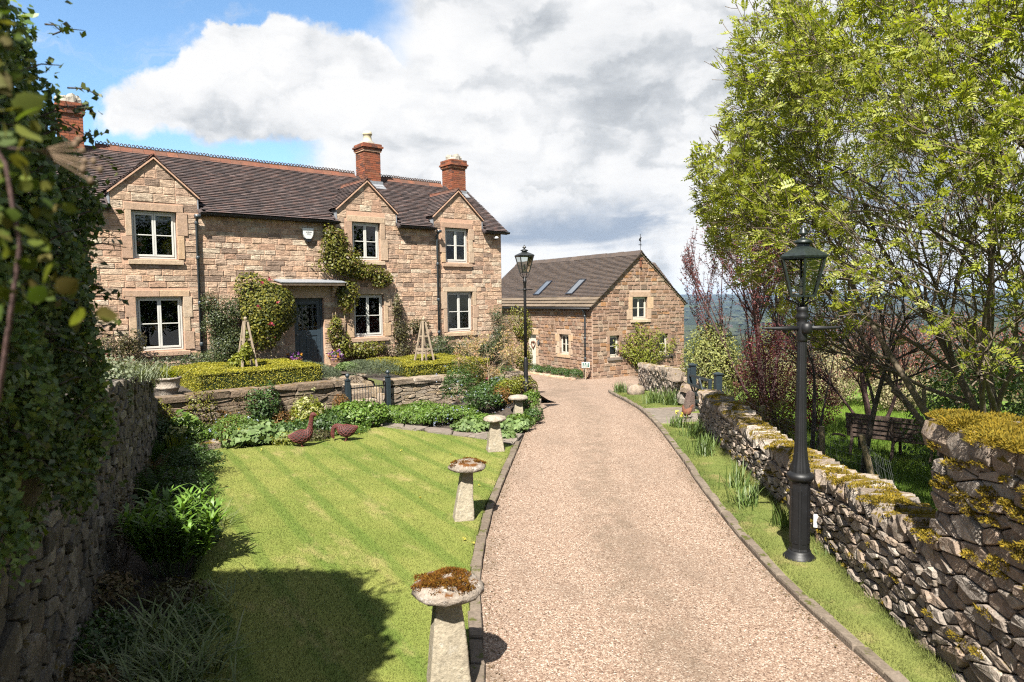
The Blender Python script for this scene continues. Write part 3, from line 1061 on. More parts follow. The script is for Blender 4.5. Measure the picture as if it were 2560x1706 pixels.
def paving(name, label, poly, size, z, rr, mat='flagstone', gap=0.012, thick=0.05):
    """flat stones packed inside a polygon"""
    k = bpy.data.objects.new(name, None)
    COL.objects.link(k)
    struct(k, label)
    xs_, ys_ = [p[0] for p in poly], [p[1] for p in poly]
    x0, y0 = min(xs_), min(ys_)
    cells = voronoi_cells(max(xs_) - x0, max(ys_) - y0, size, size, rr)
    n = len(poly)
    sgn = 1 if sum(poly[i][0] * poly[(i + 1) % n][1] - poly[(i + 1) % n][0] * poly[i][1] for i in range(n)) > 0 else -1
    for c in cells:
        q = [(a + x0, b + y0) for a, b in c]
        for i in range(n):
            a, b = poly[i], poly[(i + 1) % n]
            q = clip_poly(q, a[0], a[1], (b[1] - a[1]) * sgn, -(b[0] - a[0]) * sgn)
            if len(q) < 3: break
        if len(q) < 3 or poly_area(q) < 0.012: continue
        q = shrink(q, gap)
        V, Fc = stone_mesh(q, 0.0, thick, rr, 0.06, 0.06)
        V = [(a, c_, z(a, c_) - thick + 0.02 + (-b)) for a, b, c_ in V]
        obj('flagstone', V, [tuple(reversed(f)) for f in Fc], mat, k, False, True)
    return k


_rp = random.Random(3)
for i, q in enumerate([[(-3.3, 15.95), (-2.2, 15.25), (-1.95, 15.75), (-3.3, 16.6)], [(-2.2, 15.25), (-1.05, 14.5), (-0.75, 15.1), (-1.95, 15.75)], [(-1.05, 14.5), (0.0, 13.75), (0.26, 15.0), (-0.75, 15.1)]]):
    if i == 0:
        path = paving('garden_path', 'crazy-paved path curving along the back of the lawn', q, 0.42, lambda x, y: 0.03, _rp)
    else:
        tmp = paving('garden_path', None, q, 0.42, lambda x, y: 0.03, _rp)
        for ch in list(tmp.children): ch.parent = path
        bpy.data.objects.remove(tmp)
paving('gate_apron', 'stone flags laid before the field gate', [(3.50, 18.5), (3.42, 15.55), (4.40, 16.0), (4.95, 17.0), (4.85, 18.7)], 0.75, lambda x, y: float(zg(y)) + 0.045, _rp)

# ------------------------------------------------------------------ building helpers
def wall_cells(mb, x0, x1, z0, z1, openings, y0, y1):
    """wall core with rectangular openings, in boxes"""
    xs = sorted({x0, x1, *[v for o in openings for v in o[:2] if x0 < v < x1]})
    for a, b in zip(xs[:-1], xs[1:]):
        cuts = sorted([(max(z0, o[2]), min(z1, o[3])) for o in openings if o[0] < (a + b) / 2 < o[1]])
        z = z0
        for c0, c1 in cuts:
            if c0 > z: mb.box(a, b, y0, y1, z, c0)
            z = max(z, c1)
        if z < z1: mb.box(a, b, y0, y1, z, z1)


def coursed_stones(x0, x1, z0, z1, blocked, rr, ch, lmin, lmax, joint, dmin, dmax, halfplanes=(), jit=0.3, big=None):
    """coursed blocks over a wall, leaving the blocked rectangles free and cut by half planes (px,pz,nx,nz)"""
    out = []
    z = z0
    while z < z1 - 0.03:
        h = rr.uniform(*ch)
        if z1 - (z + h) < ch[0] * 0.6: h = z1 - z
        a, b = z, min(z + h, z1)
        spans = [(x0, x1)]
        for (bx0, bx1, bz0, bz1) in blocked:
            if bz0 < b - 0.03 and bz1 > a + 0.03:
                ns = []
                for s0, s1 in spans:
                    if bx1 <= s0 or bx0 >= s1: ns.append((s0, s1)); continue
                    if bx0 - s0 > 0.03: ns.append((s0, bx0))
                    if s1 - bx1 > 0.03: ns.append((bx1, s1))
                spans = ns
        for s0, s1 in spans:
            x = s0
            while x < s1 - 0.02:
                L = rr.uniform(lmin, lmax)
                if s1 - (x + L) < lmin * 0.7: L = s1 - x
                g = joint / 2
                e = lambda: rr.uniform(-0.004, 0.004)
                poly = [(x + g + e(), a + g + e()), (x + L - g + e(), a + g + e()), (x + L - g + e(), b - g + e()), (x + g + e(), b - g + e())]
                for hp in halfplanes:
                    poly = clip_poly(poly, *hp)
                    if len(poly) < 3: break
                if len(poly) >= 3 and poly_area(poly) > 0.004:
                    V, Fc = stone_mesh(poly, 0.012, rr.uniform(dmin, dmax), rr, 0.10 if L > 0.2 else 0.16, jit)
                    out.append((V, Fc, (x + L / 2, 0.0, (a + b) / 2), poly_area(poly)))
                x += L
        z = b
    return out


def window(parent, x0, x1, z0, z1, y, mat, casements=2, rows=2, fw=0.055, blind=0.0, label=None):
    """casement window: frame, sashes, panes; x to the right, y inwards"""
    w = MB()
    d0, d1 = y, y + 0.06
    w.box(x0, x0 + fw, d0, d1, z0, z1); w.box(x1 - fw, x1, d0, d1, z0, z1)
    w.box(x0 + fw, x1 - fw, d0, d1, z1 - fw, z1); w.box(x0 + fw, x1 - fw, d0, d1, z0, z0 + fw)
    fr = w.build('window', mat, parent, False, 0.006)
    if label: fr['label'] = label
    cw = (x1 - x0 - 2 * fw) / casements
    sw = 0.042
    for c in range(casements):
        a = x0 + fw + c * cw + 0.003
        b = a + cw - 0.006
        za, zb = z0 + fw + 0.003, z1 - fw - 0.003
        s = MB()
        e0, e1 = y - 0.012, y + 0.045
        s.box(a, a + sw, e0, e1, za, zb); s.box(b - sw, b, e0, e1, za, zb)
        s.box(a + sw, b - sw, e0, e1, zb - sw, zb); s.box(a + sw, b - sw, e0, e1, za, za + sw * 1.25)
        hz = za + sw
        step = (zb - za - 2 * sw) / rows
        for r_ in range(1, rows):
            zz = za + sw + step * r_
            s.box(a + sw, b - sw, e0 + 0.006, e1 - 0.004, zz - 0.014, zz + 0.014)
        s.build('sash', mat, fr, False, 0.004)
        for r_ in range(rows):
            zz = za + sw + step * r_
            g = MB()
            g.raw([(a + sw, y + 0.018, zz), (b - sw, y + 0.018, zz), (b - sw, y + 0.018, zz + step), (a + sw, y + 0.018, zz + step)], [(0, 1, 2, 3)])
            g.build('pane', 'window_glass', fr, False, 0, True)
    if blind:
        MB().box(x0 + fw, x1 - fw, y + 0.10, y + 0.105, z1 - fw - blind, z1 - fw).build('blind', 'interior_cloth', fr, False, 0, True)
    return fr


def surround(parent, x0, x1, z0, z1, rr, lint=0.20, sill=0.14, jw=(0.15, 0.26), proud=0.03, sill_out=0.075, mat='dressed_stone', lext=0.16, sill_mat=None, reveal=0.10, split=False):
    """lintel, sill and jamb blocks round an opening; returns the rectangle each block takes up"""
    bl = []
    g = 0.008
    if split:
        m = (x0 + x1) / 2
        for a, b in ((x0 - lext - 0.12, m - g / 2), (m + g / 2, x1 + lext)):
            part_box('lintel', a, b, -proud, reveal, z1, z1 + lint - g, mat, parent, 0.008)
        bl.append((x0 - lext - 0.12 - g, x1 + lext + g, z1, z1 + lint))
    else:
        part_box('lintel', x0 - lext, x1 + lext, -proud, reveal, z1, z1 + lint - g, mat, parent, 0.008)
        bl.append((x0 - lext - g, x1 + lext + g, z1, z1 + lint))
    V = [(x0 - lext * 0.7, -sill_out, z0 - sill), (x1 + lext * 0.7, -sill_out, z0 - sill), (x1 + lext * 0.7, reveal, z0 - sill), (x0 - lext * 0.7, reveal, z0 - sill),
         (x0 - lext * 0.7, -sill_out, z0 - 0.035), (x1 + lext * 0.7, -sill_out, z0 - 0.035), (x1 + lext * 0.7, reveal, z0 - 0.002), (x0 - lext * 0.7, reveal, z0 - 0.002)]
    o = obj('sill', V, [(0, 3, 2, 1), (4, 5, 6, 7), (0, 1, 5, 4), (1, 2, 6, 5), (2, 3, 7, 6), (3, 0, 4, 7)], sill_mat or mat, parent, False, True)
    bl.append((x0 - lext * 0.7 - g, x1 + lext * 0.7 + g, z0 - sill, z0))
    for side in (-1, 1):
        n = rr.choice((2, 3))
        zz = z0
        cuts = sorted(rr.uniform(0.28, 0.72) for _ in range(n - 1)) if n == 2 else [rr.uniform(0.28, 0.38), rr.uniform(0.60, 0.72)]
        hs = [z0 + (z1 - z0) * c for c in cuts] + [z1]
        k = rr.randint(0, 1)
        for h in hs:
            wdt = jw[k % 2] + rr.uniform(-0.02, 0.02)
            k += 1
            if side < 0:
                part_box('jamb', x0 - wdt, x0, -proud + rr.uniform(-0.006, 0.004), reveal, zz + g / 2, h - g / 2, mat, parent, 0.008)
                bl.append((x0 - wdt - g, x0, zz, h))
            else:
                part_box('jamb', x1, x1 + wdt, -proud + rr.uniform(-0.006, 0.004), reveal, zz + g / 2, h - g / 2, mat, parent, 0.008)
                bl.append((x1, x1 + wdt + g, zz, h))
            zz = h
    return bl


def tile_course_mesh(mb, p0, du, dv, nrm, length, rr, tw=0.165, gauge=0.1, rows=10, skip=None, thick=0.016, sag=0.0):
    """plain tiles laid in courses: p0 lower left corner, du along the eave, dv up the slope"""
    p0, du, dv, nrm = (np.array(a, float) for a in (p0, du, dv, nrm))
    for r_ in range(rows):
        off = (r_ % 2) * tw / 2 + rr.uniform(-0.02, 0.02)
        u = -off
        wave = [rr.uniform(-0.004, 0.004) for _ in range(8)]
        while u < length:
            a, b = max(0.0, u + 0.0015), min(length, u + tw - 0.0015)
            u += tw
            if b - a < 0.03: continue
            base = p0 + dv * (r_ * gauge)
            mid = base + du * ((a + b) / 2) + dv * gauge * 0.5
            if skip is not None and skip(mid): continue
            lift = rr.uniform(0.0, 0.004) + wave[int(u * 1.3) % 8]
            t0 = thick + 0.024 + lift
            sl = rr.uniform(-0.004, 0.004)
            lo = base + dv * (sl - 0.004)
            hi = base + dv * (gauge + 0.03)
            A, B = lo + du * a + nrm * (t0 - thick), lo + du * b + nrm * (t0 - thick + rr.uniform(-0.002, 0.002))
            A2, B2 = lo + du * a + nrm * t0, lo + du * b + nrm * t0
            C2, D2 = hi + du * b + nrm * 0.010, hi + du * a + nrm * 0.010
            C1, D1 = hi + du * b - nrm * 0.004, hi + du * a - nrm * 0.004
            mb.raw([A, B, B2, A2, C2, D2, C1, D1], [(0, 1, 2, 3), (3, 2, 4, 5), (0, 3, 5, 7), (1, 6, 4, 2)])


BRICK = None


def brick_chimney(parent, x0, x1, y0, y1, z0, z1, rr, sides, pot=None, cap=None, label=None):
    """brick stack with oversailing courses near the top; sides: which faces get single bricks"""
    core = MB().box(x0 + 0.012, x1 - 0.012, y0 + 0.012, y1 - 0.012, z0, z1 - 0.02)
    top = z1 - 0.30
    core.box(x0 - 0.03, x1 + 0.03, y0 - 0.03, y1 + 0.03, top, z1 - 0.02)
    ch = core.build('chimney', 'mortar', parent)
    if label: ch['label'] = label
    course = 0.075
    z = z0
    i = 0
    rest = MB()

    def lay(a0, a1, fixed, axis, out, z, e, single):
        L = 0.222
        x = a0 - (L / 2 if i % 2 else 0)
        while x < a1 - 0.01:
            s0, s1 = max(a0, x + 0.006), min(a1, x + L - 0.006)
            x += L
            if s1 - s0 < 0.03: continue
            d = rr.uniform(-0.004, 0.004)
            lo, hi = (fixed - e + d, fixed + 0.05) if out < 0 else (fixed - 0.05, fixed + e + d)
            b = (s0, s1, lo, hi) if axis == 'x' else (lo, hi, s0, s1)
            m = MB().box(*b, z + 0.006, z + course - 0.006)
            if single: m.build('brick', 'brick', ch, False, 0, True)
            else: rest.raw(m.v, m.f)
    while z < z1 - 0.05:
        e = 0.0
        if z > top - 0.01: e = 0.05
        if z > top + 0.07: e = 0.085 if z < top + 0.16 else 0.045
        lay(x0 - e, x1 + e, y0 - 0.0, 'x', -1, z, e, 'f' in sides)
        lay(y0 - e, y1 + e, x0 - 0.0, 'y', -1, z, e, 'l' in sides)
        lay(y0 - e, y1 + e, x1 + 0.0, 'y', 1, z, e, 'r' in sides)
        lay(x0 - e, x1 + e, y1 + 0.0, 'x', 1, z, e, False)
        z += course
        i += 1
    if rest.v:
        r_ = rest.build('rear_brickwork', 'brick', ch)
        r_['kind'] = 'stuff'
    cx, cy = (x0 + x1) / 2, (y0 + y1) / 2
    m = MB()
    m.lathe([(0.44 * (x1 - x0), -0.03), (0.42 * (x1 - x0), 0.05), (0.22, 0.11), (0.16, 0.13)], 8, (cx, cy, z), R(22.5), 0.05, 4)
    m.build('flaunching', 'pale_render', ch)
    if pot:
        m = MB().lathe([(0.17, 0.05), (0.17, 0.12), (0.145, 0.15), (0.135, pot - 0.12), (0.165, pot - 0.10), (0.165, pot - 0.05), (0.14, pot - 0.03), (0.15, pot), (0.115, pot), (0.11, pot - 0.1)], 18, (cx, cy, z))
        m.build('chimney_pot', 'chimney_pot', ch, True)
    if cap:
        m = MB()
        for dx, dy, s, h in ((-0.17, 0.05, 0.14, 0.22), (0.05, -0.12, 0.15, 0.25), (0.17, 0.12, 0.14, 0.27), (-0.03, 0.14, 0.12, 0.24), (0.20, -0.08, 0.1, 0.2)):
            m.lathe([(s, -0.02), (s * 0.92, h * 0.6), (s * 0.55, h)], 7, (cx + dx, cy + dy, z), dx * 9, 0.16, int(dx * 100) + 7)
        m.build('mortar_cap', 'pale_render', ch)
    return ch


def ridge_tile_mesh(L, crest=True, rr=rng):
    m = MB()
    hw, dp, th = 0.19, 0.18, 0.026
    m.prism([(-hw, -dp), (0, 0.02), (hw, -dp), (hw + 0.014, -dp + 0.014), (0, 0.02 + th * 1.7), (-hw - 0.014, -dp + 0.014)], 0, L)
    me = m
    V = [(y, x, z) for x, y, z in m.v]
    F2 = [tuple(reversed(f)) for f in m.f]
    out = MB().raw(V, F2)
    if crest:
        n = 3
        for k in range(n):
            c = L * (k + 0.5) / n
            r0, r1 = L / n * 0.5, L / n * 0.18
            a0 = [(c + r0 * math.cos(t), 0.075 + r0 * 1.7 * math.sin(t)) for t in [math.pi * q / 8 for q in range(9)]]
            a1 = [(c + r1 * math.cos(t), 0.11 + r1 * 1.7 * math.sin(t)) for t in [math.pi * (0.0 + q / 8) for q in range(9)]]
            # ring-shaped scallop with a hole
            for y in (-0.012, 0.012):
                base = len(out.v)
                out.v += [(x, y, z) for x, z in a0] + [(x, y, z) for x, z in a1]
                for q in range(8):
                    f = (base + q, base + q + 1, base + 9 + q + 1, base + 9 + q)
                    out.f.append(f if y > 0 else tuple(reversed(f)))
            base = len(out.v)
            out.v += [(x, -0.012, z) for x, z in a0] + [(x, 0.012, z) for x, z in a0]
            for q in range(8): out.f.append((base + q, base + q + 1, base + 9 + q + 1, base + 9 + q))
            base = len(out.v)
            out.v += [(c - r0, -0.012, 0.03), (c + r0, -0.012, 0.03), (c + r0, -0.012, 0.087), (c - r0, -0.012, 0.087), (c - r0, 0.012, 0.03), (c + r0, 0.012, 0.03), (c + r0, 0.012, 0.087), (c - r0, 0.012, 0.087)]
            out.f += [(base, base + 1, base + 2, base + 3), (base + 7, base + 6, base + 5, base + 4)]
    return out


mat_stone('ridge_crest', [(0.10, 0.058, 0.042), (0.085, 0.05, 0.04)], dirt=0.4, bstrength=0.4, bdist=0.01)
# ------------------------------------------------------------------ the farmhouse
HOUSE_A = R(39.7)
HO = (-9.14, 17.7, 0.0)
house = thing('stone_farmhouse', 'long two-storey sandstone farmhouse with three gabled dormers and brick chimneys', 'house', HO, HOUSE_A)


def HW(s, off, z=0.0):
    """house frame -> world; off is the distance out in front of the facade"""
    return (HO[0] + s * math.cos(HOUSE_A) + off * math.sin(HOUSE_A), HO[1] + s * math.sin(HOUSE_A) - off * math.cos(HOUSE_A), z)


EAVE, RIDGE, RY = 5.40, 7.32, 2.5
SLOPE = (RIDGE - EAVE) / (RY + 0.18)
zmain = lambda y: EAVE + (y + 0.18) * SLOPE
S0, S1 = -2.6, 11.42
DORM = [0.03, 6.06, 9.53]
DW = 1.02
rh = random.Random(21)


def build_house():
    wins = [(-0.53, 0.53, 4.15, 5.37), (-0.52, 0.60, 1.78, 3.18), (5.52, 6.50, 4.27, 5.44), (5.50, 6.57, 1.86, 3.20), (8.97, 9.96, 4.27, 5.45), (9.0, 10.1, 1.88, 3.27)]
    door = (3.60, 4.53, 1.10, 3.10)
    core = MB()
    wall_cells(core, S0, S1, 0.6, EAVE - 0.02, wins + [door], 0.0, 0.38)
    for c in DORM:
        o = [w for w in wins if w[0] < c < w[1] and w[3] > 5.0][0]
        wall_cells(core, c - DW, c + DW, EAVE - 0.02, 5.80, [(o[0], o[1], 5.0, o[3])], 0.0, 0.30)
        core.prism([(c - DW, 5.80), (c + DW, 5.80), (c, 6.70)], 0.0, 0.30)
    core.box(S0, S0 + 0.35, 0.38, 5.0, 0.6, EAVE)
    core.box(S1 - 0.35, S1, 0.38, 5.0, 0.6, EAVE)
    core.box(S0, S1, 5.0, 5.35, 0.6, EAVE)
    for x in (S0, S1 - 0.3):
        # end gables
        k = len(core.v)
        P = [(x, 0.0, EAVE), (x, 5.2, EAVE), (x, RY, RIDGE - 0.08)]
        P2 = [(a + 0.3, b, c) for a, b, c in P]
        core.raw(P + P2, [(0, 1, 2), (5, 4, 3), (0, 3, 4, 1), (1, 4, 5, 2), (2, 5, 3, 0)])
    core.build('wall', 'mortar', house)
    inner = MB()
    inner.box(S0 + 0.36, S1 - 0.36, 1.7, 1.75, 0.7, 5.35)
    inner.box(S0 + 0.36, S1 - 0.36, 0.39, 1.7, 3.55, 3.75)
    inner.box(S0 + 0.36, S1 - 0.36, 0.39, 1.7, 0.7, 0.9)
    inner.build('inner_wall', 'interior', house)
    blocked = []
    for w in wins:
        upper = w[3] > 4
        sp = w == wins[1]
        blocked += surround(house, *w, rh, lint=0.19 if upper else 0.17, jw=(0.15, 0.24), split=sp)
        blocked.append((w[0], w[1], w[2], w[3]))
    blocked += [(door[0], door[1], door[2] - 1, door[3])]
    part_box('lintel', door[0] - 0.22, door[1] + 0.24, -0.03, 0.10, door[3], door[3] + 0.34, 'dressed_stone', house, 0.008)
    blocked.append((door[0] - 0.23, door[1] + 0.25, door[3], door[3] + 0.34))
    for a, b, z0, z1 in ((door[0] - 0.2, door[0], 1.0, 1.75), (door[0] - 0.3, door[0], 1.76, 2.4), (door[0] - 0.2, door[0], 2.41, 3.09), (door[1], door[1] + 0.17, 1.0, 1.4)):
        part_box('jamb', a, b, -0.02, 0.10, z0, z1, 'dressed_stone', house, 0.008)
        blocked.append((a, b, z0, z1))
    pieces = coursed_stones(S0, S1, 0.85, EAVE - 0.02, blocked, rh, (0.130, 0.175), 0.20, 0.54, 0.018, 0.004, 0.020)
    for c in DORM:
        k = (6.70 - 5.80) / DW
        hp = [(c + DW, 5.80, k, 1.0), (c - DW, 5.80, -k, 1.0)]
        pieces += coursed_stones(c - DW + 0.005, c + DW - 0.005, EAVE - 0.02, 6.68, blocked, rh, (0.17, 0.225), 0.26, 0.6, 0.016, 0.005, 0.016, hp, 0.2)

    def score(cc, a):
        s = cc[0]
        if s < -1.45: return 0
        return a / (17.7 + s * 0.64) ** 2
    emit_pieces(pieces, 'stone', 'house_stone', house, 300, score, False, 'stonework')

    # windows
    for i, w in enumerate(wins):
        window(house, w[0] + 0.012, w[1] - 0.012, w[2] + 0.004, w[3] - 0.004, 0.095, 'window_paint', blind=(0.16, 0, 0, 0, 0.50, 0)[i])
    # the panelled front door
    d0, d1, dz0, dz1 = door
    fr = MB()
    fr.box(d0, d0 + 0.07, 0.10, 0.18, dz0, dz1); fr.box(d1 - 0.07, d1, 0.10, 0.18, dz0, dz1); fr.box(d0 + 0.07, d1 - 0.07, 0.10, 0.18, dz1 - 0.08, dz1)
    dr = fr.build('door', 'blue_grey_paint', house, False, 0.006)
    dr['label'] = 'blue-grey panelled front door with glazed upper half'
    a, b = d0 + 0.073, d1 - 0.073
    lf = MB()
    y0, y1 = 0.125, 0.17
    lf.box(a, a + 0.10, y0, y1, dz0, dz1 - 0.085); lf.box(b - 0.10, b, y0, y1, dz0, dz1 - 0.085)
    lf.box(a + 0.1, b - 0.1, y0, y1, dz1 - 0.19, dz1 - 0.085); lf.box(a + 0.1, b - 0.1, y0, y1, dz0, dz0 + 0.2)
    lf.box(a + 0.1, b - 0.1, y0, y1, 1.98, 2.14)
    m = (a + b) / 2
    lf.box(m - 0.05, m + 0.05, y0, y1, dz0 + 0.2, 1.98)
    for x in (a + 0.23, b - 0.23):
        lf.box(x - 0.011, x + 0.011, y0 + 0.008, y1, 2.14, dz1 - 0.19)
    for z in (2.24, dz1 - 0.29):
        lf.box(a + 0.1, b - 0.1, y0 + 0.010, y1 - 0.003, z - 0.011, z + 0.011)
    for z in (2.56,):
        lf.box(a + 0.1, a + 0.22, y0 + 0.010, y1 - 0.003, z - 0.011, z + 0.011)
        lf.box(b - 0.22, b - 0.1, y0 + 0.010, y1 - 0.003, z - 0.011, z + 0.011)
    lf.box(m - 0.011, m + 0.011, y0 + 0.010, y1 - 0.003, 2.14, 2.24)
    lf.box(m - 0.011, m + 0.011, y0 + 0.010, y1 - 0.003, dz1 - 0.29, dz1 - 0.19)
    lf.build('door_leaf', 'blue_grey_paint', dr, False, 0.005)
    for x0, x1 in ((a + 0.1, m - 0.05), (m + 0.05, b - 0.1)):
        MB().box(x0, x1, 0.142, 0.165, dz0 + 0.2, 1.98).box(x0 + 0.03, x1 - 0.03, 0.132, 0.142, dz0 + 0.25, 1.93).build('door_panel', 'blue_grey_paint', dr, False, 0.004, True)
    MB().raw([(a + 0.1, 0.15, 2.14), (b - 0.1, 0.15, 2.14), (b - 0.1, 0.15, dz1 - 0.19), (a + 0.1, 0.15, dz1 - 0.19)], [(0, 1, 2, 3)]).build('pane', 'window_glass', dr, False, 0, True)
    ring = MB().tube([(m + 0.055 * math.cos(t), 0.108, 2.06 + 0.055 * math.sin(t)) for t in [2 * math.pi * k / 14 for k in range(15)]], 0.007, 6, False)
    ring.build('knocker', 'lead', dr, True, 0, True)
    MB().lathe([(0.012, 0), (0.03, 0.02), (0.03, 0.05), (0.012, 0.06)], 10, (a + 0.05, 0.10, 2.0)).build('handle', 'lead', dr, True, 0, True)
    MB().box(d0 - 0.15, d1 + 0.15, -0.30, 0.1, 0.9, 1.10).build('doorstep', 'dressed_stone', house, False, 0.012, True)
    # stone canopy with lead top on two corbels
    cn = obj('door_canopy', [(3.06, 0.0, 3.50), (5.0, 0.0, 3.50), (5.0, -0.50, 3.47), (3.06, -0.50, 3.47), (3.06, 0.0, 3.62), (5.0, 0.0, 3.62), (5.0, -0.50, 3.54), (3.06, -0.50, 3.54)],
             [(0, 1, 2, 3), (7, 6, 5, 4), (3, 2, 6, 7), (2, 1, 5, 6), (0, 3, 7, 4), (1, 0, 4, 5)], 'dressed_stone', house, False, True)
    obj('lead_sheet', [(3.03, 0.0, 3.62), (5.03, 0.0, 3.62), (5.03, -0.53, 3.542), (3.03, -0.53, 3.542), (3.03, 0.0, 3.66), (5.03, 0.0, 3.66), (5.03, -0.53, 3.562), (3.03, -0.53, 3.562), ],
        [(0, 1, 2, 3), (7, 6, 5, 4), (3, 2, 6, 7), (2, 1, 5, 6), (0, 3, 7, 4), (1, 0, 4, 5)], 'lead', cn).location = -cn.location
    for s in (3.30, 4.80):
        c = MB().box(s - 0.055, s + 0.055, -0.34, 0.0, 3.40, 3.468).box(s - 0.05, s + 0.05, -0.24, 0.0, 3.32, 3.40).box(s - 0.055, s + 0.055, -0.20, 0.0, 3.26, 3.32).box(s - 0.045, s + 0.045, -0.12, 0.0, 3.14, 3.26)
        c.build('corbel', 'dressed_stone', house, False, 0.012, True)
    # front roof slope, tile by tile
    sl = math.hypot(RY + 0.18, RIDGE - EAVE)
    dv = np.array([0, (RY + 0.18) / sl, (RIDGE - EAVE) / sl])
    nr = np.array([0, -dv[2], dv[1]])

    def skip(p):
        for c in DORM:
            if p[2] < 6.76 - abs(p[0] - c) * 0.885 - 0.02 and abs(p[0] - c) < 1.14: return True
        return False
    tiles = MB()
    tile_course_mesh(tiles, (S0 - 0.15, -0.18, EAVE), (1, 0, 0), dv, nr, S1 - S0 + 0.35, rh, 0.165, 0.1, 33, skip)
    o = tiles.build('roof_tiles', 'roof_tile', house)
    o['kind'] = 'stuff'
    rf = MB()
    x0, x1 = S0 - 0.14, S1 + 0.18
    pts = [(-0.17, EAVE - 0.03), (RY, RIDGE - 0.012), (5.35, EAVE - 0.03), (5.35, EAVE - 0.12), (RY, RIDGE - 0.14), (-0.17, EAVE - 0.10)]
    # front deck in strips beside the dormers so that it does not cross their windows
    segs = [(x0, DORM[0] - DW), (DORM[0] + DW, DORM[1] - DW), (DORM[1] + DW, DORM[2] - DW), (DORM[2] + DW, x1)]
    for a, b in segs:
        q = [(-0.16, EAVE - 0.012), (RY, RIDGE - 0.012), (RY, RIDGE - 0.10), (-0.16, EAVE - 0.09)]
        V = [(a, y, z) for y, z in q] + [(b, y, z) for y, z in q]
        rf.raw(V, [(0, 1, 2, 3), (7, 6, 5, 4), (0, 4, 5, 1), (1, 5, 6, 2), (2, 6, 7, 3), (3, 7, 4, 0)])
    for c in DORM:
        q = [(0.32, zmain(0.32) - 0.012), (RY, RIDGE - 0.012), (RY, RIDGE - 0.10), (0.32, zmain(0.32) - 0.10)]
        V = [(c - DW, y, z) for y, z in q] + [(c + DW, y, z) for y, z in q]
        rf.raw(V, [(0, 1, 2, 3), (7, 6, 5, 4), (0, 4, 5, 1), (1, 5, 6, 2), (2, 6, 7, 3), (3, 7, 4, 0)])
    q = [(RY, RIDGE), (5.5, EAVE - 0.05), (5.5, EAVE - 0.15), (RY, RIDGE - 0.1)]
    V = [(x0, y, z) for y, z in q] + [(x1, y, z) for y, z in q]
    rf.raw(V, [(0, 1, 2, 3), (7, 6, 5, 4), (0, 4, 5, 1), (1, 5, 6, 2), (2, 6, 7, 3), (3, 7, 4, 0)])
    rf.build('roof_deck', 'roof_tile', house)
    # dormer roofs
    for c in DORM:
        kk = 0.885
        zr = 6.76
        dt = MB()
        for sgn in (-1, 1):
            L = 1.10
            slen = L * math.hypot(1, kk)
            dvv = np.array([-sgn / math.hypot(1, kk), 0, kk / math.hypot(1, kk)])
            nrr = np.array([sgn * kk / math.hypot(1, kk), 0, 1 / math.hypot(1, kk)])
            rows = int(slen / 0.098)
            tile_course_mesh(dt, (c + sgn * L, -0.07, zr - L * kk), (0, 1, 0), dvv, nrr, 1.85, rh, 0.165, 0.1, rows + 1, lambda p: p[2] < zmain(p[1]) - 0.01)
        o = dt.build('dormer_tiles', 'roof_tile', house)
        o['kind'] = 'stuff'
        dk = MB()
        for sgn in (-1, 1):
            P = []
            for t in (0.0, 1.08):
                z = zr - t * kk - 0.015
                yb = (z - EAVE) / SLOPE - 0.18 + 0.1
                P += [(c + sgn * t, -0.06, z), (c + sgn * t, yb, z)]
            V = P + [(a, b, z - 0.05) for a, b, z in P]
            dk.raw(V, [(0, 1, 3, 2), (4, 6, 7, 5), (0, 2, 6, 4), (2, 3, 7, 6), (1, 5, 7, 3)])
        dk.build('dormer_deck', 'roof_tile', house)
        for sgn in (-1, 1):
            MB().bar((c + sgn * 1.07, -0.05, zr - 1.07 * kk - 0.045), (c, -0.05, zr - 0.045), 0.045, 0.035).build('verge_mortar', 'mortar', house)
        for x in (c - DW - 0.015, c + DW + 0.015):
            q = [(-0.02, EAVE + 0.02), (-0.02, 5.80), (0.40, 5.80)]
            V = [(x - 0.014, y, z) for y, z in q] + [(x + 0.014, y, z) for y, z in q]
            obj('lead_cheek', V, [(0, 1, 2), (5, 4, 3), (0, 3, 4, 1), (1, 4, 5, 2), (2, 5, 3, 0)], 'lead', house, False, True)
        yb = (zr - EAVE) / SLOPE - 0.18
        n = 5
        me = ridge_tile_mesh((yb + 0.1) / n - 0.006, False)
        for k in range(n):
            V = [(c - y * 0.72, -0.08 + (yb + 0.1) * k / n + x, zr + 0.02 + z * 0.75 + rh.uniform(-0.006, 0.006)) for x, y, z in me.v]
            obj('ridge_tile', V, me.f, 'ridge_terracotta', house, False, True)
    # crested ridge
    mesh = None
    s = -2.35
    while s < S1 - 0.05:
        if not any(a - 0.25 < s < b for a, b in ((-1.80, -1.12), (7.08, 7.75), (10.72, 11.40))):
            if mesh is None:
                rm = ridge_tile_mesh(0.292)
                mesh = obj('ridge_tile', rm.v, rm.f, 'ridge_terracotta', house)
                mesh.data.materials.append(MATS['ridge_crest'])
                for pi, pg in enumerate(mesh.data.polygons):
                    if pi >= 8: pg.material_index = 1
                o = mesh
            else:
                o = mesh.copy(); COL.objects.link(o)
            o.location = (s, RY, RIDGE + 0.03 + rh.uniform(-0.008, 0.008))
            o.rotation_euler = (0, rh.uniform(-0.012, 0.012), 0)
        s += 0.3
    # chimneys
    brick_chimney(house, 7.10, 7.72, 2.05, 2.68, 7.0, 8.45, rh, 'fl', pot=0.45, label='brick chimney with a tall cream pot in mid roof')
    brick_chimney(house, 10.74, 11.38, 2.05, 2.70, 6.95, 8.28, rh, 'fl', cap=True, label='brick chimney capped with rough pale mortar at the right end')
    brick_chimney(house, -1.70, -1.16, 2.10, 2.66, 7.0, 8.36, rh, 'fr', cap=True, label='brick chimney at the left end of the roof')
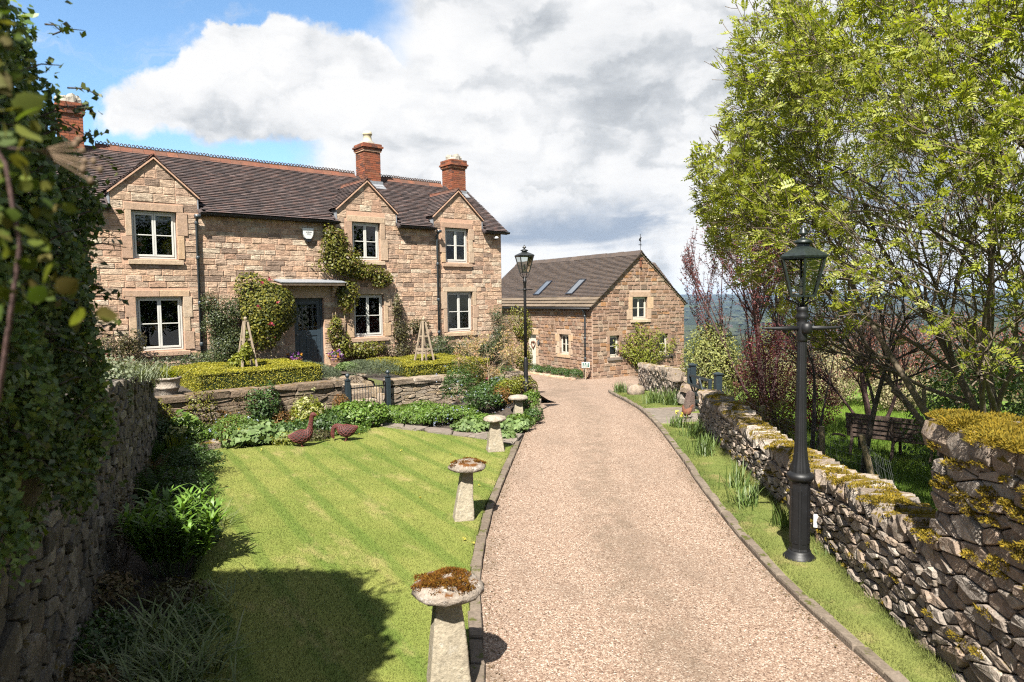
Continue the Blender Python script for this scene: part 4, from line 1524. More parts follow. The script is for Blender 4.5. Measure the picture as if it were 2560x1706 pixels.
    for a, b in ((7.05, 7.80), (10.70, 11.44)):
        z = zmain(1.98)
        V = [(a, 1.80, zmain(1.80) + 0.045), (b, 1.80, zmain(1.80) + 0.045), (b, 2.04, zmain(2.04) + 0.05), (a, 2.04, zmain(2.04) + 0.05), (a, 2.035, zmain(2.04) + 0.16), (b, 2.035, zmain(2.04) + 0.16)]
        obj('lead_flashing', V, [(0, 1, 2, 3), (3, 2, 5, 4)], 'lead', house)
    # gutters and downpipes
    for a, b in ((S0, DORM[0] - DW - 0.02), (DORM[0] + DW + 0.01, DORM[1] - DW - 0.01), (DORM[1] + DW + 0.01, DORM[2] - DW - 0.01), (DORM[2] + DW + 0.01, S1 + 0.22)):
        V, Fc = [], []
        n = 8
        for x in (a, b):
            for k in range(n + 1):
                t = math.pi + math.pi * k / n
                V.append((x, -0.215 + 0.06 * math.cos(t), 5.385 + 0.06 * math.sin(t)))
        for k in range(n): Fc.append((k, k + n + 1, k + n + 2, k + 1))
        Fc += [tuple(range(n, -1, -1)), tuple(range(n + 1, 2 * n + 2))]
        V += [(a, -0.275, 5.385), (b, -0.275, 5.385), (b, -0.285, 5.397), (a, -0.285, 5.397)]
        k = 2 * n + 2
        Fc.append((k, k + 1, k + 2, k + 3))
        obj('gutter', V, Fc, 'black_iron', house, False)
    for s, zb in ((0.995, 1.1), (8.60, 0.95)):
        m = MB()
        m.tube([(s, -0.20, 5.33), (s, -0.17, 5.24), (s, -0.085, 5.14), (s, -0.085, zb)], 0.038, 10)
        for z in (5.12, 4.2, 3.0, 1.9):
            m.lathe([(0.038, -0.05), (0.052, -0.045), (0.052, 0.03), (0.046, 0.045), (0.038, 0.05)], 10, (s, -0.085, z))
        m.box(s - 0.07, s + 0.07, -0.26, -0.14, 5.24, 5.33)
        m.build('downpipe', 'pipe_paint', house, True)
    # quoin stones on the right corner
    return wins


HWINS = build_house()


# things seen behind the panes
def table_lamp(label, s, z, dep, mat, r0, r1, h, group=None):
    p = HW(s, -dep, z)
    t = thing('table_lamp', label, 'lamp', p)
    MB().lathe([(r0, 0.0), (r1, h)], 14, (0, 0, 0.10)).build('lamp_shade', mat, t, True)
    MB().lathe([(0.05, -0.25), (0.05, -0.23), (0.02, -0.2), (0.03, -0.1), (0.012, 0.0), (0.012, 0.11)], 10).build('lamp_base', 'bench_wood', t, True)
    return t


table_lamp('small pink lampshade inside the upper left window', -0.30, 4.40, 0.55, 'lamp_cloth_pink', 0.17, 0.05, 0.13)
table_lamp('orange lampshade inside the lower left window', 0.10, 2.18, 0.55, 'lamp_cloth', 0.19, 0.15, 0.30)
table_lamp('white lampshade inside the lower right window', 9.34, 2.12, 0.5, 'interior_cloth', 0.19, 0.13, 0.34)
for s, z, lab in ((0.40, 4.25, 'small picture frame standing in the upper left window'), (9.75, 4.33, 'small wooden picture frame in the upper right window')):
    f = part_box('picture_frame', -0.07, 0.07, -0.01, 0.01, 0.0, 0.17, 'picture_wood', None, 0.004)
    f.location = HW(s, -0.24, z + 0.09)
    f.rotation_euler = (0, 0, HOUSE_A)
    tag(f, lab, 'picture frame')

# alarm box and camera on the facade
al = thing('alarm_box', 'white shield-shaped alarm box on the farmhouse wall under the eaves', 'alarm box', HW(4.07, 0.03, 4.98), HOUSE_A)
sh = [(-0.17, 0.17), (0.17, 0.17), (0.15, -0.02), (0.11, -0.11), (0.07, -0.15), (-0.07, -0.15), (-0.11, -0.11), (-0.15, -0.02)]
MB().prism(sh, -0.10, 0.0).build('cover', 'white_plastic', al, False, 0.012)
lo = [(-0.115, -0.085), (0.115, -0.085), (0.10, -0.19), (0.05, -0.235), (-0.05, -0.235), (-0.10, -0.19)]
MB().prism(lo, -0.085, 0.0).build('strobe', 'dark_plastic', al, False, 0.01)
lt = MB()
_q = random.Random(4)
for row, (z, h, x0, x1) in enumerate(((0.055, 0.026, -0.085, 0.095), (0.005, 0.014, -0.05, 0.06), (-0.025, 0.012, -0.06, 0.07))):
    x = x0
    while x < x1:
        w_ = _q.uniform(0.008, 0.016)
        lt.box(x, x + w_ * 0.6, -0.1035, -0.101, z - h / 2, z + h / 2 * _q.uniform(0.3, 1.0))
        x += w_
lt.build('lettering', 'ink', al)
sc_ = thing('security_camera', 'white dome security camera high on the farmhouse right corner', 'camera', HW(11.08, 0.03, 5.16), HOUSE_A)
MB().lathe([(0.07, -0.02), (0.09, 0.0), (0.09, 0.05), (0.05, 0.07)], 14, (0, -0.12, 0.0)).build('housing', 'white_plastic', sc_, True)
MB().lathe([(0.02, -0.06), (0.055, -0.045), (0.07, -0.02)], 14, (0, -0.12, 0.0)).build('dome', 'dark_plastic', sc_, True)
MB().box(-0.03, 0.03, -0.08, 0.0, 0.0, 0.05).build('bracket', 'white_plastic', sc_)

# ------------------------------------------------------------------ the barn
BA = R(32)
BO = (3.92, 33.3, 0.0)
barn = thing('stone_barn', 'lower sandstone barn with brown tiled roof and two skylights beyond the drive', 'barn', BO, BA)


def BW(x, y, z=0.0):
    return (BO[0] + x * math.cos(BA) - y * math.sin(BA), BO[1] + x * math.sin(BA) + y * math.cos(BA), z)


def rot_side(V):
    """gable-frame vertices (u, w, v) -> the side wall x = 0, u running back along y, w outwards to -x"""
    return [(w, u, v) for u, w, v in V]


def build_barn():
    rb = random.Random(8)
    Wd, Ln, Z0, ZE, ZR = 6.28, 11.5, -1.35, 2.68, 5.26
    gw = [(2.60, 3.63, 1.87, 3.0), (1.09, 1.72, 0.02, 1.09), (4.42, 5.09, 0.0, 1.05)]
    sw = [(1.90, 2.72, 0.09, 1.12)]
    sd = (4.90, 5.68, -0.98, 1.01)
    core = MB()
    wall_cells(core, 0.0, Wd, Z0, ZE, gw, 0.0, 0.45)
    up = MB()
    # upper part of the gable round the loft window
    k = (ZR - ZE) / (Wd / 2)
    a, b, c, d = gw[0]
    core.prism([(0.0, ZE), (a, ZE), (a, ZE + a * k)], 0.0, 0.45)
    core.prism([(b, ZE), (Wd, ZE), (b, ZE + (Wd - b) * k)], 0.0, 0.45)
    core.prism([(a, d), (b, d), (b, ZE + (Wd - b) * k), (Wd / 2, ZR), (a, ZE + a * k)], 0.0, 0.45)
    side = MB()
    wall_cells(side, 0.45, Ln, Z0, ZE, sw + [sd], 0.0, 0.45)
    core.raw([(y, x, z) for x, y, z in side.v], [tuple(reversed(f)) for f in side.f])
    core.box(0.45, Wd, Ln - 0.4, Ln, Z0, ZE)
    core.box(Wd - 0.4, Wd, 0.45, Ln - 0.4, Z0, ZE)
    core.prism([(0, ZE), (Wd, ZE), (Wd / 2, ZR - 0.05)], Ln - 0.4, Ln)
    core.build('wall', 'barn_mortar', barn)
    MB().box(0.5, Wd - 0.5, 1.6, 1.65, -1, 2.6).box(2.0, Wd - 2.0, 1.6, 1.65, 2.6, 3.9).box(1.6, 1.65, 1.7, Ln - 0.5, -1, 2.6).box(0.5, Wd - 0.5, 0.5, 1.6, 1.4, 1.5).build('inner_wall', 'interior', barn)
    # dressings
    blocked = []
    for w in gw:
        small = w != gw[0]
        blocked += surround(barn, *w, rb, lint=0.26, sill=0.16, jw=(0.26, 0.40) if not small else (0.14, 0.2), sill_out=0.10, sill_mat='flagstone' if small else None, mat='barn_stone' if small else 'dressed_stone', lext=0.2, reveal=0.14, proud=0.03)
        blocked.append(w)
    pieces = coursed_stones(0.0, Wd, Z0 + 0.1, ZR, blocked, rb, (0.15, 0.24), 0.20, 0.50, 0.034, 0.02, 0.045, [(0.0, ZE - 0.02, -k, 1.0), (Wd, ZE - 0.02, k, 1.0)])
    sb = MB()
    sblk = []
    for w in sw:
        for nm, bx in (('lintel', (w[0] - 0.2, w[1] + 0.2, w[3], w[3] + 0.24)), ('sill', (w[0] - 0.12, w[1] + 0.14, w[2] - 0.17, w[2])), ('jamb', (w[0] - 0.3, w[0], w[2], 0.42)), ('jamb', (w[0] - 0.18, w[0], 0.43, 0.78)), ('jamb', (w[0] - 0.33, w[0], 0.79, w[3])),
                       ('jamb', (w[1], w[1] + 0.32, w[2], 0.45)), ('jamb', (w[1], w[1] + 0.2, 0.46, 0.74)), ('jamb', (w[1], w[1] + 0.34, 0.75, w[3]))):
            out = 0.06 if nm == 'sill' else 0.03
            part_box(nm, -out, 0.14, bx[0], bx[1], bx[2], bx[3] - 0.008, 'dressed_stone', barn, 0.01)
            sblk.append(bx)
        sblk.append(w)
    for nm, bx in (('lintel', (sd[0] - 0.25, sd[1] + 0.25, sd[3], sd[3] + 0.32)), ('jamb', (sd[0] - 0.35, sd[0], 0.30, 0.62)), ('jamb', (sd[0] - 0.22, sd[0], -0.2, 0.28)), ('jamb', (sd[0] - 0.3, sd[0], -0.75, -0.22))):
        part_box(nm, -0.03, 0.14, bx[0], bx[1], bx[2], bx[3] - 0.008, 'dressed_stone', barn, 0.01)
        sblk.append(bx)
    sblk.append((sd[0], sd[1], Z0, sd[3]))
    sp = coursed_stones(0.0, Ln, Z0 + 0.1, ZE, sblk, rb, (0.14, 0.22), 0.18, 0.42, 0.034, 0.02, 0.04)
    pieces += [(rot_side(V), [tuple(reversed(f)) for f in Fc], (0.0, c_[0], c_[2]), a_ * 0.55) for V, Fc, c_, a_ in sp]
    emit_pieces(pieces, 'stone', 'barn_stone', barn, 300, lambda c_, a_: a_ / (33 + c_[1]) ** 2 if c_[1] < 6.5 else 0, False, 'stonework')
    for i, w in enumerate(gw):
        window(barn, w[0] + 0.01, w[1] - 0.01, w[2] + 0.004, w[3] - 0.004, 0.13, 'cream_paint', casements=2 if i == 0 else 1, fw=0.06)
    # side window and door are built facing -y and turned on to the side wall
    piv = bpy.data.objects.new('side_window', None)
    COL.objects.link(piv)
    piv.parent = barn
    piv.location = (0.13, (sw[0][0] + sw[0][1]) / 2, 0)
    piv.rotation_euler = (0, 0, R(-90))
    hw = (sw[0][1] - sw[0][0]) / 2 - 0.01
    f = window(piv, -hw, hw, sw[0][2] + 0.004, sw[0][3] - 0.004, 0.0, 'cream_paint', fw=0.06)
    # flatten to thing > part > sub-part
    bpy.context.view_layer.update()
    mw = piv.matrix_local.copy()
    f.parent = barn
    f.matrix_local = mw
    bpy.data.objects.remove(piv)
    dm = MB()
    n = 6
    for i in range(n):
        y0 = sd[0] + 0.05 + (sd[1] - sd[0] - 0.1) * i / n
        dm.box(0.10, 0.135, y0 + 0.004, y0 + (sd[1] - sd[0] - 0.1) / n - 0.004, sd[2], sd[3] - 0.05)
    dm.box(0.112, 0.14, sd[0] + 0.05, sd[1] - 0.05, sd[2], sd[3] - 0.05)
    for y0, y1, z0, z1 in ((sd[0], sd[0] + 0.05, sd[2], sd[3]), (sd[1] - 0.05, sd[1], sd[2], sd[3]), (sd[0] + 0.05, sd[1] - 0.05, sd[3] - 0.05, sd[3])):
        dm.box(0.08, 0.16, y0, y1, z0, z1)
    dr = dm.build('door', 'cream_paint', barn, False, 0.004)
    MB().lathe([(0.01, 0), (0.025, 0.02), (0.025, 0.04), (0.01, 0.05)], 8, (0.08, sd[0] + 0.12, 0.0)).build('handle', 'black_iron', dr, True)
    # roof: tiles over most of the slope, stone slates along the eave
    w2 = Wd / 2 + 0.12
    kx = k
    slen = math.hypot(w2, w2 * kx)
    dv = np.array([w2 / slen, 0, w2 * kx / slen])
    nr = np.array([-dv[2], 0, dv[0]])
    zlow = ZE - 0.12 * kx
    bt = MB()
    tile_course_mesh(bt, np.array((-0.12, Ln + 0.12, zlow)) + dv * 0.70, (0, -1, 0), dv, nr, Ln + 0.30, rb, 0.19, 0.112, int((slen - 0.70) / 0.112), lambda p: False, 0.02)
    o = bt.build('roof_tiles', 'barn_tile', barn)
    o['kind'] = 'stuff'
    st = MB()
    tile_course_mesh(st, np.array((-0.20, Ln + 0.12, zlow - 0.06)), (0, -1, 0), dv, nr, Ln + 0.28, rb, 0.52, 0.26, 3, lambda p: False, 0.045)
    o = st.build('eave_slates', 'stone_slate', barn)
    o['kind'] = 'stuff'
    rt = MB()
    tile_course_mesh(rt, np.array((Wd + 0.12, -0.15, zlow)), (0, 1, 0), dv * np.array([-1, 1, 1]), nr * np.array([-1, 1, 1]), Ln + 0.28, rb, 0.30, 0.2, int(slen / 0.2), lambda p: False, 0.02)
    o = rt.build('rear_tiles', 'barn_tile', barn)
    o['kind'] = 'stuff'
    dk = MB()
    for sg in (1, -1):
        x = lambda q: q if sg > 0 else Wd - q
        V = [(x(-0.10), -0.02, ZE - 0.10 * k - 0.02), (x(-0.10), Ln + 0.1, ZE - 0.10 * k - 0.02), (x(Wd / 2), Ln + 0.1, ZR - 0.02), (x(Wd / 2), -0.02, ZR - 0.02)]
        V += [(a_, b_, c_ - 0.06) for a_, b_, c_ in V]
        dk.raw(V, [(0, 1, 2, 3), (7, 6, 5, 4), (0, 4, 5, 1), (2, 6, 7, 3), (3, 7, 4, 0), (1, 5, 6, 2)])
    dk.build('roof_deck', 'barn_tile', barn)
    me = ridge_tile_mesh(0.44, False)
    n = 26
    first = None
    for i in range(n):
        if first is None:
            o = first = obj('ridge_tile', me.v, me.f, 'barn_tile', barn)
        else:
            o = first.copy(); COL.objects.link(o)
        o.location = (Wd / 2, -0.13 + i * 0.452 + 0.0, ZR + 0.05 + rb.uniform(-0.01, 0.01))
        o.rotation_euler = (0, 0, R(90))
    for sg in (-1, 1):
        MB().bar((Wd / 2 + sg * (Wd / 2 + 0.10), -0.045, ZE - 0.10 * k - 0.03), (Wd / 2, -0.045, ZR - 0.03), 0.06, 0.05).build('verge_mortar', 'barn_mortar', barn)
    # skylights
    for y in (5.64, 2.58):
        P0 = np.array([0.56, y, ZE + 0.56 * k]) + nr * 0.05
        sk = MB()
        L = 1.24
        hw = 0.29
        fr = 0.055
        for (u0, u1, v0, v1) in ((-hw, -hw + fr, 0, L), (hw - fr, hw, 0, L), (-hw + fr, hw - fr, 0, fr), (-hw + fr, hw - fr, L - fr, L)):
            V = []
            for t in (-0.06, 0.045):
                for u, v in ((u0, v0), (u1, v0), (u1, v1), (u0, v1)):
                    V.append(tuple(P0 + np.array([0, 1, 0]) * (-u) + dv * v + nr * t))
            sk.raw(V, [(0, 3, 2, 1), (4, 5, 6, 7), (0, 1, 5, 4), (1, 2, 6, 5), (2, 3, 7, 6), (3, 0, 4, 7)])
        s_ = sk.build('skylight', 'dark_plastic', barn)
        V = [tuple(P0 - np.array([0, 1, 0]) * u + dv * v + nr * 0.03) for u, v in ((-hw + fr, fr), (hw - fr, fr), (hw - fr, L - fr), (-hw + fr, L - fr))]
        obj('pane', V, [(0, 1, 2, 3)], 'skylight_glass', s_)
    # gutter, downpipe, wing, vane
    MB().tube([(-0.22, -0.1, ZE - 0.22), (-0.22, Ln, ZE - 0.22)], 0.055, 8).build('gutter', 'black_iron', barn, True)
    m = MB().tube([(-0.22, 0.48, ZE - 0.26), (-0.07, 0.48, ZE - 0.45), (-0.07, 0.48, -0.95)], 0.045, 10)
    for z in (2.1, 1.0, 0.0): m.lathe([(0.045, -0.05), (0.06, -0.04), (0.06, 0.04), (0.045, 0.05)], 10, (-0.07, 0.48, z))
    m.build('downpipe', 'pipe_paint', barn, True)
    wg = MB().box(4.2, 9.4, 4.3, 7.0, -1.2, 3.7)
    wg.raw([(4.2, 4.3, 3.7), (9.4, 4.3, 3.7), (9.4, 7.0, 3.7), (4.2, 7.0, 3.7), (3.6, 5.65, 5.1), (9.4, 5.65, 5.1)], [(0, 1, 5, 4), (2, 3, 4, 5), (1, 2, 5), (3, 0, 4)])
    wg.build('rear_wing', 'barn_mortar', barn)
    wt = MB()
    sl2 = math.hypot(1.5, 1.5)
    d2 = np.array([0, 0.72, 0.70]); d2 /= np.linalg.norm(d2)
    n2 = np.array([0, -d2[2], d2[1]])
    tile_course_mesh(wt, (3.4, 4.18, 3.66), (1, 0, 0), d2, n2, 6.2, rb, 0.24, 0.15, 14, lambda p: False, 0.022)
    o = wt.build('wing_tiles', 'barn_tile', barn)
    o['kind'] = 'stuff'
    vn = MB().tube([(3.14, -0.02, ZR - 0.1), (3.14, -0.02, 6.15)], 0.014, 6)
    vn.box(3.02, 3.26, -0.03, -0.01, 5.62, 5.64).box(3.13, 3.15, -0.14, 0.10, 5.66, 5.68)
    vn.prism([(3.06, 5.84), (3.19, 5.80), (3.17, 5.92), (3.24, 6.04), (3.12, 5.98), (3.05, 5.94)], -0.025, -0.010)
    vn.lathe([(0.0, 0), (0.03, 0.03), (0.0, 0.06)], 8, (3.14, -0.02, 6.13))
    vn.build('weather_vane', 'black_iron', barn)
    MB().box(3.06, 3.18, -0.16, 0.0, 4.86, 4.98).box(3.08, 3.16, -0.12, 0.0, 4.5, 4.86).build('hoist_beam', 'rust', barn, False, 0.01)


build_barn()
# small things on the barn
hb = thing('heart_wreath', 'dark heart-shaped wreath hanging on the cream barn door', 'wreath', BW(0.085, 5.29, 0.45), BA)
pts = []
for k in range(25):
    t = 2 * math.pi * k / 24
    pts.append((-0.02, -0.012 * 16 * math.sin(t) ** 3, 0.014 * (13 * math.cos(t) - 5 * math.cos(2 * t) - 2 * math.cos(3 * t) - math.cos(4 * t))))
MB().tube(pts, 0.028, 7, False).build('ring', 'rust', hb, True)
MB().tube([(-0.02, 0.0, 0.10), (-0.02, 0.0, 0.28)], 0.006, 5).build('cord', 'cable', hb)
pl = thing('wall_plaque', 'small dark oval plaque on the barn wall beside the cream door', 'plaque', BW(-0.045, 4.60, 0.58), BA)
MB().raw([(0, 0.11 * math.cos(2 * math.pi * k / 18), 0.16 * math.sin(2 * math.pi * k / 18)) for k in range(18)] + [(-0.02, 0.10 * math.cos(2 * math.pi * k / 18), 0.15 * math.sin(2 * math.pi * k / 18)) for k in range(18)],
         [tuple(range(18, 36))] + [(k, (k + 1) % 18, 18 + (k + 1) % 18, 18 + k) for k in range(18)]).build('plate', 'black_iron', pl)
MB().tube([(-0.022, 0.06 * math.cos(2 * math.pi * k / 18), 0.10 * math.sin(2 * math.pi * k / 18)) for k in range(19)], 0.008, 5, False).build('rim', 'lead', pl)
wl = thing('wall_lantern', 'black iron lantern bracket above the cream barn door', 'lantern', BW(-0.03, 5.50, 1.55), BA)
MB().tube([(0, 0, 0.2), (-0.12, 0, 0.26), (-0.26, 0, 0.22), (-0.30, 0, 0.12)], 0.014, 6).tube([(0, 0, -0.15), (-0.16, 0, 0.02), (-0.26, 0, 0.22)], 0.010, 6).build('bracket', 'black_iron', wl)
MB().lathe([(0.05, -0.16), (0.09, 0.04), (0.10, 0.06), (0.02, 0.13)], 6, (-0.30, 0, 0.0)).build('lamp_case', 'lantern_black', wl)
MB().box(-0.01, 0.01, -0.03, 0.03, -0.2, 0.25).build('back_plate', 'black_iron', wl)
sp_ = thing('spotlight', 'round black spotlight low on the barn gable wall', 'spotlight', BW(5.35, -0.04, -0.2), BA)
MB().lathe([(0.03, -0.06), (0.07, -0.02), (0.08, 0.05), (0.04, 0.09)], 12).build('housing', 'black_iron', sp_, True)
MB().box(-0.02, 0.02, -0.02, 0.05, -0.03, 0.03).build('bracket', 'black_iron', sp_)

# ------------------------------------------------------------------ rocks, dry stone walls
def rock_mesh(sx, sy, sz, rr, round_=0.5, jit=0.10):
    """angular stone: shell of a 3x3x3 cube, partly rounded and knocked about"""
    idx, V, Fc = {}, [], []
    for i in range(3):
        for j in range(3):
            for k in range(3):
                if 1 == i == j == k: continue
                p = Vector((i - 1, j - 1, k - 1))
                s = p.normalized() * 1.15
                p = p.lerp(s, round_)
                p += Vector((rr.uniform(-jit, jit), rr.uniform(-jit, jit), rr.uniform(-jit, jit)))
                idx[(i, j, k)] = len(V)
                V.append((p.x * sx / 2, p.y * sy / 2, p.z * sz / 2))
    for ax in range(3):
        for side in (0, 2):
            for a in range(2):
                for b in range(2):
                    q = []
                    for da, db in ((0, 0), (1, 0), (1, 1), (0, 1)):
                        c = [0, 0, 0]
                        c[ax] = side
                        c[(ax + 1) % 3] = a + da
                        c[(ax + 2) % 3] = b + db
                        q.append(idx[tuple(c)])
                    Fc.append(tuple(q) if side == 2 else tuple(reversed(q)))
    return V, Fc


def rock(name, loc, size, mat, rr, parent=None, rot=(0, 0, 0), round_=0.5, jit=0.12, smooth=False):
    V, Fc = rock_mesh(*size, rr, round_, jit)
    o = obj(name, V, Fc, mat, parent, smooth)
    o.location = loc
    o.rotation_euler = rot
    return o


class Line:
    """polyline on the ground with arc length"""
    def __init__(self, pts):
        self.p = np.array(pts, float)
        d = np.linalg.norm(np.diff(self.p, axis=0), axis=1)
        self.s = np.concatenate([[0], np.cumsum(d)])
        self.L = self.s[-1]

    def at(self, u):
        return np.array([np.interp(u, self.s, self.p[:, 0]), np.interp(u, self.s, self.p[:, 1])])

    def tan(self, u):
        a, b = self.at(max(0, u - 0.15)), self.at(min(self.L, u + 0.15))
        t = b - a
        return t / np.linalg.norm(t)


def dry_wall(name, label, pts, zbase, height, size, mat, face, thick, rr, limit=300, gap=0.010, depth=(0.03, 0.075), core='soil', rounded=True, cat='wall', jit=0.14):
    """wall of packed rubble; face=+1: stones look to the right of the running direction"""
    ln = Line(pts)
    w = thing(name, label, cat, (float(pts[0][0]), float(pts[0][1]), float(zbase(*pts[0]))))
    o = np.array(w.location)
    hmax = max(height(u) for u in np.linspace(0, ln.L, 60))
    cells = voronoi_cells(ln.L, hmax, size[0], size[1], rr, height)
    pieces = []

    def world(u, out, v, uc):
        p, t = ln.at(uc), ln.tan(uc)
        n = np.array([t[1], -t[0]]) * face
        q = p + t * (u - uc) + n * out
        return (q[0] - o[0], q[1] - o[1], v + float(zbase(p[0], p[1])) - o[2])
    for c in cells:
        c = shrink(c, gap)
        if poly_area(c) < 0.0012: continue
        V, Fc = stone_mesh(c, 0.06, rr.uniform(*depth), rr, 0.2, jit, rounded)
        uc = sum(p[0] for p in c) / len(c)
        W = [world(u, -wv, v, uc) for u, wv, v in V]
        if face < 0: Fc = [tuple(reversed(f)) for f in Fc]
        cc = np.mean(W, 0) + o
        pieces.append((W, Fc, cc, poly_area(c)))
    emit_pieces(pieces, 'stone', mat, w, limit, lambda c, a: a / ((c[0]) ** 2 + c[1] ** 2 + (c[2] - 3) ** 2) if abs(c[0]) < c[1] * 0.80 + 0.2 else 0, False, 'rubble')
    # the hearting behind the face stones
    us = np.linspace(0, ln.L, max(2, int(ln.L / 0.4)))
    V, Fc = [], []
    for u in us:
        h = height(u)
        V += [world(u, 0.0, -0.1, u), world(u, 0.0, h, u), world(u, -thick, h, u), world(u, -thick, -0.1, u)]
    for i in range(len(us) - 1):
        a, b = i * 4, i * 4 + 4
        for k in range(4):
            q = (a + k, a + (k + 1) % 4, b + (k + 1) % 4, b + k)
            Fc.append(q if face > 0 else tuple(reversed(q)))
    Fc += [(0, 1, 2, 3), tuple(len(V) - 4 + k for k in (3, 2, 1, 0))]
    obj('hearting', V, Fc, core, w)
    return w, ln


mat_stone('mossy_wall_stone', [(0.25, 0.18, 0.125), (0.20, 0.145, 0.10), (0.30, 0.225, 0.16), (0.17, 0.13, 0.095), (0.33, 0.26, 0.19)], dark=(0.06, 0.045, 0.03), dirt=0.5, bstrength=0.9, bdist=0.025, lichen=(0.42, 0.39, 0.33), lichen_amt=0.4, moss=(0.19, 0.11, 0.025), moss_amt=0.12)
mat_leaf('moss', [(0.1677, 0.1256, 0.0187), (0.2795, 0.1973, 0.0229), (0.3689, 0.2512, 0.0270), (0.3019, 0.2332, 0.0333), (0.1901, 0.1615, 0.0333)], trans=0.25, rough=0.85, spec=0.1, clump=5.0)
mat_leaf('moss_red', [(0.10, 0.036, 0.008), (0.17, 0.062, 0.010), (0.22, 0.095, 0.012), (0.19, 0.11, 0.016), (0.13, 0.055, 0.010)], trans=0.25, rough=0.85, spec=0.1, clump=9.0)
MOSS = []


def moss_patch(c, ext, n, rg=nrg, h=0.015, list_=None):
    """moss fur over an ellipsoid cushion; c world centre, ext half sizes"""
    d = rg.normal(size=(n, 3))
    d[:, 2] = np.abs(d[:, 2]) + 0.12
    d /= np.linalg.norm(d, axis=1)[:, None]
    P = np.array(c) + d * np.array(ext) * rg.uniform(0.9, 1.05, (n, 1))
    a = rg.normal(size=(n, 3))
    side = np.cross(a, d)
    side /= np.linalg.norm(side, axis=1)[:, None] + 1e-9
    w = rg.uniform(0.004, 0.009, (n, 1))
    tip = P + (d + rg.normal(0, 0.55, (n, 3)) + np.array([0, 0, 0.2])) * h * rg.uniform(0.4, 1.2, (n, 1))
    (MOSS if list_ is None else list_).append(np.stack([P - side * w, P + side * w, tip], 1).reshape(-1, 3))


rw = random.Random(31)
# --- low wall on the right
LOWP = [(float(xw(y)), y) for y in (5.30, 5.7, 6.3, 6.8, 7.46, 9.3, 11.1, 13.5, 15.75)]
LOWP[-1] = (4.36, 15.8)
hl = lambda u: float(np.interp(u, [0, 0.6, 1.6, 3.2, 4.6, 6, 8, 10.5], [0.80, 0.80, 0.78, 0.62, 0.55, 0.58, 0.66, 0.52]))
low, lowline = dry_wall('dry_stone_wall', 'low dry stone wall with mossy upright copings beside the verge', LOWP, lambda x, y: float(zg(y)) + 0.0, hl, (0.175, 0.078), 'dry_stone', -1, 0.42, rw, gap=0.008)
# upright coping stones
u = 0.05
lo_ = np.array(low.location)
mlist = []
while u < lowline.L:
    wdt = rw.uniform(0.10, 0.19)
    p, t = lowline.at(u + wdt / 2), lowline.tan(u)
    n = np.array([t[1], -t[0]]) * -1
    c = p - n * 0.20
    z = hl(u) + float(zg(p[1]))
    hgt = rw.uniform(0.20, 0.30) if u < 9.7 else rw.uniform(0.26, 0.36)
    o = rock('coping_stone', (c[0] - lo_[0], c[1] - lo_[1], z + hgt * 0.42 - lo_[2]), (wdt * 1.12, rw.uniform(0.42, 0.52), hgt), 'coping_stone', rw, low,
             (rw.uniform(-0.08, 0.08), rw.uniform(0.12, 0.5), math.atan2(t[1], t[0]) + rw.uniform(-0.1, 0.1)), 0.38, 0.13)
    if rw.random() < 0.85 and u < 9.6:
        for _ in range(rw.randint(2, 4)):
            moss_patch((c[0] + rw.uniform(-0.08, 0.08) + n[0] * rw.uniform(-0.1, 0.20), c[1] + rw.uniform(-0.08, 0.08), z + hgt * rw.uniform(0.68, 0.86)), (rw.uniform(0.07, 0.15), rw.uniform(0.07, 0.15), rw.uniform(0.03, 0.06)), int(420 if u < 5 else 260), list_=mlist)
    u += wdt * rw.uniform(0.8, 1.0)
for k in range(44):
    u = rw.uniform(0, lowline.L * 0.75) ** 1.0
    p, t = lowline.at(u), lowline.tan(u)
    n = np.array([t[1], -t[0]]) * -1
    v = rw.uniform(0.15, 0.75) * hl(u)
    moss_patch((p[0] + n[0] * 0.045, p[1] + n[1] * 0.045, v + float(zg(p[1]))), (0.03, rw.uniform(0.04, 0.10), rw.uniform(0.02, 0.045)), 130, h=0.012, list_=mlist)
B = np.concatenate(mlist) - lo_
o = obj_np('moss', B, 3, 'moss', low)
o['kind'] = 'stuff'

# --- tall wall at the right edge of the view
TALLP = [(3.30, 3.2), (3.36, 4.4), (3.42, 5.42)]
ht_ = lambda u: 1.78
tall, tline = dry_wall('dry_stone_wall', 'tall end of dry stone wall under thick golden moss at right edge', TALLP, lambda x, y: 0.0, ht_, (0.225, 0.098), 'dry_stone', -1, 0.55, rw, depth=(0.03, 0.08), gap=0.006)
tl_ = np.array(tall.location)
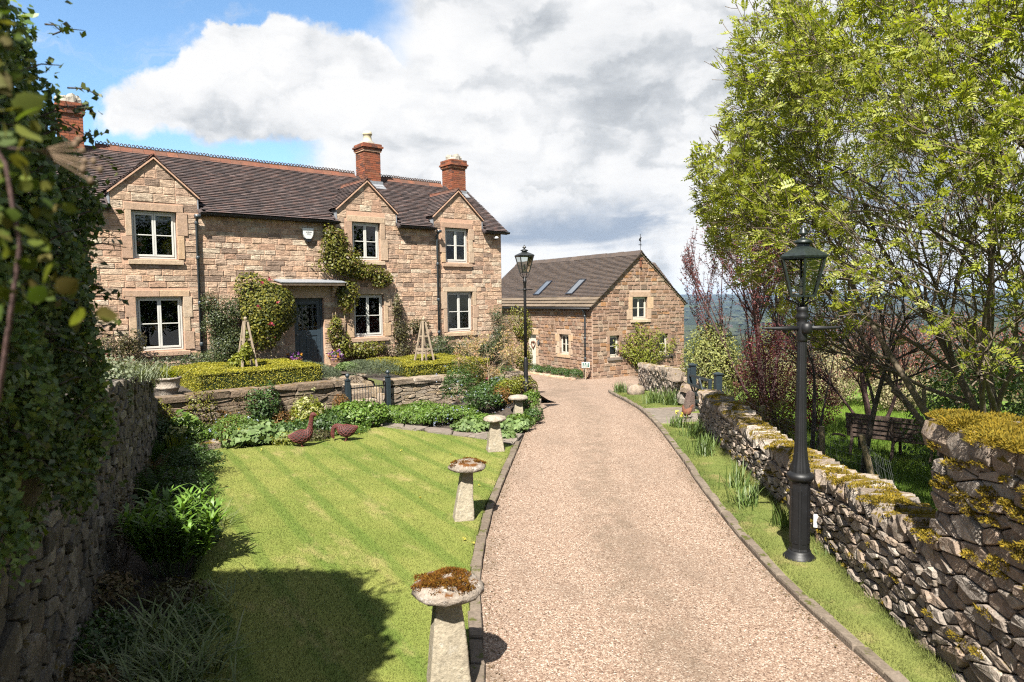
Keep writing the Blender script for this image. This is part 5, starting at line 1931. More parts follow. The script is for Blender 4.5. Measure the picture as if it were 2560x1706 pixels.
# its squared end looking up the drive
cells = voronoi_cells(0.55, 1.78, 0.19, 0.13, rw)
for c in cells:
    c = shrink(c, 0.010)
    if poly_area(c) < 0.002: continue
    V, Fc = stone_mesh(c, 0.06, rw.uniform(0.03, 0.08), rw, 0.2, 0.22, True)
    obj('stone', [(3.42 + u_ - tl_[0], 5.43 - w_ - tl_[1], v_) for u_, w_, v_ in V], [tuple(reversed(f)) for f in Fc], 'dry_stone', tall, False, True)
mlist = []
u = 0.0
while u < tline.L - 0.12:
    wdt = rw.uniform(0.26, 0.42)
    p, t = tline.at(min(u + wdt / 2, tline.L)), tline.tan(1.0)
    for across in (0.10, 0.36):
        c = (p[0] + across, p[1])
        rock('coping_stone', (c[0] - tl_[0], c[1] - tl_[1], 1.86 + rw.uniform(-0.02, 0.03)), (wdt * 1.1, 0.36, rw.uniform(0.22, 0.30)), 'coping_stone', rw, tall, (rw.uniform(-0.1, 0.1), rw.uniform(-0.12, 0.12), math.atan2(t[1], t[0]) + rw.uniform(-0.15, 0.15)), 0.5, 0.12)
        for _ in range(4):
            moss_patch((c[0] + rw.uniform(-0.16, 0.14), c[1] + rw.uniform(-0.16, 0.16), 1.96 + rw.uniform(-0.03, 0.03)), (rw.uniform(0.10, 0.19), rw.uniform(0.12, 0.2), rw.uniform(0.04, 0.08)), 1300, h=0.017, list_=mlist)
    u += wdt * 0.92
for k in range(46):
    y = rw.uniform(3.9, 5.42)
    z = 1.80 - abs(rw.gauss(0, 0.30)) if k < 34 else rw.uniform(0.3, 1.2)
    x = float(np.interp(y, [3.2, 4.4, 5.42], [3.30, 3.36, 3.42]))
    moss_patch((x - 0.055, y, z), (0.045, rw.uniform(0.05, 0.13), rw.uniform(0.03, 0.06)), 330, h=0.014, list_=mlist)
o = obj_np('moss', np.concatenate(mlist) - tl_, 3, 'moss', tall)
o['kind'] = 'stuff'

# --- wall beyond the field gate
W2P = [(4.92, 19.3), (4.98, 20.5), (5.2, 23.5), (5.5, 27.5), (5.7, 30.5)]
hw2 = lambda u: float(np.interp(u, [0, 1.0, 6, 11.2], [0.66, 0.80, 0.82, 0.80]))
wall2, l2 = dry_wall('dry_stone_wall', 'short dry stone wall with upright copings running from field gate to barn', W2P, lambda x, y: float(zg(y)), hw2, (0.26, 0.10), 'dry_stone', -1, 0.4, rw, limit=160)
u = 0.0
o2 = np.array(wall2.location)
while u < l2.L:
    wdt = rw.uniform(0.10, 0.2)
    p, t = l2.at(u + wdt / 2), l2.tan(u)
    z = hw2(u) + float(zg(p[1]))
    rock('coping_stone', (p[0] + 0.18 - o2[0], p[1] - o2[1], z + 0.09 - o2[2]), (wdt * 1.1, 0.48, rw.uniform(0.2, 0.28)), 'coping_stone', rw, wall2, (rw.uniform(-0.1, 0.1), rw.uniform(0.1, 0.4), math.atan2(t[1], t[0])), 0.4, 0.12)
    u += wdt
for k, (dx, dy, s) in enumerate(((-0.05, -0.05, 0.5), (0.0, -0.35, 0.42), (-0.15, 0.35, 0.55))):
    rock('end_stone', (dx, dy, 0.28 + 0.28 * k), (s * 0.8, s, s * 0.66), 'coping_stone', rw, wall2, (0.1, 0.2, 0.4 * k))

# --- shaded wall along the left
lt_dir = np.array([-0.3999, 0.9165])
LP0 = np.array([-4.23, 6.78])
LEFTP = [tuple(LP0 + lt_dir * s) for s in (-4.2, -2.0, 0.0, 2.0, 4.0, 6.0, 8.1)]
hL = lambda u: float(np.interp(u - 4.2, [-4.2, 0.4, 2.4, 4.4, 6.4, 7.1, 8.1], [2.05, 2.10, 2.02, 1.85, 1.60, 1.18, 1.02]))
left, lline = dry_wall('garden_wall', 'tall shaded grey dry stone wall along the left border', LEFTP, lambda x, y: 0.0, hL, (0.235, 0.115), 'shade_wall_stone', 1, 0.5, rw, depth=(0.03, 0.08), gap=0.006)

# --- retaining walls of the terrace
def retain(label, pts, h, size, seed, mat='buff_wall_stone'):
    rr = random.Random(seed)
    w, l = dry_wall('retaining_wall', label, pts, lambda x, y: 0.0, h, size, mat, 1, 0.3, rr, limit=200, depth=(0.02, 0.06), gap=0.006)
    o_ = np.array(w.location)
    u = 0.0
    while u < l.L - 0.05:
        L = min(rr.uniform(0.45, 1.0), l.L - u)
        if l.L - u - L < 0.2: L = l.L - u
        p, t = l.at(u + L / 2), l.tan(u + L / 2)
        n = np.array([t[1], -t[0]])
        rock('coping_slab', (p[0] - n[0] * 0.14 - o_[0], p[1] - n[1] * 0.14 - o_[1], h(u + L / 2) + 0.055), (L * 0.99, 0.46, rr.uniform(0.12, 0.17)), mat, rr, w, (0, rr.uniform(-0.02, 0.02), math.atan2(t[1], t[0])), 0.16, 0.07)
        u += L
    return w


retain('left terrace retaining wall with long weathered coping slabs and moss', [HW(s, 4.0)[:2] for s in (-1.35, 0.5, 2.0, 3.12)], lambda u: 0.94 - 0.0 * u, (0.40, 0.105), 41, 'mossy_wall_stone')
retain('right terrace retaining wall of pale thin coursed stones beside the iron gate', [HW(4.42, 4.0)[:2], HW(6.2, 4.05)[:2], HW(7.3, 4.35)[:2], (-0.18, 18.75), (0.08, 17.9)], lambda u: 0.84 - 0.02 * u + (0.12 if u > 3.6 else 0), (0.27, 0.085), 43)


# ------------------------------------------------------------------ terrace and steps
def z_terr(s, off):
    s, off = np.asarray(s, float), np.asarray(off, float)
    zt = 1.10 - 0.03 * off - 0.035 * np.maximum(0, s - 3)
    y = HO[1] + s * math.sin(HOUSE_A) - off * math.cos(HOUSE_A)
    return zt * (1 - sstep(8.2, 10.6, s)) + (zg(y) - 0.02) * sstep(8.2, 10.6, s)


V, Fc = [], []
ss = np.concatenate([np.linspace(-2.8, 3.26, 14), np.linspace(3.26, 4.30, 4)[1:], np.linspace(4.30, 12.4, 22)[1:]])
oo = np.linspace(0.0, 3.9, 14)
for o_ in oo:
    for s in ss:
        V.append(HW(s, o_, float(z_terr(s, o_))))
nn = len(ss)
for j in range(len(oo) - 1):
    for i in range(nn - 1):
        if 3.25 < (ss[i] + ss[i + 1]) / 2 < 4.31 and oo[j + 1] > 2.3: continue
        if (ss[i] + ss[i + 1]) / 2 > 7.6 and oo[j + 1] > 3.0 and ss[i] < 8.6: pass
        a = j * nn + i
        Fc.append((a, a + nn, a + nn + 1, a + 1))
struct(obj('terrace', V, Fc, 'soil', None, True), 'raised terrace in front of the farmhouse')
st = bpy.data.objects.new('garden_steps', None)
COL.objects.link(st)
st.location = HW(3.78, 4.0)
st.rotation_euler = (0, 0, HOUSE_A)
struct(st, 'worn stone steps climbing to the terrace behind the iron gate')
for k in range(5):
    y0 = 0.10 + k * 0.33
    part_box('step', -0.55, 0.55, y0, y0 + 0.42, 0.0, 0.26 + k * 0.175, 'buff_wall_stone', st, 0.02)
for x in (-0.62, 0.62):
    for k in range(4):
        V, Fc = rock_mesh(0.18, 0.42, 0.28, rw, 0.3, 0.1)
        o = obj('side_stone', V, Fc, 'buff_wall_stone', st)
        o.location = (x, 0.25 + 0.4 * k, 0.45 + 0.14 * k)

# ------------------------------------------------------------------ iron garden gate
for s, lab in ((3.22, 'blue-grey gate post with ball finial on the left of the iron gate'), (4.33, 'blue-grey gate post with ball finial on the right of the iron gate')):
    z0 = 0.06
    t = thing('gate_post', lab, 'gate post', HW(s, 4.12, z0), HOUSE_A, 'posts of the iron garden gate')
    MB().box(-0.055, 0.055, -0.055, 0.055, 0.0, 1.0).box(-0.07, 0.07, -0.07, 0.07, 1.0, 1.025).build('shaft', 'gate_paint', t, False, 0.006)
    MB().lathe([(0.035, 0), (0.03, 0.02), (0.022, 0.035), (0.045, 0.06), (0.056, 0.09), (0.045, 0.125), (0.012, 0.145), (0.006, 0.16)], 14, (0, 0, 1.025)).build('finial', 'gate_paint', t, True)
gt = thing('iron_gate', 'black iron bar gate between the two blue-grey gate posts', 'gate', HW(3.775, 4.12, 0.12), HOUSE_A)
for x in [-0.46 + 0.92 * k / 12 for k in range(13)]:
    m = MB().tube([(x, 0, 0.03), (x, 0, 0.80)], 0.008, 6)
    m.build('bar', 'black_iron', gt, True)
for z in (0.06, 0.72):
    MB().box(-0.49, 0.49, -0.012, 0.012, z, z + 0.028).build('rail', 'black_iron', gt)
MB().box(-0.49, -0.465, -0.012, 0.012, 0.02, 0.82).build('stile', 'black_iron', gt)
MB().box(0.465, 0.49, -0.012, 0.012, 0.02, 0.82).build('stile', 'black_iron', gt)


# ------------------------------------------------------------------ lamp posts
def lantern(t, z0, z1, zt, rb, rt, n, mat_roof, rot):
    """tapering glazed lantern with n sides"""
    cr = lambda k: (math.cos(2 * math.pi * k / n + rot), math.sin(2 * math.pi * k / n + rot))
    fr = MB()
    for k in range(n):
        c, s = cr(k)
        fr.bar((rb * c, rb * s, z0), (rt * c, rt * s, z1), 0.022, 0.022)
    for r_, z, h in ((rb, z0, 0.02), (rt, z1, 0.028)):
        for k in range(n):
            a, b = cr(k), cr(k + 1)
            fr.bar((r_ * a[0], r_ * a[1], z), (r_ * b[0], r_ * b[1], z), 0.022, h)
    f = fr.build('lantern_frame', mat_roof, t)
    for k in range(n):
        a, b = cr(k), cr(k + 1)
        q = 0.97
        obj('pane', [(rb * q * a[0], rb * q * a[1], z0 + 0.01), (rb * q * b[0], rb * q * b[1], z0 + 0.01), (rt * q * b[0], rt * q * b[1], z1 - 0.01), (rt * q * a[0], rt * q * a[1], z1 - 0.01)], [(0, 1, 2, 3)], 'lantern_glass', f)
    h = zt - z1
    rf = MB()
    rf.lathe([(rt * 1.10, 0.0), (rt * 1.12, h * 0.05), (rt * 0.95, h * 0.14), (rt * 0.50, h * 0.30), (rt * 0.30, h * 0.36), (rt * 0.28, h * 0.44)], n, (0, 0, z1), rot)
    r_ = rf.build('lantern_roof', mat_roof, t)
    MB().lathe([(rt * 0.28, h * 0.44), (rt * 0.40, h * 0.46), (rt * 0.38, h * 0.52), (rt * 0.25, h * 0.58), (rt * 0.10, h * 0.62), (rt * 0.09, h * 0.70), (rt * 0.19, h * 0.74), (rt * 0.19, h * 0.78), (rt * 0.08, h * 0.9), (0.008, h)], 16, (0, 0, z1)).build('finial', mat_roof, r_, True)
    MB().lathe([(0.03, 0.0), (0.03, 0.05), (0.034, 0.055), (0.034, 0.08), (0.012, 0.085)], 10, (0, 0, z0 + 0.02)).build('bulb_holder', 'white_plastic', f, True)
    bl = MB()
    for k in range(4):
        a = math.pi / 2 * k
        bl.tube([(0.016 * math.cos(a), 0.016 * math.sin(a), z0 + 0.10), (0.016 * math.cos(a), 0.016 * math.sin(a), z0 + 0.20)], 0.009, 6)
    bl.build('bulb', 'bulb', f, True)
    return f


L1 = thing('lamp_post', 'large black fluted cast-iron lamp post on the verge against the wall', 'lamp post', (3.20, 7.52, 0.03), 0.0, 'street lamp posts')
m = MB()
m.lathe([(0.175, 0.0), (0.175, 0.03), (0.15, 0.055), (0.125, 0.085), (0.118, 0.11)], 24)
m.build('base', 'black_iron', L1, True)
m = MB().lathe([(0.118, 0.11), (0.108, 0.14), (0.108, 0.86), (0.118, 0.90)], 8, (0, 0, 0), R(22.5))
m.build('octagonal_shaft', 'black_iron', L1, False, 0.006)
for k in range(8):
    a = 2 * math.pi * k / 8
    pm = MB().box(-0.026, 0.026, -0.004, 0.004, 0.20, 0.80)
    V = [((0.1025) * math.cos(a) - x * math.sin(a) + y * math.cos(a), 0.1025 * math.sin(a) + x * math.cos(a) + y * math.sin(a), z) for x, y, z in pm.v]
    obj('shaft_panel', V, pm.f, 'black_iron', L1)
m = MB().lathe([(0.118, 0.90), (0.140, 0.925), (0.146, 0.95), (0.140, 0.975), (0.115, 0.99), (0.105, 1.00)], 28)
m.build('collar', 'black_iron', L1, True)
# fluted column
V, Fc = [], []
prof = [(0.104, 1.0), (0.098, 1.05), (0.080, 1.14), (0.068, 1.26), (0.062, 1.45), (0.056, 1.9), (0.050, 2.45)]
n = 48
for r_, z in prof:
    for k in range(n):
        a = 2 * math.pi * k / n
        q = r_ * (1 - 0.09 * (0.5 + 0.5 * math.cos(12 * a)))
        V.append((q * math.cos(a), q * math.sin(a), z))
for i in range(len(prof) - 1):
    for k in range(n):
        Fc.append((i * n + k, i * n + (k + 1) % n, (i + 1) * n + (k + 1) % n, (i + 1) * n + k))
obj('column', V, Fc, 'black_iron', L1, True)
MB().lathe([(0.050, 2.45), (0.056, 2.48), (0.056, 2.66), (0.050, 2.69), (0.066, 2.71), (0.070, 2.74), (0.050, 2.77), (0.060, 2.79), (0.062, 2.83), (0.030, 2.85)], 20).build('head', 'black_iron', L1, True)
m = MB()
for sg in (-1, 1):
    m.tube([(0.03 * sg, 0, 2.60), (0.16 * sg, 0, 2.60), (0.17 * sg, 0, 2.60), (0.26 * sg, 0, 2.60), (0.40 * sg, 0, 2.605), (0.44 * sg, 0, 2.605)], [0.030, 0.026, 0.030, 0.022, 0.015, 0.010], 10)
m.build('ladder_bar', 'black_iron', L1, True)
MB().lathe([(0.03, -0.06), (0.055, -0.05), (0.06, 0.0), (0.055, 0.05), (0.03, 0.06)], 12, (0.03, -0.045, 2.60)).build('clamp', 'black_iron', L1, True)
fl = MB()
for k in range(4):
    a = R(45 + 90 * k)
    c, s = math.cos(a), math.sin(a)
    fl.tube([(0.03 * c, 0.03 * s, 2.82), (0.05 * c, 0.05 * s, 2.87), (0.12 * c, 0.12 * s, 2.90), (0.165 * c, 0.165 * s, 2.92), (0.15 * c, 0.15 * s, 2.955)], 0.009, 6)
fl.tube([(0, 0, 2.82), (0.01, 0, 2.97)], 0.014, 6)
fl.build('lantern_bracket', 'black_iron', L1, True)
lantern(L1, 2.955, 3.37, 3.72, 0.135, 0.245, 6, 'verdigris', R(12))

L2 = thing('lamp_post', 'slim black lamp post with four-sided lantern rising from bed before the barn', 'lamp post', (0.34, 17.2, 0.42), R(20), 'street lamp posts')
MB().lathe([(0.10, 0.0), (0.10, 0.06), (0.075, 0.12), (0.085, 0.2), (0.105, 0.28), (0.11, 0.34), (0.085, 0.40), (0.10, 0.44), (0.095, 0.48), (0.062, 0.52), (0.052, 0.60), (0.062, 0.95), (0.045, 1.05), (0.040, 1.10)], 18).build('base', 'black_iron', L2, True)
MB().lathe([(0.040, 1.10), (0.036, 2.6), (0.034, 2.96), (0.048, 2.98), (0.048, 3.03), (0.034, 3.05), (0.034, 3.12)], 14).build('column', 'black_iron', L2, True)
MB().tube([(-0.21, 0, 2.80), (0.21, 0, 2.80)], 0.010, 6).lathe([(0.04, 2.77), (0.05, 2.80), (0.04, 2.83)], 12).build('ladder_bar', 'black_iron', L2, True)
fl = MB()
for k in range(4):
    a = R(45 + 90 * k)
    c, s = math.cos(a), math.sin(a)
    fl.tube([(0.02 * c, 0.02 * s, 3.08), (0.08 * c, 0.08 * s, 3.13), (0.125 * c, 0.125 * s, 3.18), (0.11 * c, 0.11 * s, 3.235)], 0.008, 6)
fl.build('lantern_bracket', 'black_iron', L2, True)
lantern(L2, 3.235, 3.64, 3.92, 0.13, 0.25, 4, 'lantern_black', R(45))


# ------------------------------------------------------------------ staddle stones
def staddle(label, loc, cap_r, cap_z, cap_h, leg, lean, capmat, seed, dome=0.5, mossn=0, rz=0.2):
    rr = random.Random(seed)
    t = thing('staddle_stone', label, 'staddle stone', loc, rz, 'staddle stones along the drive')
    b0, b1 = leg
    V, Fc = [], []
    n = 4
    lv = 5
    for i in range(lv):
        k = i / (lv - 1)
        h = (b0 + (b1 - b0) * k) / 2
        for sx, sy in ((-1, -1), (1, -1), (1, 1), (-1, 1)):
            V.append((sx * h + lean * k + rr.uniform(-0.008, 0.008), sy * h + rr.uniform(-0.008, 0.008), -0.06 + (cap_z + 0.06) * k))
    for i in range(lv - 1):
        for k in range(4):
            Fc.append((i * 4 + k, i * 4 + (k + 1) % 4, i * 4 + 4 + (k + 1) % 4, i * 4 + 4 + k))
    Fc.append((lv * 4 - 4, lv * 4 - 3, lv * 4 - 2, lv * 4 - 1))
    o = obj('leg', V, Fc, 'staddle_stone', t)
    md = o.modifiers.new('bevel', 'BEVEL'); md.width = 0.02; md.segments = 3; md.limit_method = 'ANGLE'; md.angle_limit = R(50)
    prof = [(cap_r * 0.50, cap_z - 0.015), (cap_r * 0.86, cap_z + 0.005), (cap_r * 0.98, cap_z + cap_h * 0.16), (cap_r, cap_z + cap_h * 0.34), (cap_r * 0.95, cap_z + cap_h * 0.52), (cap_r * 0.80, cap_z + cap_h * (0.52 + 0.28 * dome)), (cap_r * 0.5, cap_z + cap_h * (0.6 + 0.36 * dome)), (cap_r * 0.2, cap_z + cap_h * (0.64 + 0.36 * dome))]
    MB().lathe(prof, 22, (lean, 0, 0), 0, 0.055, seed).build('cap', capmat, t, True)
    if mossn:
        ml = []
        for k in range(mossn):
            a, q = rr.uniform(0, 2 * math.pi), cap_r * math.sqrt(rr.uniform(0.02, 0.66))
            if rr.random() < 0.25: continue
            zz = cap_z + cap_h * (0.86 if q < cap_r * 0.6 else 0.66)
            moss_patch((lean + q * math.cos(a), q * math.sin(a), zz - 0.012), (0.06, 0.06, 0.018), 240, h=0.012, list_=ml)
        m_ = obj_np('moss', np.concatenate(ml), 3, 'moss_red', t)
        m_['kind'] = 'stuff'


staddle('nearest staddle stone, its broad round cap thick with orange moss', (-0.52, 5.08, 0.045), 0.275, 0.715, 0.15, (0.34, 0.19), 0.0, 'staddle_cap', 61, 0.6, 46)
staddle('second nearest staddle stone with pale patch and moss rim on its cap', (-0.70, 9.07, 0.045), 0.25, 0.66, 0.14, (0.27, 0.155), 0.07, 'staddle_cap', 62, 0.9, 26)
staddle('third staddle stone with grey lichen cap where path meets drive', (-0.36, 13.2, 0.045), 0.23, 0.58, 0.12, (0.34, 0.16), 0.0, 'staddle_cap_pale', 63, 0.7)
staddle('farthest staddle stone half hidden by plants below the far lamp post', (0.13, 16.35, 0.12), 0.24, 0.44, 0.15, (0.26, 0.17), 0.0, 'staddle_cap_pale', 64, 0.5)


# ------------------------------------------------------------------ wicker geese
def mat_wicker():
    m, t, b, o = new_mat('wicker')
    pos = t.node('ShaderNodeTexCoord').outputs['Object']
    n = t.noise(t.scalevec(pos, (30, 30, 90)), 1.0, 4.0, 0.6, 0.6)
    c = t.ramp(n, [(0.3, (0.006, 0.002, 0.002)), (0.5, (0.022, 0.006, 0.005)), (0.7, (0.05, 0.013, 0.010))])
    t.link(c, b.inputs['Base Color'])
    b.inputs['Roughness'].default_value = 0.8
    bump(t, b, n, 1.0, 0.02)


mat_wicker()
mat_plain('withy', (0.15, 0.030, 0.022), 0.7, var=0.5, scale=60)


def goose(label, loc, rz, spine, rad):
    t = thing('goose_sculpture', label, 'goose sculpture', loc, rz, 'wicker geese on the lawn')
    # smooth the spine
    P = np.array(spine, float)
    k = np.linspace(0, len(P) - 1, 46)
    idx = np.arange(len(P))
    S = np.stack([np.interp(k, idx, P[:, i]) for i in range(3)], 1)
    Rr = np.interp(k, idx, rad)
    for _ in range(3):
        S[1:-1] = (S[:-2] + 2 * S[1:-1] + S[2:]) / 4
        Rr[1:-1] = (Rr[:-2] + 2 * Rr[1:-1] + Rr[2:]) / 4
    body = MB().tube([tuple(p) for p in S], list(Rr), 16)
    body.build('body', 'wicker', t, True)
    w = MB()
    for h in range(22):
        sg = 1 if h % 2 else -1
        pts = []
        for i in range(0, 92):
            q = i / 2.0
            if q > 44.5: break
            i0 = int(q)
            f = q - i0
            p = S[i0] * (1 - f) + S[i0 + 1] * f
            d = S[min(i0 + 1, 45)] - S[max(i0 - 1, 0)]
            d /= np.linalg.norm(d) + 1e-9
            sd = np.cross(d, (0.13, 0.95, 0.28)); sd /= np.linalg.norm(sd) + 1e-9
            up = np.cross(d, sd)
            r_ = (Rr[i0] * (1 - f) + Rr[i0 + 1] * f) * 1.015 + 0.002
            a = 2 * math.pi * h / 22 + sg * q * 0.16
            pts.append(tuple(p + (sd * math.cos(a) + up * math.sin(a)) * r_))
        w.tube(pts, 0.0058, 4, False)
    w.build('weave', 'withy', t)
    for y in (-0.05, 0.05):
        MB().tube([(0.0, y, 0.12), (0.01, y, 0.02), (0.05, y, 0.0)], [0.014, 0.012, 0.008], 6).build('leg', 'withy', t)


goose('left wicker goose standing with its neck stretched up on the lawn', (-4.33, 13.8, 0.045), R(8),
      [(-0.26, 0, 0.22), (-0.22, 0, 0.215), (-0.12, 0, 0.20), (0.0, 0, 0.20), (0.10, 0, 0.23), (0.16, 0, 0.30), (0.185, 0, 0.40), (0.205, 0, 0.52), (0.225, 0, 0.62), (0.245, 0, 0.655), (0.28, 0, 0.645), (0.315, 0, 0.63)],
      [0.012, 0.045, 0.115, 0.145, 0.125, 0.075, 0.042, 0.036, 0.036, 0.042, 0.026, 0.010])
goose('right wicker goose bending its neck down to graze on the lawn', (-3.52, 14.3, 0.045), R(178),
      [(-0.24, 0, 0.30), (-0.20, 0, 0.285), (-0.10, 0, 0.24), (0.0, 0, 0.21), (0.10, 0, 0.24), (0.16, 0, 0.30), (0.22, 0, 0.325), (0.28, 0, 0.29), (0.30, 0, 0.21), (0.305, 0, 0.14), (0.295, 0, 0.09), (0.28, 0, 0.05)],
      [0.012, 0.04, 0.105, 0.14, 0.12, 0.065, 0.040, 0.036, 0.034, 0.036, 0.024, 0.010])


# ------------------------------------------------------------------ obelisks, pots, pump, slabs
def obelisk(label, loc, h, w, rz):
    t = thing('garden_obelisk', label, 'obelisk', loc, rz, 'wooden obelisks in the clipped hedges')
    for sx, sy in ((-1, -1), (1, -1), (1, 1), (-1, 1)):
        MB().bar((sx * w / 2, sy * w / 2, -0.02), (sx * 0.035, sy * 0.035, h - 0.10), 0.042).build('leg', 'obelisk_wood', t, False, 0, True)
    for k in (0.10, 0.44, 0.70):
        r_ = w / 2 * (1 - k) + 0.035 * k
        for i in range(4):
            a, b = ((-1, -1), (1, -1), (1, 1), (-1, 1))[i], ((1, -1), (1, 1), (-1, 1), (-1, -1))[i]
            MB().bar((a[0] * r_, a[1] * r_, k * (h - 0.1)), (b[0] * r_, b[1] * r_, k * (h - 0.1)), 0.026, 0.05).build('rail', 'obelisk_wood', t, False, 0, True)
    MB().box(-0.06, 0.06, -0.06, 0.06, h - 0.11, h - 0.085).lathe([(0.02, -0.085), (0.022, -0.07), (0.042, -0.045), (0.046, -0.02), (0.03, 0.01), (0.0, 0.018)], 12, (0, 0, h)).build('finial', 'obelisk_wood', t, True)


obelisk('wooden obelisk standing in the left clipped hedge with a climber on it', HW(1.45, 2.25, 1.03), 1.60, 0.46, HOUSE_A)
obelisk('bare wooden obelisk standing in the right clipped hedge', HW(6.65, 2.2, 0.90), 1.56, 0.50, HOUSE_A)

ur = thing('stone_urn', 'weathered stone planter at the left end of the terrace wall', 'planter', (-7.47, 14.72, 1.0), 0.3)
MB().lathe([(0.17, 0.0), (0.18, 0.03), (0.215, 0.16), (0.235, 0.17), (0.24, 0.20), (0.225, 0.215), (0.255, 0.36), (0.275, 0.37), (0.275, 0.41), (0.24, 0.41), (0.23, 0.35), (0.05, 0.34)], 26, (0, 0, 0), 0, 0.012, 9).build('bowl', 'staddle_cap_pale', ur, True)
for i, (s, off, lab) in enumerate(((4.68, 0.45, 'woven basket pot of purple and orange pansies right of the front door'), (3.42, 0.42, 'pot of purple and orange pansies left of the front door'))):
    t = thing('flower_pot', lab, 'flower pot', HW(s, off, float(z_terr(s, off))), 0.0, 'pansy pots beside the front door')
    MB().lathe([(0.15, 0.0), (0.155, 0.02), (0.19, 0.24), (0.205, 0.25), (0.205, 0.285), (0.18, 0.285), (0.17, 0.23), (0.02, 0.22)], 22, (0, 0, 0)).build('pot', 'basket_weave', t, True)
    for k in range(6):
        r_ = 0.152 + 0.04 * (k * 0.04 + 0.02) / 0.24
        MB().lathe([(r_, k * 0.04 + 0.01), (r_ + 0.009, k * 0.04 + 0.03), (r_, k * 0.04 + 0.05)], 22).build('weave_band', 'basket_weave', t, True)

pm = thing('water_pump', 'old black cast-iron hand pump in the corner of the garden', 'pump', (-7.08, 14.5, 0.05), 0.4)
MB().lathe([(0.13, 0.0), (0.13, 0.03), (0.085, 0.06), (0.08, 0.42), (0.115, 0.45), (0.115, 0.49), (0.10, 0.50), (0.03, 0.53), (0.02, 0.56)], 18).build('barrel', 'black_iron', pm, True)
MB().tube([(0, 0, 0.5), (0, 0, 0.74)], 0.014, 8).tube([(0.05, 0, 0.52), (0.06, 0, 0.72)], 0.010, 6).build('rod', 'black_iron', pm, True)
MB().tube([(0.06, 0, 0.34), (0.15, -0.02, 0.33), (0.19, -0.03, 0.28), (0.195, -0.03, 0.22)], [0.035, 0.03, 0.028, 0.03], 8).build('spout', 'black_iron', pm, True)
MB().tube([(0.06, 0, 0.72), (-0.08, 0.02, 0.72), (-0.22, 0.05, 0.62), (-0.28, 0.06, 0.42)], [0.012, 0.014, 0.012, 0.016], 7).build('handle', 'black_iron', pm, True)

rs = random.Random(77)
for (x, y, z, sx, sy, sz, rzz, lab) in ((-6.72, 14.15, 0.11, 0.75, 0.62, 0.07, 0.5, 'flat dark paving slab lying before the pump'), (-6.25, 14.75, 0.14, 0.85, 0.5, 0.12, 0.35, 'flat stone slab with orange lichen behind the dark slab'), (-6.12, 13.85, 0.09, 0.72, 0.40, 0.20, 0.6, 'low mossy orange stone at the lawn corner below the slab')):
    o = rock('stone_slab', (x, y, z), (sx, sy, sz), 'flagstone' if 'dark' in lab else 'coping_stone', rs, None, (0.03, -0.02, rzz), 0.2, 0.08)
    tag(o, lab, 'stone slab')

# ------------------------------------------------------------------ field gate, hen, stones, sign, box, bench, wire fence
GA, GB = Vector((5.02, 18.95)), Vector((5.22, 17.25))
for p, z, h, lab in ((GA, -0.15, 1.22, 'far dark timber post of the field gate'), (GB, -0.05, 1.05, 'near dark timber post of the field gate by the wire netting')):
    t = thing('gate_post', lab, 'gate post', (p.x, p.y, z), 0.2, 'timber posts of the field gate')
    MB().box(-0.08, 0.08, -0.08, 0.08, 0, h).build('shaft', 'gate_paint', t, False, 0.008)
    MB().raw([(-0.1, -0.1, h), (0.1, -0.1, h), (0.1, 0.1, h), (-0.1, 0.1, h), (-0.1, -0.1, h + 0.03), (0.1, -0.1, h + 0.03), (0.1, 0.1, h + 0.03), (-0.1, 0.1, h + 0.03), (0, 0, h + 0.075)], [(0, 1, 5, 4), (1, 2, 6, 5), (2, 3, 7, 6), (3, 0, 4, 7), (4, 5, 8), (5, 6, 8), (6, 7, 8), (7, 4, 8), (3, 2, 1, 0)]).build('cap', 'gate_paint', t)
fg = thing('field_gate', 'dark blue-grey timber five-bar gate between its posts', 'gate', (GA.x - 0.12, GA.y, -0.12), math.atan2(GB.y - GA.y, GB.x - GA.x))
GLn = (GB - GA).length - 0.16
for x in (0.05, GLn - 0.05): MB().box(x - 0.045, x + 0.045, -0.035, 0.035, 0.02, 1.12 if x < 0.5 else 0.98).build('stile', 'gate_paint', fg, False, 0.005)
for k, z in enumerate((0.10, 0.28, 0.47, 0.68, 0.94)): MB().box(0.09, GLn - 0.09, -0.018, 0.018, z - 0.035, z + 0.035).build('bar', 'gate_paint', fg)
for a, b in (((0.09, 0.035, 0.10), (GLn * 0.62, 0.035, 0.92)), ((GLn * 0.95, -0.03, 0.10), (GLn * 0.55, -0.03, 0.92))): MB().bar(a, b, 0.03, 0.07).build('brace', 'gate_paint', fg)

hn = thing('hen_sculpture', 'small rusty hen sculpture standing on the flags by the field gate', 'hen sculpture', (4.20, 16.35, 0.05), R(200))
Sp = [(-0.15, 0, 0.25), (-0.11, 0, 0.22), (-0.04, 0, 0.16), (0.03, 0, 0.15), (0.08, 0, 0.19), (0.10, 0, 0.25), (0.11, 0, 0.285), (0.145, 0, 0.285)]
MB().tube(Sp, [0.012, 0.05, 0.085, 0.09, 0.062, 0.034, 0.028, 0.006], 12).build('body', 'rust', hn, True)
MB().prism([(0.08, 0.30), (0.14, 0.30), (0.13, 0.335), (0.11, 0.32), (0.10, 0.34), (0.085, 0.32)], -0.006, 0.006).build('comb', 'rust', hn)
MB().prism([(-0.10, 0.20), (-0.20, 0.30), (-0.17, 0.33), (-0.13, 0.31), (-0.08, 0.25)], -0.012, 0.012).build('tail', 'rust', hn)
for y in (-0.03, 0.03): MB().tube([(0.0, y, 0.09), (0.01, y, 0.0), (0.05, y, 0.0)], 0.008, 6).build('leg', 'rust', hn)
V, Fc = rock_mesh(0.24, 0.26, 0.70, rs, 0.22, 0.12)
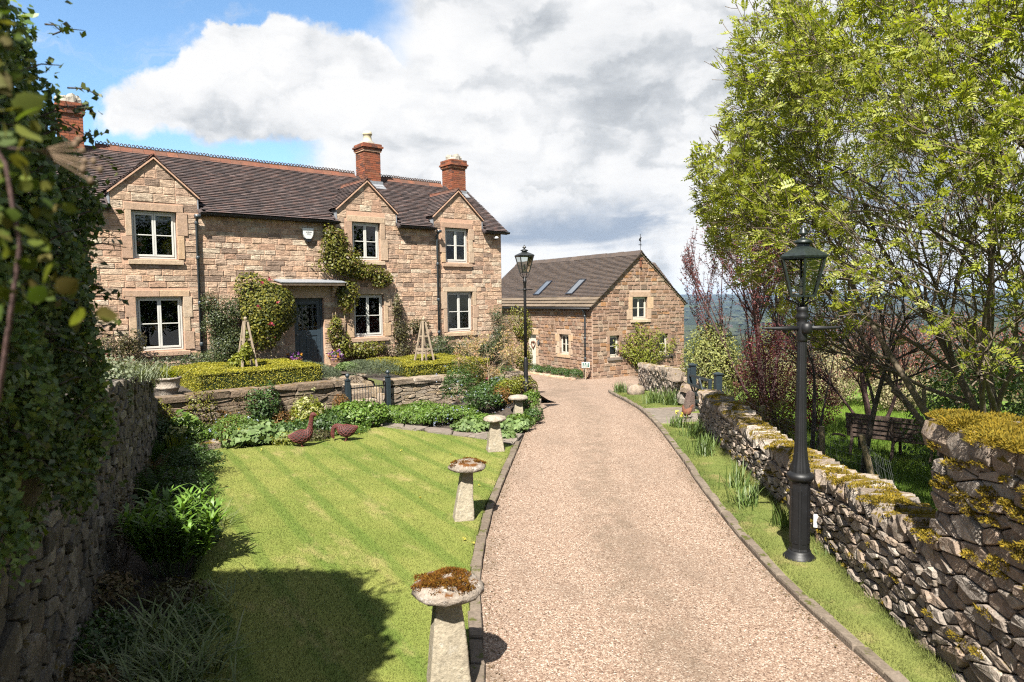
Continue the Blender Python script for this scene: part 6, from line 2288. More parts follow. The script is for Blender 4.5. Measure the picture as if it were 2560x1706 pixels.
V = [(x * (1.1 - 0.55 * (z / 0.70 + 0.5)), y * (1.1 - 0.45 * (z / 0.70 + 0.5)), z) for x, y, z in V]
o = obj('standing_stone', V, Fc, 'red_stone')
o.location = (4.62, 17.75, 0.17)
o.rotation_euler = (0.06, 0.12, 0.5)
tag(o, 'upright reddish stone leaning beside the field gate', 'standing stone')
o = rock('boulder', (4.35, 24.0, -0.33), (0.56, 0.46, 0.50), 'dry_stone', rs, None, (0, 0, 0.4), 0.7, 0.1, True)
tag(o, 'rounded pale boulder at the wall foot among daffodil leaves', 'boulder')
for i, (x, y, z, s, lab) in enumerate(((0.45, 18.35, 0.15, 0.62, 'mossy rockery boulder behind the far lamp post'), (-0.05, 17.55, 0.62, 0.55, 'pale rockery stone left of the far lamp post'), (0.50, 17.6, 0.12, 0.5, 'rockery stone at the drive edge by the far lamp post'), (0.05, 18.1, 0.92, 0.5, 'flat pale stone with alpine plants on top of the rockery'), (0.48, 16.7, 0.08, 0.42, 'small rockery stone beside the farthest staddle stone'))):
    o = rock('boulder', (x, y, z), (s, s * 0.75, s * (0.55 if i != 3 else 0.3)), 'buff_wall_stone', rs, None, (0.1, 0.1, i), 0.45, 0.12)
    tag(o, lab, 'boulder')

sg = thing('garden_sign', 'small green and white sign on a stake at the barn corner', 'sign', (3.55, 33.0, -1.0), R(10))
MB().box(-0.025, 0.025, -0.02, 0.02, 0, 0.62).build('stake', 'obelisk_wood', sg)
b_ = MB().box(-0.20, 0.20, -0.05, -0.022, 0.60, 0.88).build('board', 'white_plastic', sg, False, 0.006)
MB().box(-0.165, 0.165, -0.054, -0.0505, 0.63, 0.85).build('green_panel', 'sign_green', b_)
lt = MB()
for z, h, a, b in ((0.795, 0.05, -0.10, -0.03), (0.795, 0.05, 0.02, 0.12), (0.735, 0.022, -0.13, 0.13), (0.675, 0.05, -0.12, 0.09)):
    lt.box(a, b, -0.057, -0.0545, z - h / 2, z + h / 2)
lt.build('lettering', 'white_plastic', b_)
MB().box(-0.09, 0.07, -0.0595, -0.0572, 0.668, 0.684).box(0.085, 0.105, -0.0595, -0.0572, 0.66, 0.70).build('small_print', 'sign_green', b_)

eb = thing('electric_box', 'white electrical box with black cable at the wall foot by the lamp', 'electrical box', (3.60, 7.95, 0.04), R(-25))
MB().box(-0.05, 0.05, -0.035, 0.035, 0.20, 0.35).build('box', 'white_plastic', eb, False, 0.008)
MB().box(-0.02, 0.02, -0.015, 0.015, -0.03, 0.20).build('stake', 'stem_brown', eb)
MB().tube([(0.05, 0, 0.26), (0.12, 0.02, 0.24), (0.16, -0.06, 0.12), (0.15, -0.2, 0.02), (0.12, -0.34, 0.0)], 0.011, 6).build('cable', 'cable', eb, True)

bd = Vector((0.70, -0.714, 0))
bf = Vector((0.714, 0.70, 0))
bn = thing('garden_bench', 'weathered brown slatted bench seen from behind under the trees', 'bench', (7.12, 14.45, -0.44), math.atan2(bd.y, bd.x))
BL = 2.3
for k in range(5):
    z = 0.42 + k * 0.103
    y = 0.05 - k * 0.028
    part_box('back_slat', 0.0, BL, y - 0.012, y + 0.012, z, z + 0.094, 'bench_wood', bn, 0.004)
for k in range(4):
    part_box('seat_slat', 0.02, BL - 0.02, 0.10 + k * 0.115, 0.20 + k * 0.115, 0.40, 0.425, 'bench_wood', bn, 0.004)
for x in (0.10, 0.9, 1.6, BL - 0.1):
    MB().bar((x, 0.05, 0.36), (x, -0.075, 0.90), 0.05, 0.03).build('back_strut', 'bench_wood', bn)
    MB().bar((x, 0.07, 0.40), (x, -0.06, -0.02), 0.05, 0.05).build('leg', 'bench_wood', bn)
    MB().bar((x, 0.50, 0.40), (x, 0.56, -0.02), 0.05, 0.05).build('leg', 'bench_wood', bn)
    MB().bar((x, 0.06, 0.385), (x, 0.54, 0.385), 0.04, 0.04).build('bearer', 'bench_wood', bn)
for x in (0.0, BL):
    MB().tube([(x, 0.0, 0.60), (x, 0.30, 0.62), (x, 0.52, 0.62), (x, 0.58, 0.60), (x, 0.56, 0.56)], 0.026, 7).bar((x, 0.50, 0.40), (x, 0.50, 0.61), 0.045).build('armrest', 'bench_wood', bn)
    MB().tube([(x, -0.02, 0.40), (x - 0.12 * (1 if x < 1 else -1), -0.05, 0.44), (x - 0.24 * (1 if x < 1 else -1), -0.05, 0.43), (x - 0.27 * (1 if x < 1 else -1), -0.05, 0.40)], 0.024, 7).build('bracket', 'bench_wood', bn)

wf = thing('wire_fence', 'sagging wire netting fence on leaning wooden stakes behind the low wall', 'fence', (6.06, 13.2, -0.45))
wo = np.array([6.06, 13.2, -0.45])
FP = [np.array((5.28, 17.1, -0.1)), np.array((5.65, 15.3, -0.35)), np.array((6.06, 13.2, -0.45)), np.array((6.30, 11.7, -0.45)), np.array((5.4, 9.2, -0.42))]
TP = [np.array((5.28, 17.1, 0.78)), np.array((5.65, 15.3, 0.45)), np.array((6.03, 13.2, 0.36)), np.array((6.02, 11.65, 0.50)), np.array((5.1, 9.1, 0.75))]
for i in (1, 2, 3):
    MB().tube([tuple(FP[i] - wo - np.array((0, 0, 0.1))), tuple((FP[i] + TP[i]) / 2 - wo), tuple(TP[i] - wo + (TP[i] - FP[i]) * 0.08)], [0.055, 0.052, 0.048], 9).build('stake', 'post_wood', wf)
wm = MB()
for i in range(4):
    Ld = np.linalg.norm(FP[i + 1] - FP[i])
    for r_ in range(7):
        k = (r_ + 0.3) / 6.5
        a, b = FP[i] * (1 - k) + TP[i] * k, FP[i + 1] * (1 - k) + TP[i + 1] * k
        mid = (a + b) / 2 - np.array((0, 0, rw.uniform(0.02, 0.09)))
        wm.tube([tuple(a - wo), tuple((a + mid) / 2 - wo - np.array((0, 0, 0.012))), tuple(mid - wo), tuple((b + mid) / 2 - wo - np.array((0, 0, 0.012))), tuple(b - wo)], 0.0024, 4, False)
    nv = int(Ld / 0.16)
    for k in range(1, nv):
        q = k / nv
        a, b = FP[i] * (1 - q) + FP[i + 1] * q, TP[i] * (1 - q) + TP[i + 1] * q
        sg_ = 0.06 * 4 * q * (1 - q)
        wm.tube([tuple(a - wo + np.array((0, 0, 0.03))), tuple((a + b) / 2 - wo - np.array((rw.uniform(-0.02, 0.02), 0, sg_))), tuple(b - wo - np.array((0, 0, sg_)))], 0.0022, 4, False)
o = wm.build('wire_netting', 'wire', wf)

# ------------------------------------------------------------------ plants
def unit(v):
    return v / (np.linalg.norm(v, axis=-1, keepdims=True) + 1e-9)


def leaf_quads(P, N, size, aspect=0.5, spread=0.6, rg=nrg, cup=0.12, droop=0.0):
    """diamond leaves at P whose faces look roughly along N"""
    n = len(P)
    N = unit(N + rg.normal(0, spread, (n, 3)))
    a = unit(np.cross(N, rg.normal(size=(n, 3))))
    if droop:
        a = unit(a + np.array([0, 0, -droop]))
        N = unit(N - a * (N * a).sum(1, keepdims=True))
    b = np.cross(N, a)
    s = (size * rg.uniform(0.6, 1.3, n))[:, None]
    base = P - a * s * 0.5
    tip = P + a * s * 0.5 - N * s * cup
    l = P + b * s * aspect * 0.5 - a * s * 0.06 + N * s * cup * 0.4
    r_ = P - b * s * aspect * 0.5 - a * s * 0.06 + N * s * cup * 0.4
    return np.stack([base, r_, tip, l], 1).reshape(-1, 3)


def lump_dirs(n, rg, lumps=9, amp=0.28, zmin=-1.0):
    d = unit(rg.normal(size=(n, 3)))
    if zmin > -1: d[:, 2] = np.where(d[:, 2] < zmin, -d[:, 2] * 0.3, d[:, 2])
    B = unit(rg.normal(size=(lumps, 3)))
    f = np.ones(n) * (1 - amp * 0.6)
    for b in B:
        f += amp * rg.uniform(0.5, 1.2) * np.maximum(0, d @ b) ** 6
    return unit(d), f


def blob_leaves(c, ext, n, size, rg=nrg, aspect=0.5, inner=0.62, lumps=9, amp=0.28, spread=0.6, zmin=-1.0, droop=0.0):
    d, f = lump_dirs(n, rg, lumps, amp, zmin)
    r_ = f * (inner + (1 - inner) * rg.uniform(0, 1, n) ** 0.6)
    P = np.array(c) + d * np.array(ext) * r_[:, None]
    return leaf_quads(P, d + np.array([0, 0, 0.35]), size, aspect, spread, rg, droop=droop)


def stems_mb(base, tops, r0, r1, rr, bend=0.12, n=5):
    m = MB()
    for t in tops:
        b = Vector(base) + Vector((rr.uniform(-0.04, 0.04), rr.uniform(-0.04, 0.04), 0))
        t = Vector(t)
        pts = []
        for k in range(5):
            q = k / 4
            p = b.lerp(t, q) + Vector((rr.uniform(-bend, bend), rr.uniform(-bend, bend), bend * 0.5 * math.sin(q * 3.1))) * math.sin(q * math.pi) 
            pts.append(p)
        m.tube(pts, [r0 + (r1 - r0) * k / 4 for k in range(5)], n, False)
    return m


def rel(A, loc):
    return np.asarray(A) - np.array(loc)


def shrub(name, label, loc, blobs, n, size, mat, cat='shrub', stem='stem_brown', stem_r=0.014, nst=9, aspect=0.5, inner=0.6, amp=0.3, spread=0.65, seed=0, flowers=None, group=None, droop=0.0, zmin=-1.0, lumps=9):
    """blobs: list of (centre, half sizes, share); flowers: (material, count, size)"""
    rg = np.random.default_rng(seed + 100)
    rr = random.Random(seed)
    t = thing(name, label, cat, loc, 0.0, group)
    tot = sum(b[2] for b in blobs)
    parts = [blob_leaves(c, e, int(n * s / tot), size, rg, aspect, inner, lumps, amp, spread, zmin, droop) for c, e, s in blobs]
    obj_np('foliage', rel(np.concatenate(parts), loc), 4, mat, t)
    if nst:
        tops = []
        for k in range(nst):
            c, e, s = blobs[k % len(blobs)]
            d = unit(rg.normal(size=3))
            tops.append(tuple(np.array(c) + d * np.array(e) * 0.7 - np.array(loc)))
        stems_mb((0, 0, 0), tops, stem_r, stem_r * 0.35, rr).build('stems', stem, t)
    if flowers:
        fl = []
        for fm, cnt, fs in (flowers if isinstance(flowers, list) else [flowers]):
            q = []
            for c, e, s in blobs:
                k = max(1, int(cnt * s / tot))
                d, f = lump_dirs(k, rg)
                d[:, 1] = -np.abs(d[:, 1])
                P0 = np.array(c) + d * np.array(e) * (f * 1.02)[:, None]
                P = np.repeat(P0, 7, 0) + rg.normal(0, fs * 0.35, (k * 7, 3))
                q.append(leaf_quads(P, np.repeat(d, 7, 0), fs, 0.8, 0.7, rg))
            obj_np('flowers', rel(np.concatenate(q), loc), 4, fm, t)['kind'] = 'stuff'
    return t


def strips(A):
    """A: (n, m, 2, 3) ribbon leaves -> vertices and quads with shared vertices"""
    n, m = A.shape[:2]
    V = A.reshape(-1, 3)
    base = (np.arange(n) * m * 2)[:, None, None]
    k = (np.arange(m - 1) * 2)[None, :, None]
    q = np.array([0, 1, 3, 2])[None, None, :]
    F_ = (base + k + q).reshape(-1, 4)
    return V, F_


def obj_strips(name, A, mat, parent=None):
    V, F_ = strips(A)
    me = bpy.data.meshes.new(name)
    me.vertices.add(len(V))
    me.vertices.foreach_set('co', V.astype(np.float32).ravel())
    me.loops.add(F_.size)
    me.loops.foreach_set('vertex_index', F_.astype(np.int32).ravel())
    me.polygons.add(len(F_))
    me.polygons.foreach_set('loop_start', np.arange(len(F_), dtype=np.int32) * 4)
    me.polygons.foreach_set('loop_total', np.full(len(F_), 4, dtype=np.int32))
    me.update(calc_edges=True)
    return link(name, me, mat, parent, (0, 0, 0), True)


def ribbon_leaves(P, h, w, spread, droop, rg=nrg, m=5, dirs=None):
    """arching strap leaves rising from P"""
    n = len(P)
    a = rg.uniform(0, 2 * np.pi, n) if dirs is None else dirs + rg.normal(0, 0.35, n)
    out = np.stack([np.cos(a), np.sin(a), np.zeros(n)], 1)
    side = np.stack([-np.sin(a), np.cos(a), np.zeros(n)], 1)
    hh = h * rg.uniform(0.6, 1.2, n)
    sp = spread * rg.uniform(0.3, 1.2, n)
    dr = droop * rg.uniform(0.3, 1.2, n)
    A = np.zeros((n, m, 2, 3))
    for k in range(m):
        t = k / (m - 1)
        c = P + out * (sp * hh * (t + dr * t * t * 0.6))[:, None] + np.array([0, 0, 1]) * (hh * (t - dr * 0.5 * t ** 2.5))[:, None]
        ww = (w * (1.0 if t < 0.6 else 1 - (t - 0.6) / 0.42))
        A[:, k, 0] = c - side * ww / 2
        A[:, k, 1] = c + side * ww / 2
    return A


def clump(name, label, loc, n, h, w, spread, droop, rad, mat, cat='plant', seed=0, group=None, flowers=None, m=5):
    rg = np.random.default_rng(seed + 500)
    t = thing(name, label, cat, loc, 0.0, group)
    P = np.stack([rg.normal(0, rad, n), rg.normal(0, rad, n), np.zeros(n)], 1)
    obj_strips('leaves', ribbon_leaves(P, h, w, spread, droop, rg, m), mat, t)
    if flowers:
        fm, cnt, fs = flowers
        q = np.stack([rg.normal(0, rad, cnt), rg.normal(0, rad, cnt), h * rg.uniform(0.8, 1.1, cnt)], 1)
        Pq = np.repeat(q, 8, 0) + rg.normal(0, fs * 0.35, (cnt * 8, 3))
        obj_np('flowers', leaf_quads(Pq, np.tile(np.array([[0, -0.5, 0.8]]), (cnt * 8, 1)), fs, 0.7, 0.7, rg), 4, fm, t)
        mm = MB()
        for k in range(cnt): mm.tube([(q[k][0] * 0.4, q[k][1] * 0.4, 0), tuple(q[k])], 0.004, 4, False)
        mm.build('flower_stalks', 'stem_green', t)
    return t


mat_plain('bark_rowan', (0.14, 0.105, 0.07), 0.9, var=0.5, scale=18, bmp=0.7, bscale=45, bdist=0.01)
# leaf colours
mat_leaf('leaf_hedge_gold', [(0.4025, 0.3542, 0.0193), (0.2818, 0.2818, 0.0225), (0.4830, 0.4025, 0.0258), (0.1771, 0.2012, 0.0225), (0.4347, 0.3864, 0.0322)], trans=0.3, rough=0.6, clump=2.5)
mat_leaf('leaf_holly', [(0.0651, 0.1215, 0.0304), (0.1042, 0.1779, 0.0391), (0.1627, 0.2496, 0.0477), (0.0825, 0.1432, 0.0347), (0.2604, 0.3363, 0.0651)], trans=0.25, rough=0.5, spec=0.35, clump=1.2)
mat_leaf('leaf_bramble', [(0.035, 0.062, 0.012), (0.06, 0.095, 0.016), (0.10, 0.125, 0.02), (0.045, 0.075, 0.014), (0.12, 0.10, 0.025)], trans=0.35, rough=0.4, clump=3)
mat_leaf('leaf_bramble_near', [(0.0540, 0.0900, 0.0144), (0.0900, 0.1350, 0.0180), (0.1440, 0.1800, 0.0270), (0.1800, 0.1890, 0.0405), (0.1170, 0.0900, 0.0270)], trans=0.4, rough=0.65, spec=0.15, clump=9)
mat_leaf('leaf_rowan', [(0.2218, 0.2843, 0.0259), (0.3502, 0.3931, 0.0356), (0.4670, 0.4838, 0.0567), (0.2802, 0.3387, 0.0324), (0.5604, 0.5564, 0.1458)], trans=0.5, rough=0.5, clump=0.9)
mat_leaf('flower_rowan', [(0.48, 0.48, 0.24), (0.58, 0.56, 0.32), (0.42, 0.44, 0.18)], trans=0.3, rough=0.7)
mat_leaf('leaf_plum', [(0.1642, 0.0362, 0.0389), (0.2246, 0.0605, 0.0605), (0.3110, 0.1123, 0.1037), (0.1210, 0.0276, 0.0302)], trans=0.35, rough=0.5, clump=1.5)
mat_leaf('leaf_wine', [(0.1050, 0.0180, 0.0240), (0.1650, 0.0300, 0.0390), (0.2400, 0.0510, 0.0540), (0.0675, 0.0150, 0.0195)], trans=0.3, rough=0.5, clump=2)
mat_leaf('leaf_willow', [(0.2616, 0.2869, 0.0759), (0.3544, 0.3629, 0.1013), (0.1856, 0.2194, 0.0591), (0.4219, 0.4134, 0.1435)], trans=0.35, rough=0.6, clump=2)
mat_leaf('leaf_lime', [(0.2300, 0.2702, 0.0230), (0.3105, 0.3220, 0.0287), (0.1725, 0.2185, 0.0230), (0.3565, 0.3450, 0.0460)], trans=0.4, rough=0.55, clump=2)
mat_leaf('leaf_fresh', [(0.0978, 0.1898, 0.0253), (0.1380, 0.2415, 0.0322), (0.1840, 0.2818, 0.0403), (0.0747, 0.1552, 0.0230), (0.2185, 0.2990, 0.0575)], trans=0.35, rough=0.5, clump=3)
mat_leaf('leaf_lily', [(0.13, 0.25, 0.035), (0.17, 0.31, 0.045), (0.22, 0.36, 0.06), (0.10, 0.20, 0.03)], trans=0.35, rough=0.45, clump=5)
mat_leaf('leaf_green', [(0.04, 0.09, 0.018), (0.06, 0.12, 0.022), (0.085, 0.15, 0.028), (0.03, 0.07, 0.015)], trans=0.3, rough=0.5, clump=3)
mat_leaf('leaf_pale', [(0.13, 0.21, 0.06), (0.17, 0.255, 0.075), (0.21, 0.29, 0.10), (0.10, 0.17, 0.05)], trans=0.3, rough=0.6, clump=4)
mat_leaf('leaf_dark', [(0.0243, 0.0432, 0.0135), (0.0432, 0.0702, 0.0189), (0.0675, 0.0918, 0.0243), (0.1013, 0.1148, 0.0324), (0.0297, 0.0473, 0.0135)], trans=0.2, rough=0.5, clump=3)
mat_leaf('leaf_olive', [(0.06, 0.058, 0.018), (0.09, 0.085, 0.024), (0.125, 0.115, 0.03), (0.05, 0.04, 0.018), (0.085, 0.06, 0.028)], trans=0.25, rough=0.6, clump=3)
mat_leaf('leaf_camellia', [(0.0364, 0.0512, 0.0083), (0.0770, 0.0896, 0.0114), (0.1470, 0.1472, 0.0166), (0.2380, 0.2112, 0.0270), (0.0476, 0.0640, 0.0094)], trans=0.15, rough=0.6, spec=0.2, clump=4)
mat_leaf('leaf_rose', [(0.1290, 0.1434, 0.0165), (0.2000, 0.2057, 0.0227), (0.2580, 0.2494, 0.0289), (0.0968, 0.1023, 0.0144), (0.1677, 0.0935, 0.0310)], trans=0.35, rough=0.5, clump=2)
mat_leaf('leaf_lavender', [(0.085, 0.115, 0.055), (0.11, 0.14, 0.07), (0.07, 0.095, 0.045), (0.14, 0.165, 0.09)], trans=0.2, rough=0.7, clump=4)
mat_leaf('leaf_acer', [(0.3910, 0.1955, 0.0978), (0.4830, 0.2990, 0.1495), (0.3450, 0.2875, 0.0575), (0.5175, 0.3680, 0.2300), (0.2990, 0.2760, 0.0517)], trans=0.4, rough=0.5, clump=4)
mat_leaf('leaf_rust', [(0.22, 0.085, 0.022), (0.29, 0.13, 0.03), (0.16, 0.10, 0.025), (0.20, 0.15, 0.03)], trans=0.3, rough=0.6, clump=5)
mat_leaf('leaf_grey', [(0.19, 0.225, 0.13), (0.24, 0.27, 0.165), (0.15, 0.185, 0.10), (0.29, 0.30, 0.19)], trans=0.25, rough=0.7, clump=3)
mat_leaf('leaf_beige', [(0.3240, 0.2820, 0.1440), (0.3960, 0.3480, 0.1920), (0.2640, 0.2520, 0.0960), (0.4560, 0.3960, 0.2400)], trans=0.3, rough=0.7, clump=1.5)
mat_leaf('leaf_redbrown', [(0.2400, 0.0900, 0.0660), (0.3240, 0.1320, 0.0960), (0.1920, 0.0720, 0.0540), (0.3840, 0.1800, 0.1320)], trans=0.3, rough=0.6, clump=2)
mat_leaf('leaf_daffodil', [(0.10, 0.165, 0.036), (0.135, 0.205, 0.046), (0.17, 0.24, 0.06), (0.08, 0.135, 0.03)], trans=0.3, rough=0.5, clump=6)
mat_leaf('leaf_shade_grass', [(0.15, 0.21, 0.06), (0.21, 0.27, 0.09), (0.11, 0.16, 0.045), (0.26, 0.28, 0.13)], trans=0.3, rough=0.5, clump=4)
mat_leaf('leaf_dead', [(0.1540, 0.1050, 0.0490), (0.2100, 0.1400, 0.0630), (0.1120, 0.0840, 0.0392), (0.1400, 0.1330, 0.0420)], trans=0.2, rough=0.8, clump=4)
mat_leaf('petal_pink', [(0.42, 0.045, 0.08), (0.46, 0.08, 0.12), (0.34, 0.025, 0.05)], trans=0.3, rough=0.6)
mat_leaf('petal_purple', [(0.22, 0.04, 0.30), (0.30, 0.08, 0.38), (0.36, 0.14, 0.42)], trans=0.3, rough=0.6)
mat_leaf('petal_orange', [(0.62, 0.24, 0.02), (0.66, 0.33, 0.03), (0.58, 0.18, 0.02)], trans=0.3, rough=0.6)
mat_leaf('petal_white', [(0.62, 0.60, 0.58), (0.66, 0.62, 0.60), (0.55, 0.55, 0.56)], trans=0.3, rough=0.6)
mat_leaf('petal_blue', [(0.30, 0.36, 0.55), (0.38, 0.44, 0.60), (0.45, 0.48, 0.62)], trans=0.3, rough=0.6)
mat_leaf('petal_yellow', [(0.60, 0.50, 0.05), (0.64, 0.56, 0.12), (0.55, 0.47, 0.04)], trans=0.3, rough=0.6)
mat_leaf('petal_cream', [(0.48, 0.47, 0.20), (0.54, 0.52, 0.26), (0.40, 0.42, 0.15)], trans=0.3, rough=0.6)


# --- clipped golden hedges: frame, ring and spokes with gaps between
def parterre(label, s0, s1, o0, o1, ztop, zb, seed):
    rg = np.random.default_rng(seed)
    loc = HW((s0 + s1) / 2, (o0 + o1) / 2, zb)
    t = thing('clipped_hedge', label, 'hedge', loc, HOUSE_A, 'clipped golden hedges on the terrace')
    hw, hd = (s1 - s0) / 2, (o1 - o0) / 2
    H = ztop - zb

    def mask(x, y):
        fr = (np.abs(x) > hw - 0.50) | (np.abs(y) > hd - 0.50)
        r_ = np.hypot(x / hw, y / hd)
        ring = np.abs(r_ - 0.62) < 0.16
        sp = ((np.abs(x) < 0.20) | (np.abs(y) < 0.20)) & (r_ > 0.42)
        return (fr | ring | sp) & (np.abs(x) <= hw) & (np.abs(y) <= hd)
    g = 0.06
    nx, ny = int(2 * hw / g), int(2 * hd / g)
    X, Y = np.meshgrid((np.arange(nx) + 0.5) * g - hw, (np.arange(ny) + 0.5) * g - hd)
    M = mask(X, Y)
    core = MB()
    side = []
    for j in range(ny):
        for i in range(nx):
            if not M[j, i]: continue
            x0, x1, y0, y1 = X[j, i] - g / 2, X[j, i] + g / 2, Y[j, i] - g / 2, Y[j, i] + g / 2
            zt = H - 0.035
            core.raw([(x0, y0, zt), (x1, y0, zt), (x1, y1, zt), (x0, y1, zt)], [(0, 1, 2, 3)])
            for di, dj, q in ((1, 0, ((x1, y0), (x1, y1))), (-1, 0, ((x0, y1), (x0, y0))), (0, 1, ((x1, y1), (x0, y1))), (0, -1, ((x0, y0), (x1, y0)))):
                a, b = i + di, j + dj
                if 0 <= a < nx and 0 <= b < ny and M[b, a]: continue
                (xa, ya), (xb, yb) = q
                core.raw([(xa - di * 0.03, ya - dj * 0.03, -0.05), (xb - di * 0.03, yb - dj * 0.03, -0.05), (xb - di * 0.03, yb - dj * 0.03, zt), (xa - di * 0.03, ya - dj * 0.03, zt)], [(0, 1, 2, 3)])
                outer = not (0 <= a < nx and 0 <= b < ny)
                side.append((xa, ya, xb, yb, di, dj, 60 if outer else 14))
    core.build('dark_core', 'leaf_dark', t)  # added solid core, darker than the leaves, closes the view through them
    n = 30000
    x, y = rg.uniform(-hw, hw, n), rg.uniform(-hd, hd, n)
    k = mask(x, y)
    x, y = x[k], y[k]
    wob = 0.02 * np.sin(x * 5 + seed) + 0.015 * np.sin(y * 7)
    P = np.stack([x, y, H + wob + rg.normal(0, 0.014, len(x))], 1)
    q = [leaf_quads(P, np.tile(np.array([[0, 0, 1.0]]), (len(P), 1)), 0.034, 0.55, 0.8, rg)]
    for xa, ya, xb, yb, di, dj, m in side:
        f = rg.uniform(0, 1, m)
        z = rg.uniform(0.0, 1.0, m) * H
        P = np.stack([xa + (xb - xa) * f + di * rg.normal(0, 0.014, m), ya + (yb - ya) * f + dj * rg.normal(0, 0.014, m), z], 1)
        q.append(leaf_quads(P, np.tile(np.array([[di, dj, 0.25]]), (m, 1)), 0.034, 0.55, 0.8, rg))
    obj_np('foliage', np.concatenate(q), 4, 'leaf_hedge_gold', t)
    return t


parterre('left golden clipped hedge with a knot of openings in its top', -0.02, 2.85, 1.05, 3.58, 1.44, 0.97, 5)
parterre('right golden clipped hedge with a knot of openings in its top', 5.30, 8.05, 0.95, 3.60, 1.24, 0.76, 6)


# --- shrubs and climbers on the farmhouse front
def H3(s, off, z): return np.array(HW(s, off, z))


UX, UY = math.cos(HOUSE_A), math.sin(HOUSE_A)


def hext(a, b, c):
    """half sizes for a blob lying along the facade (rounded to the world axes)"""
    return (abs(a * UX) + abs(b * UY) * 0.8, abs(a * UY) * 0.9 + abs(b * UX), c)


def wall_blob_leaves(cs, coff, cz, a, b, c, n, size, rg, aspect=0.5, inner=0.5, amp=0.3):
    """leaf blob in the farmhouse frame: a along the facade, b out from it, c up"""
    d, f = lump_dirs(n, rg, 9, amp)
    r_ = f * (inner + (1 - inner) * rg.uniform(0, 1, n) ** 0.6)
    q = d * np.array([a, b, c]) * r_[:, None]
    off = np.maximum(coff + q[:, 1], 0.03)
    P = np.stack([HO[0] + (cs + q[:, 0]) * UX + off * UY, HO[1] + (cs + q[:, 0]) * UY - off * UX, cz + q[:, 2]], 1)
    nrm = np.stack([d[:, 0] * UX + d[:, 1] * UY, d[:, 0] * UY - d[:, 1] * UX, d[:, 2] + 0.3], 1)
    return leaf_quads(P, nrm + np.array([UY, -UX, 0]) * 0.5, size, aspect, 0.65, rg)


def facade_plant(name, label, cat, s, off, blobs, n, size, mat, stem, stems, seed, flowers=None, aspect=0.55, inner=0.25):
    rg = np.random.default_rng(seed)
    rr = random.Random(seed)
    z0 = float(z_terr(s, off))
    loc = HW(s, off, z0)
    t = thing(name, label, cat, loc)
    tot = sum(b[3] * b[5] for b in blobs)
    q = [wall_blob_leaves(b[0], b[1], b[2], b[3], b[4], b[5], int(n * b[3] * b[5] / tot), size, rg, aspect, inner) for b in blobs]
    obj_np('foliage', rel(np.concatenate(q), loc), 4, mat, t)
    m = MB()
    for path, r_ in stems:
        pts = [tuple(np.array(HW(*p)) - np.array(loc)) for p in path]
        m.tube(pts, [r_ * (1 - 0.6 * k / (len(pts) - 1)) for k in range(len(pts))], 6, False)
    if stems: m.build('stems', stem, t, True)
    if flowers:
        fm, cnt, fs = flowers
        Fq = []
        for b in blobs:
            k = max(1, int(cnt * b[3] * b[5] / tot))
            d, f = lump_dirs(k, rg)
            d[:, 1] = np.abs(d[:, 1]) * 0.9 + 0.2
            w_ = unit(d) * np.array(b[3:6])
            P0 = np.stack([HO[0] + (b[0] + w_[:, 0]) * UX + (b[1] + w_[:, 1] + 0.03) * UY, HO[1] + (b[0] + w_[:, 0]) * UY - (b[1] + w_[:, 1] + 0.03) * UX, b[2] + w_[:, 2]], 1)
            P = np.repeat(P0, 9, 0) + rg.normal(0, fs * 0.35, (k * 9, 3))
            Fq.append(leaf_quads(P, np.tile(np.array([[0.3, -0.8, 0.3]]), (k * 9, 1)), fs, 0.85, 0.7, rg))
        obj_np('flowers', rel(np.concatenate(Fq), loc), 4, fm, t)['kind'] = 'stuff'
    return t


facade_plant('camellia_tree', 'round clipped camellia with pink blooms left of the front door', 'camellia', 2.74, 0.55, [(2.64, 0.56, 2.82, 0.74, 0.62, 0.86)], 7000, 0.088, 'leaf_camellia', 'stem_tan',
             [([(2.74, 0.55, 1.0), (2.70, 0.5, 1.6), (2.6, 0.5, 2.3)], 0.045), ([(2.80, 0.5, 1.0), (2.86, 0.5, 1.7), (2.85, 0.5, 2.4)], 0.035)], 3, ('petal_pink', 6, 0.06), inner=0.72)
facade_plant('climbing_rose', 'yellow-green climbing rose spreading over the wall right of the front door', 'climber', 4.98, 0.15,
             [(4.85, 0.24, 4.66, 0.52, 0.26, 0.66), (5.12, 0.26, 4.15, 0.74, 0.28, 0.46), (5.75, 0.2, 3.88, 0.70, 0.20, 0.30), (6.45, 0.18, 3.68, 0.46, 0.16, 0.30), (5.22, 0.22, 3.20, 0.36, 0.2, 0.55), (4.78, 0.2, 2.1, 0.28, 0.18, 0.48), (5.05, 0.2, 1.6, 0.34, 0.22, 0.44), (5.75, 0.25, 1.45, 0.7, 0.24, 0.32), (4.7, 0.2, 5.1, 0.22, 0.16, 0.26)],
             8200, 0.092, 'leaf_rose', 'stem_tan', [([(4.98, 0.12, 0.95), (4.95, 0.1, 1.8), (4.85, 0.1, 2.7), (5.0, 0.1, 3.5), (4.9, 0.1, 4.6)], 0.03), ([(5.04, 0.1, 0.95), (5.1, 0.1, 2.0), (5.2, 0.1, 3.0), (5.7, 0.1, 3.8), (6.6, 0.1, 3.8)], 0.024), ([(4.94, 0.1, 0.95), (4.8, 0.1, 1.9), (4.75, 0.1, 2.9)], 0.018), ([(5.1, 0.1, 0.95), (5.5, 0.12, 1.4), (6.3, 0.1, 1.5)], 0.014)], 8)
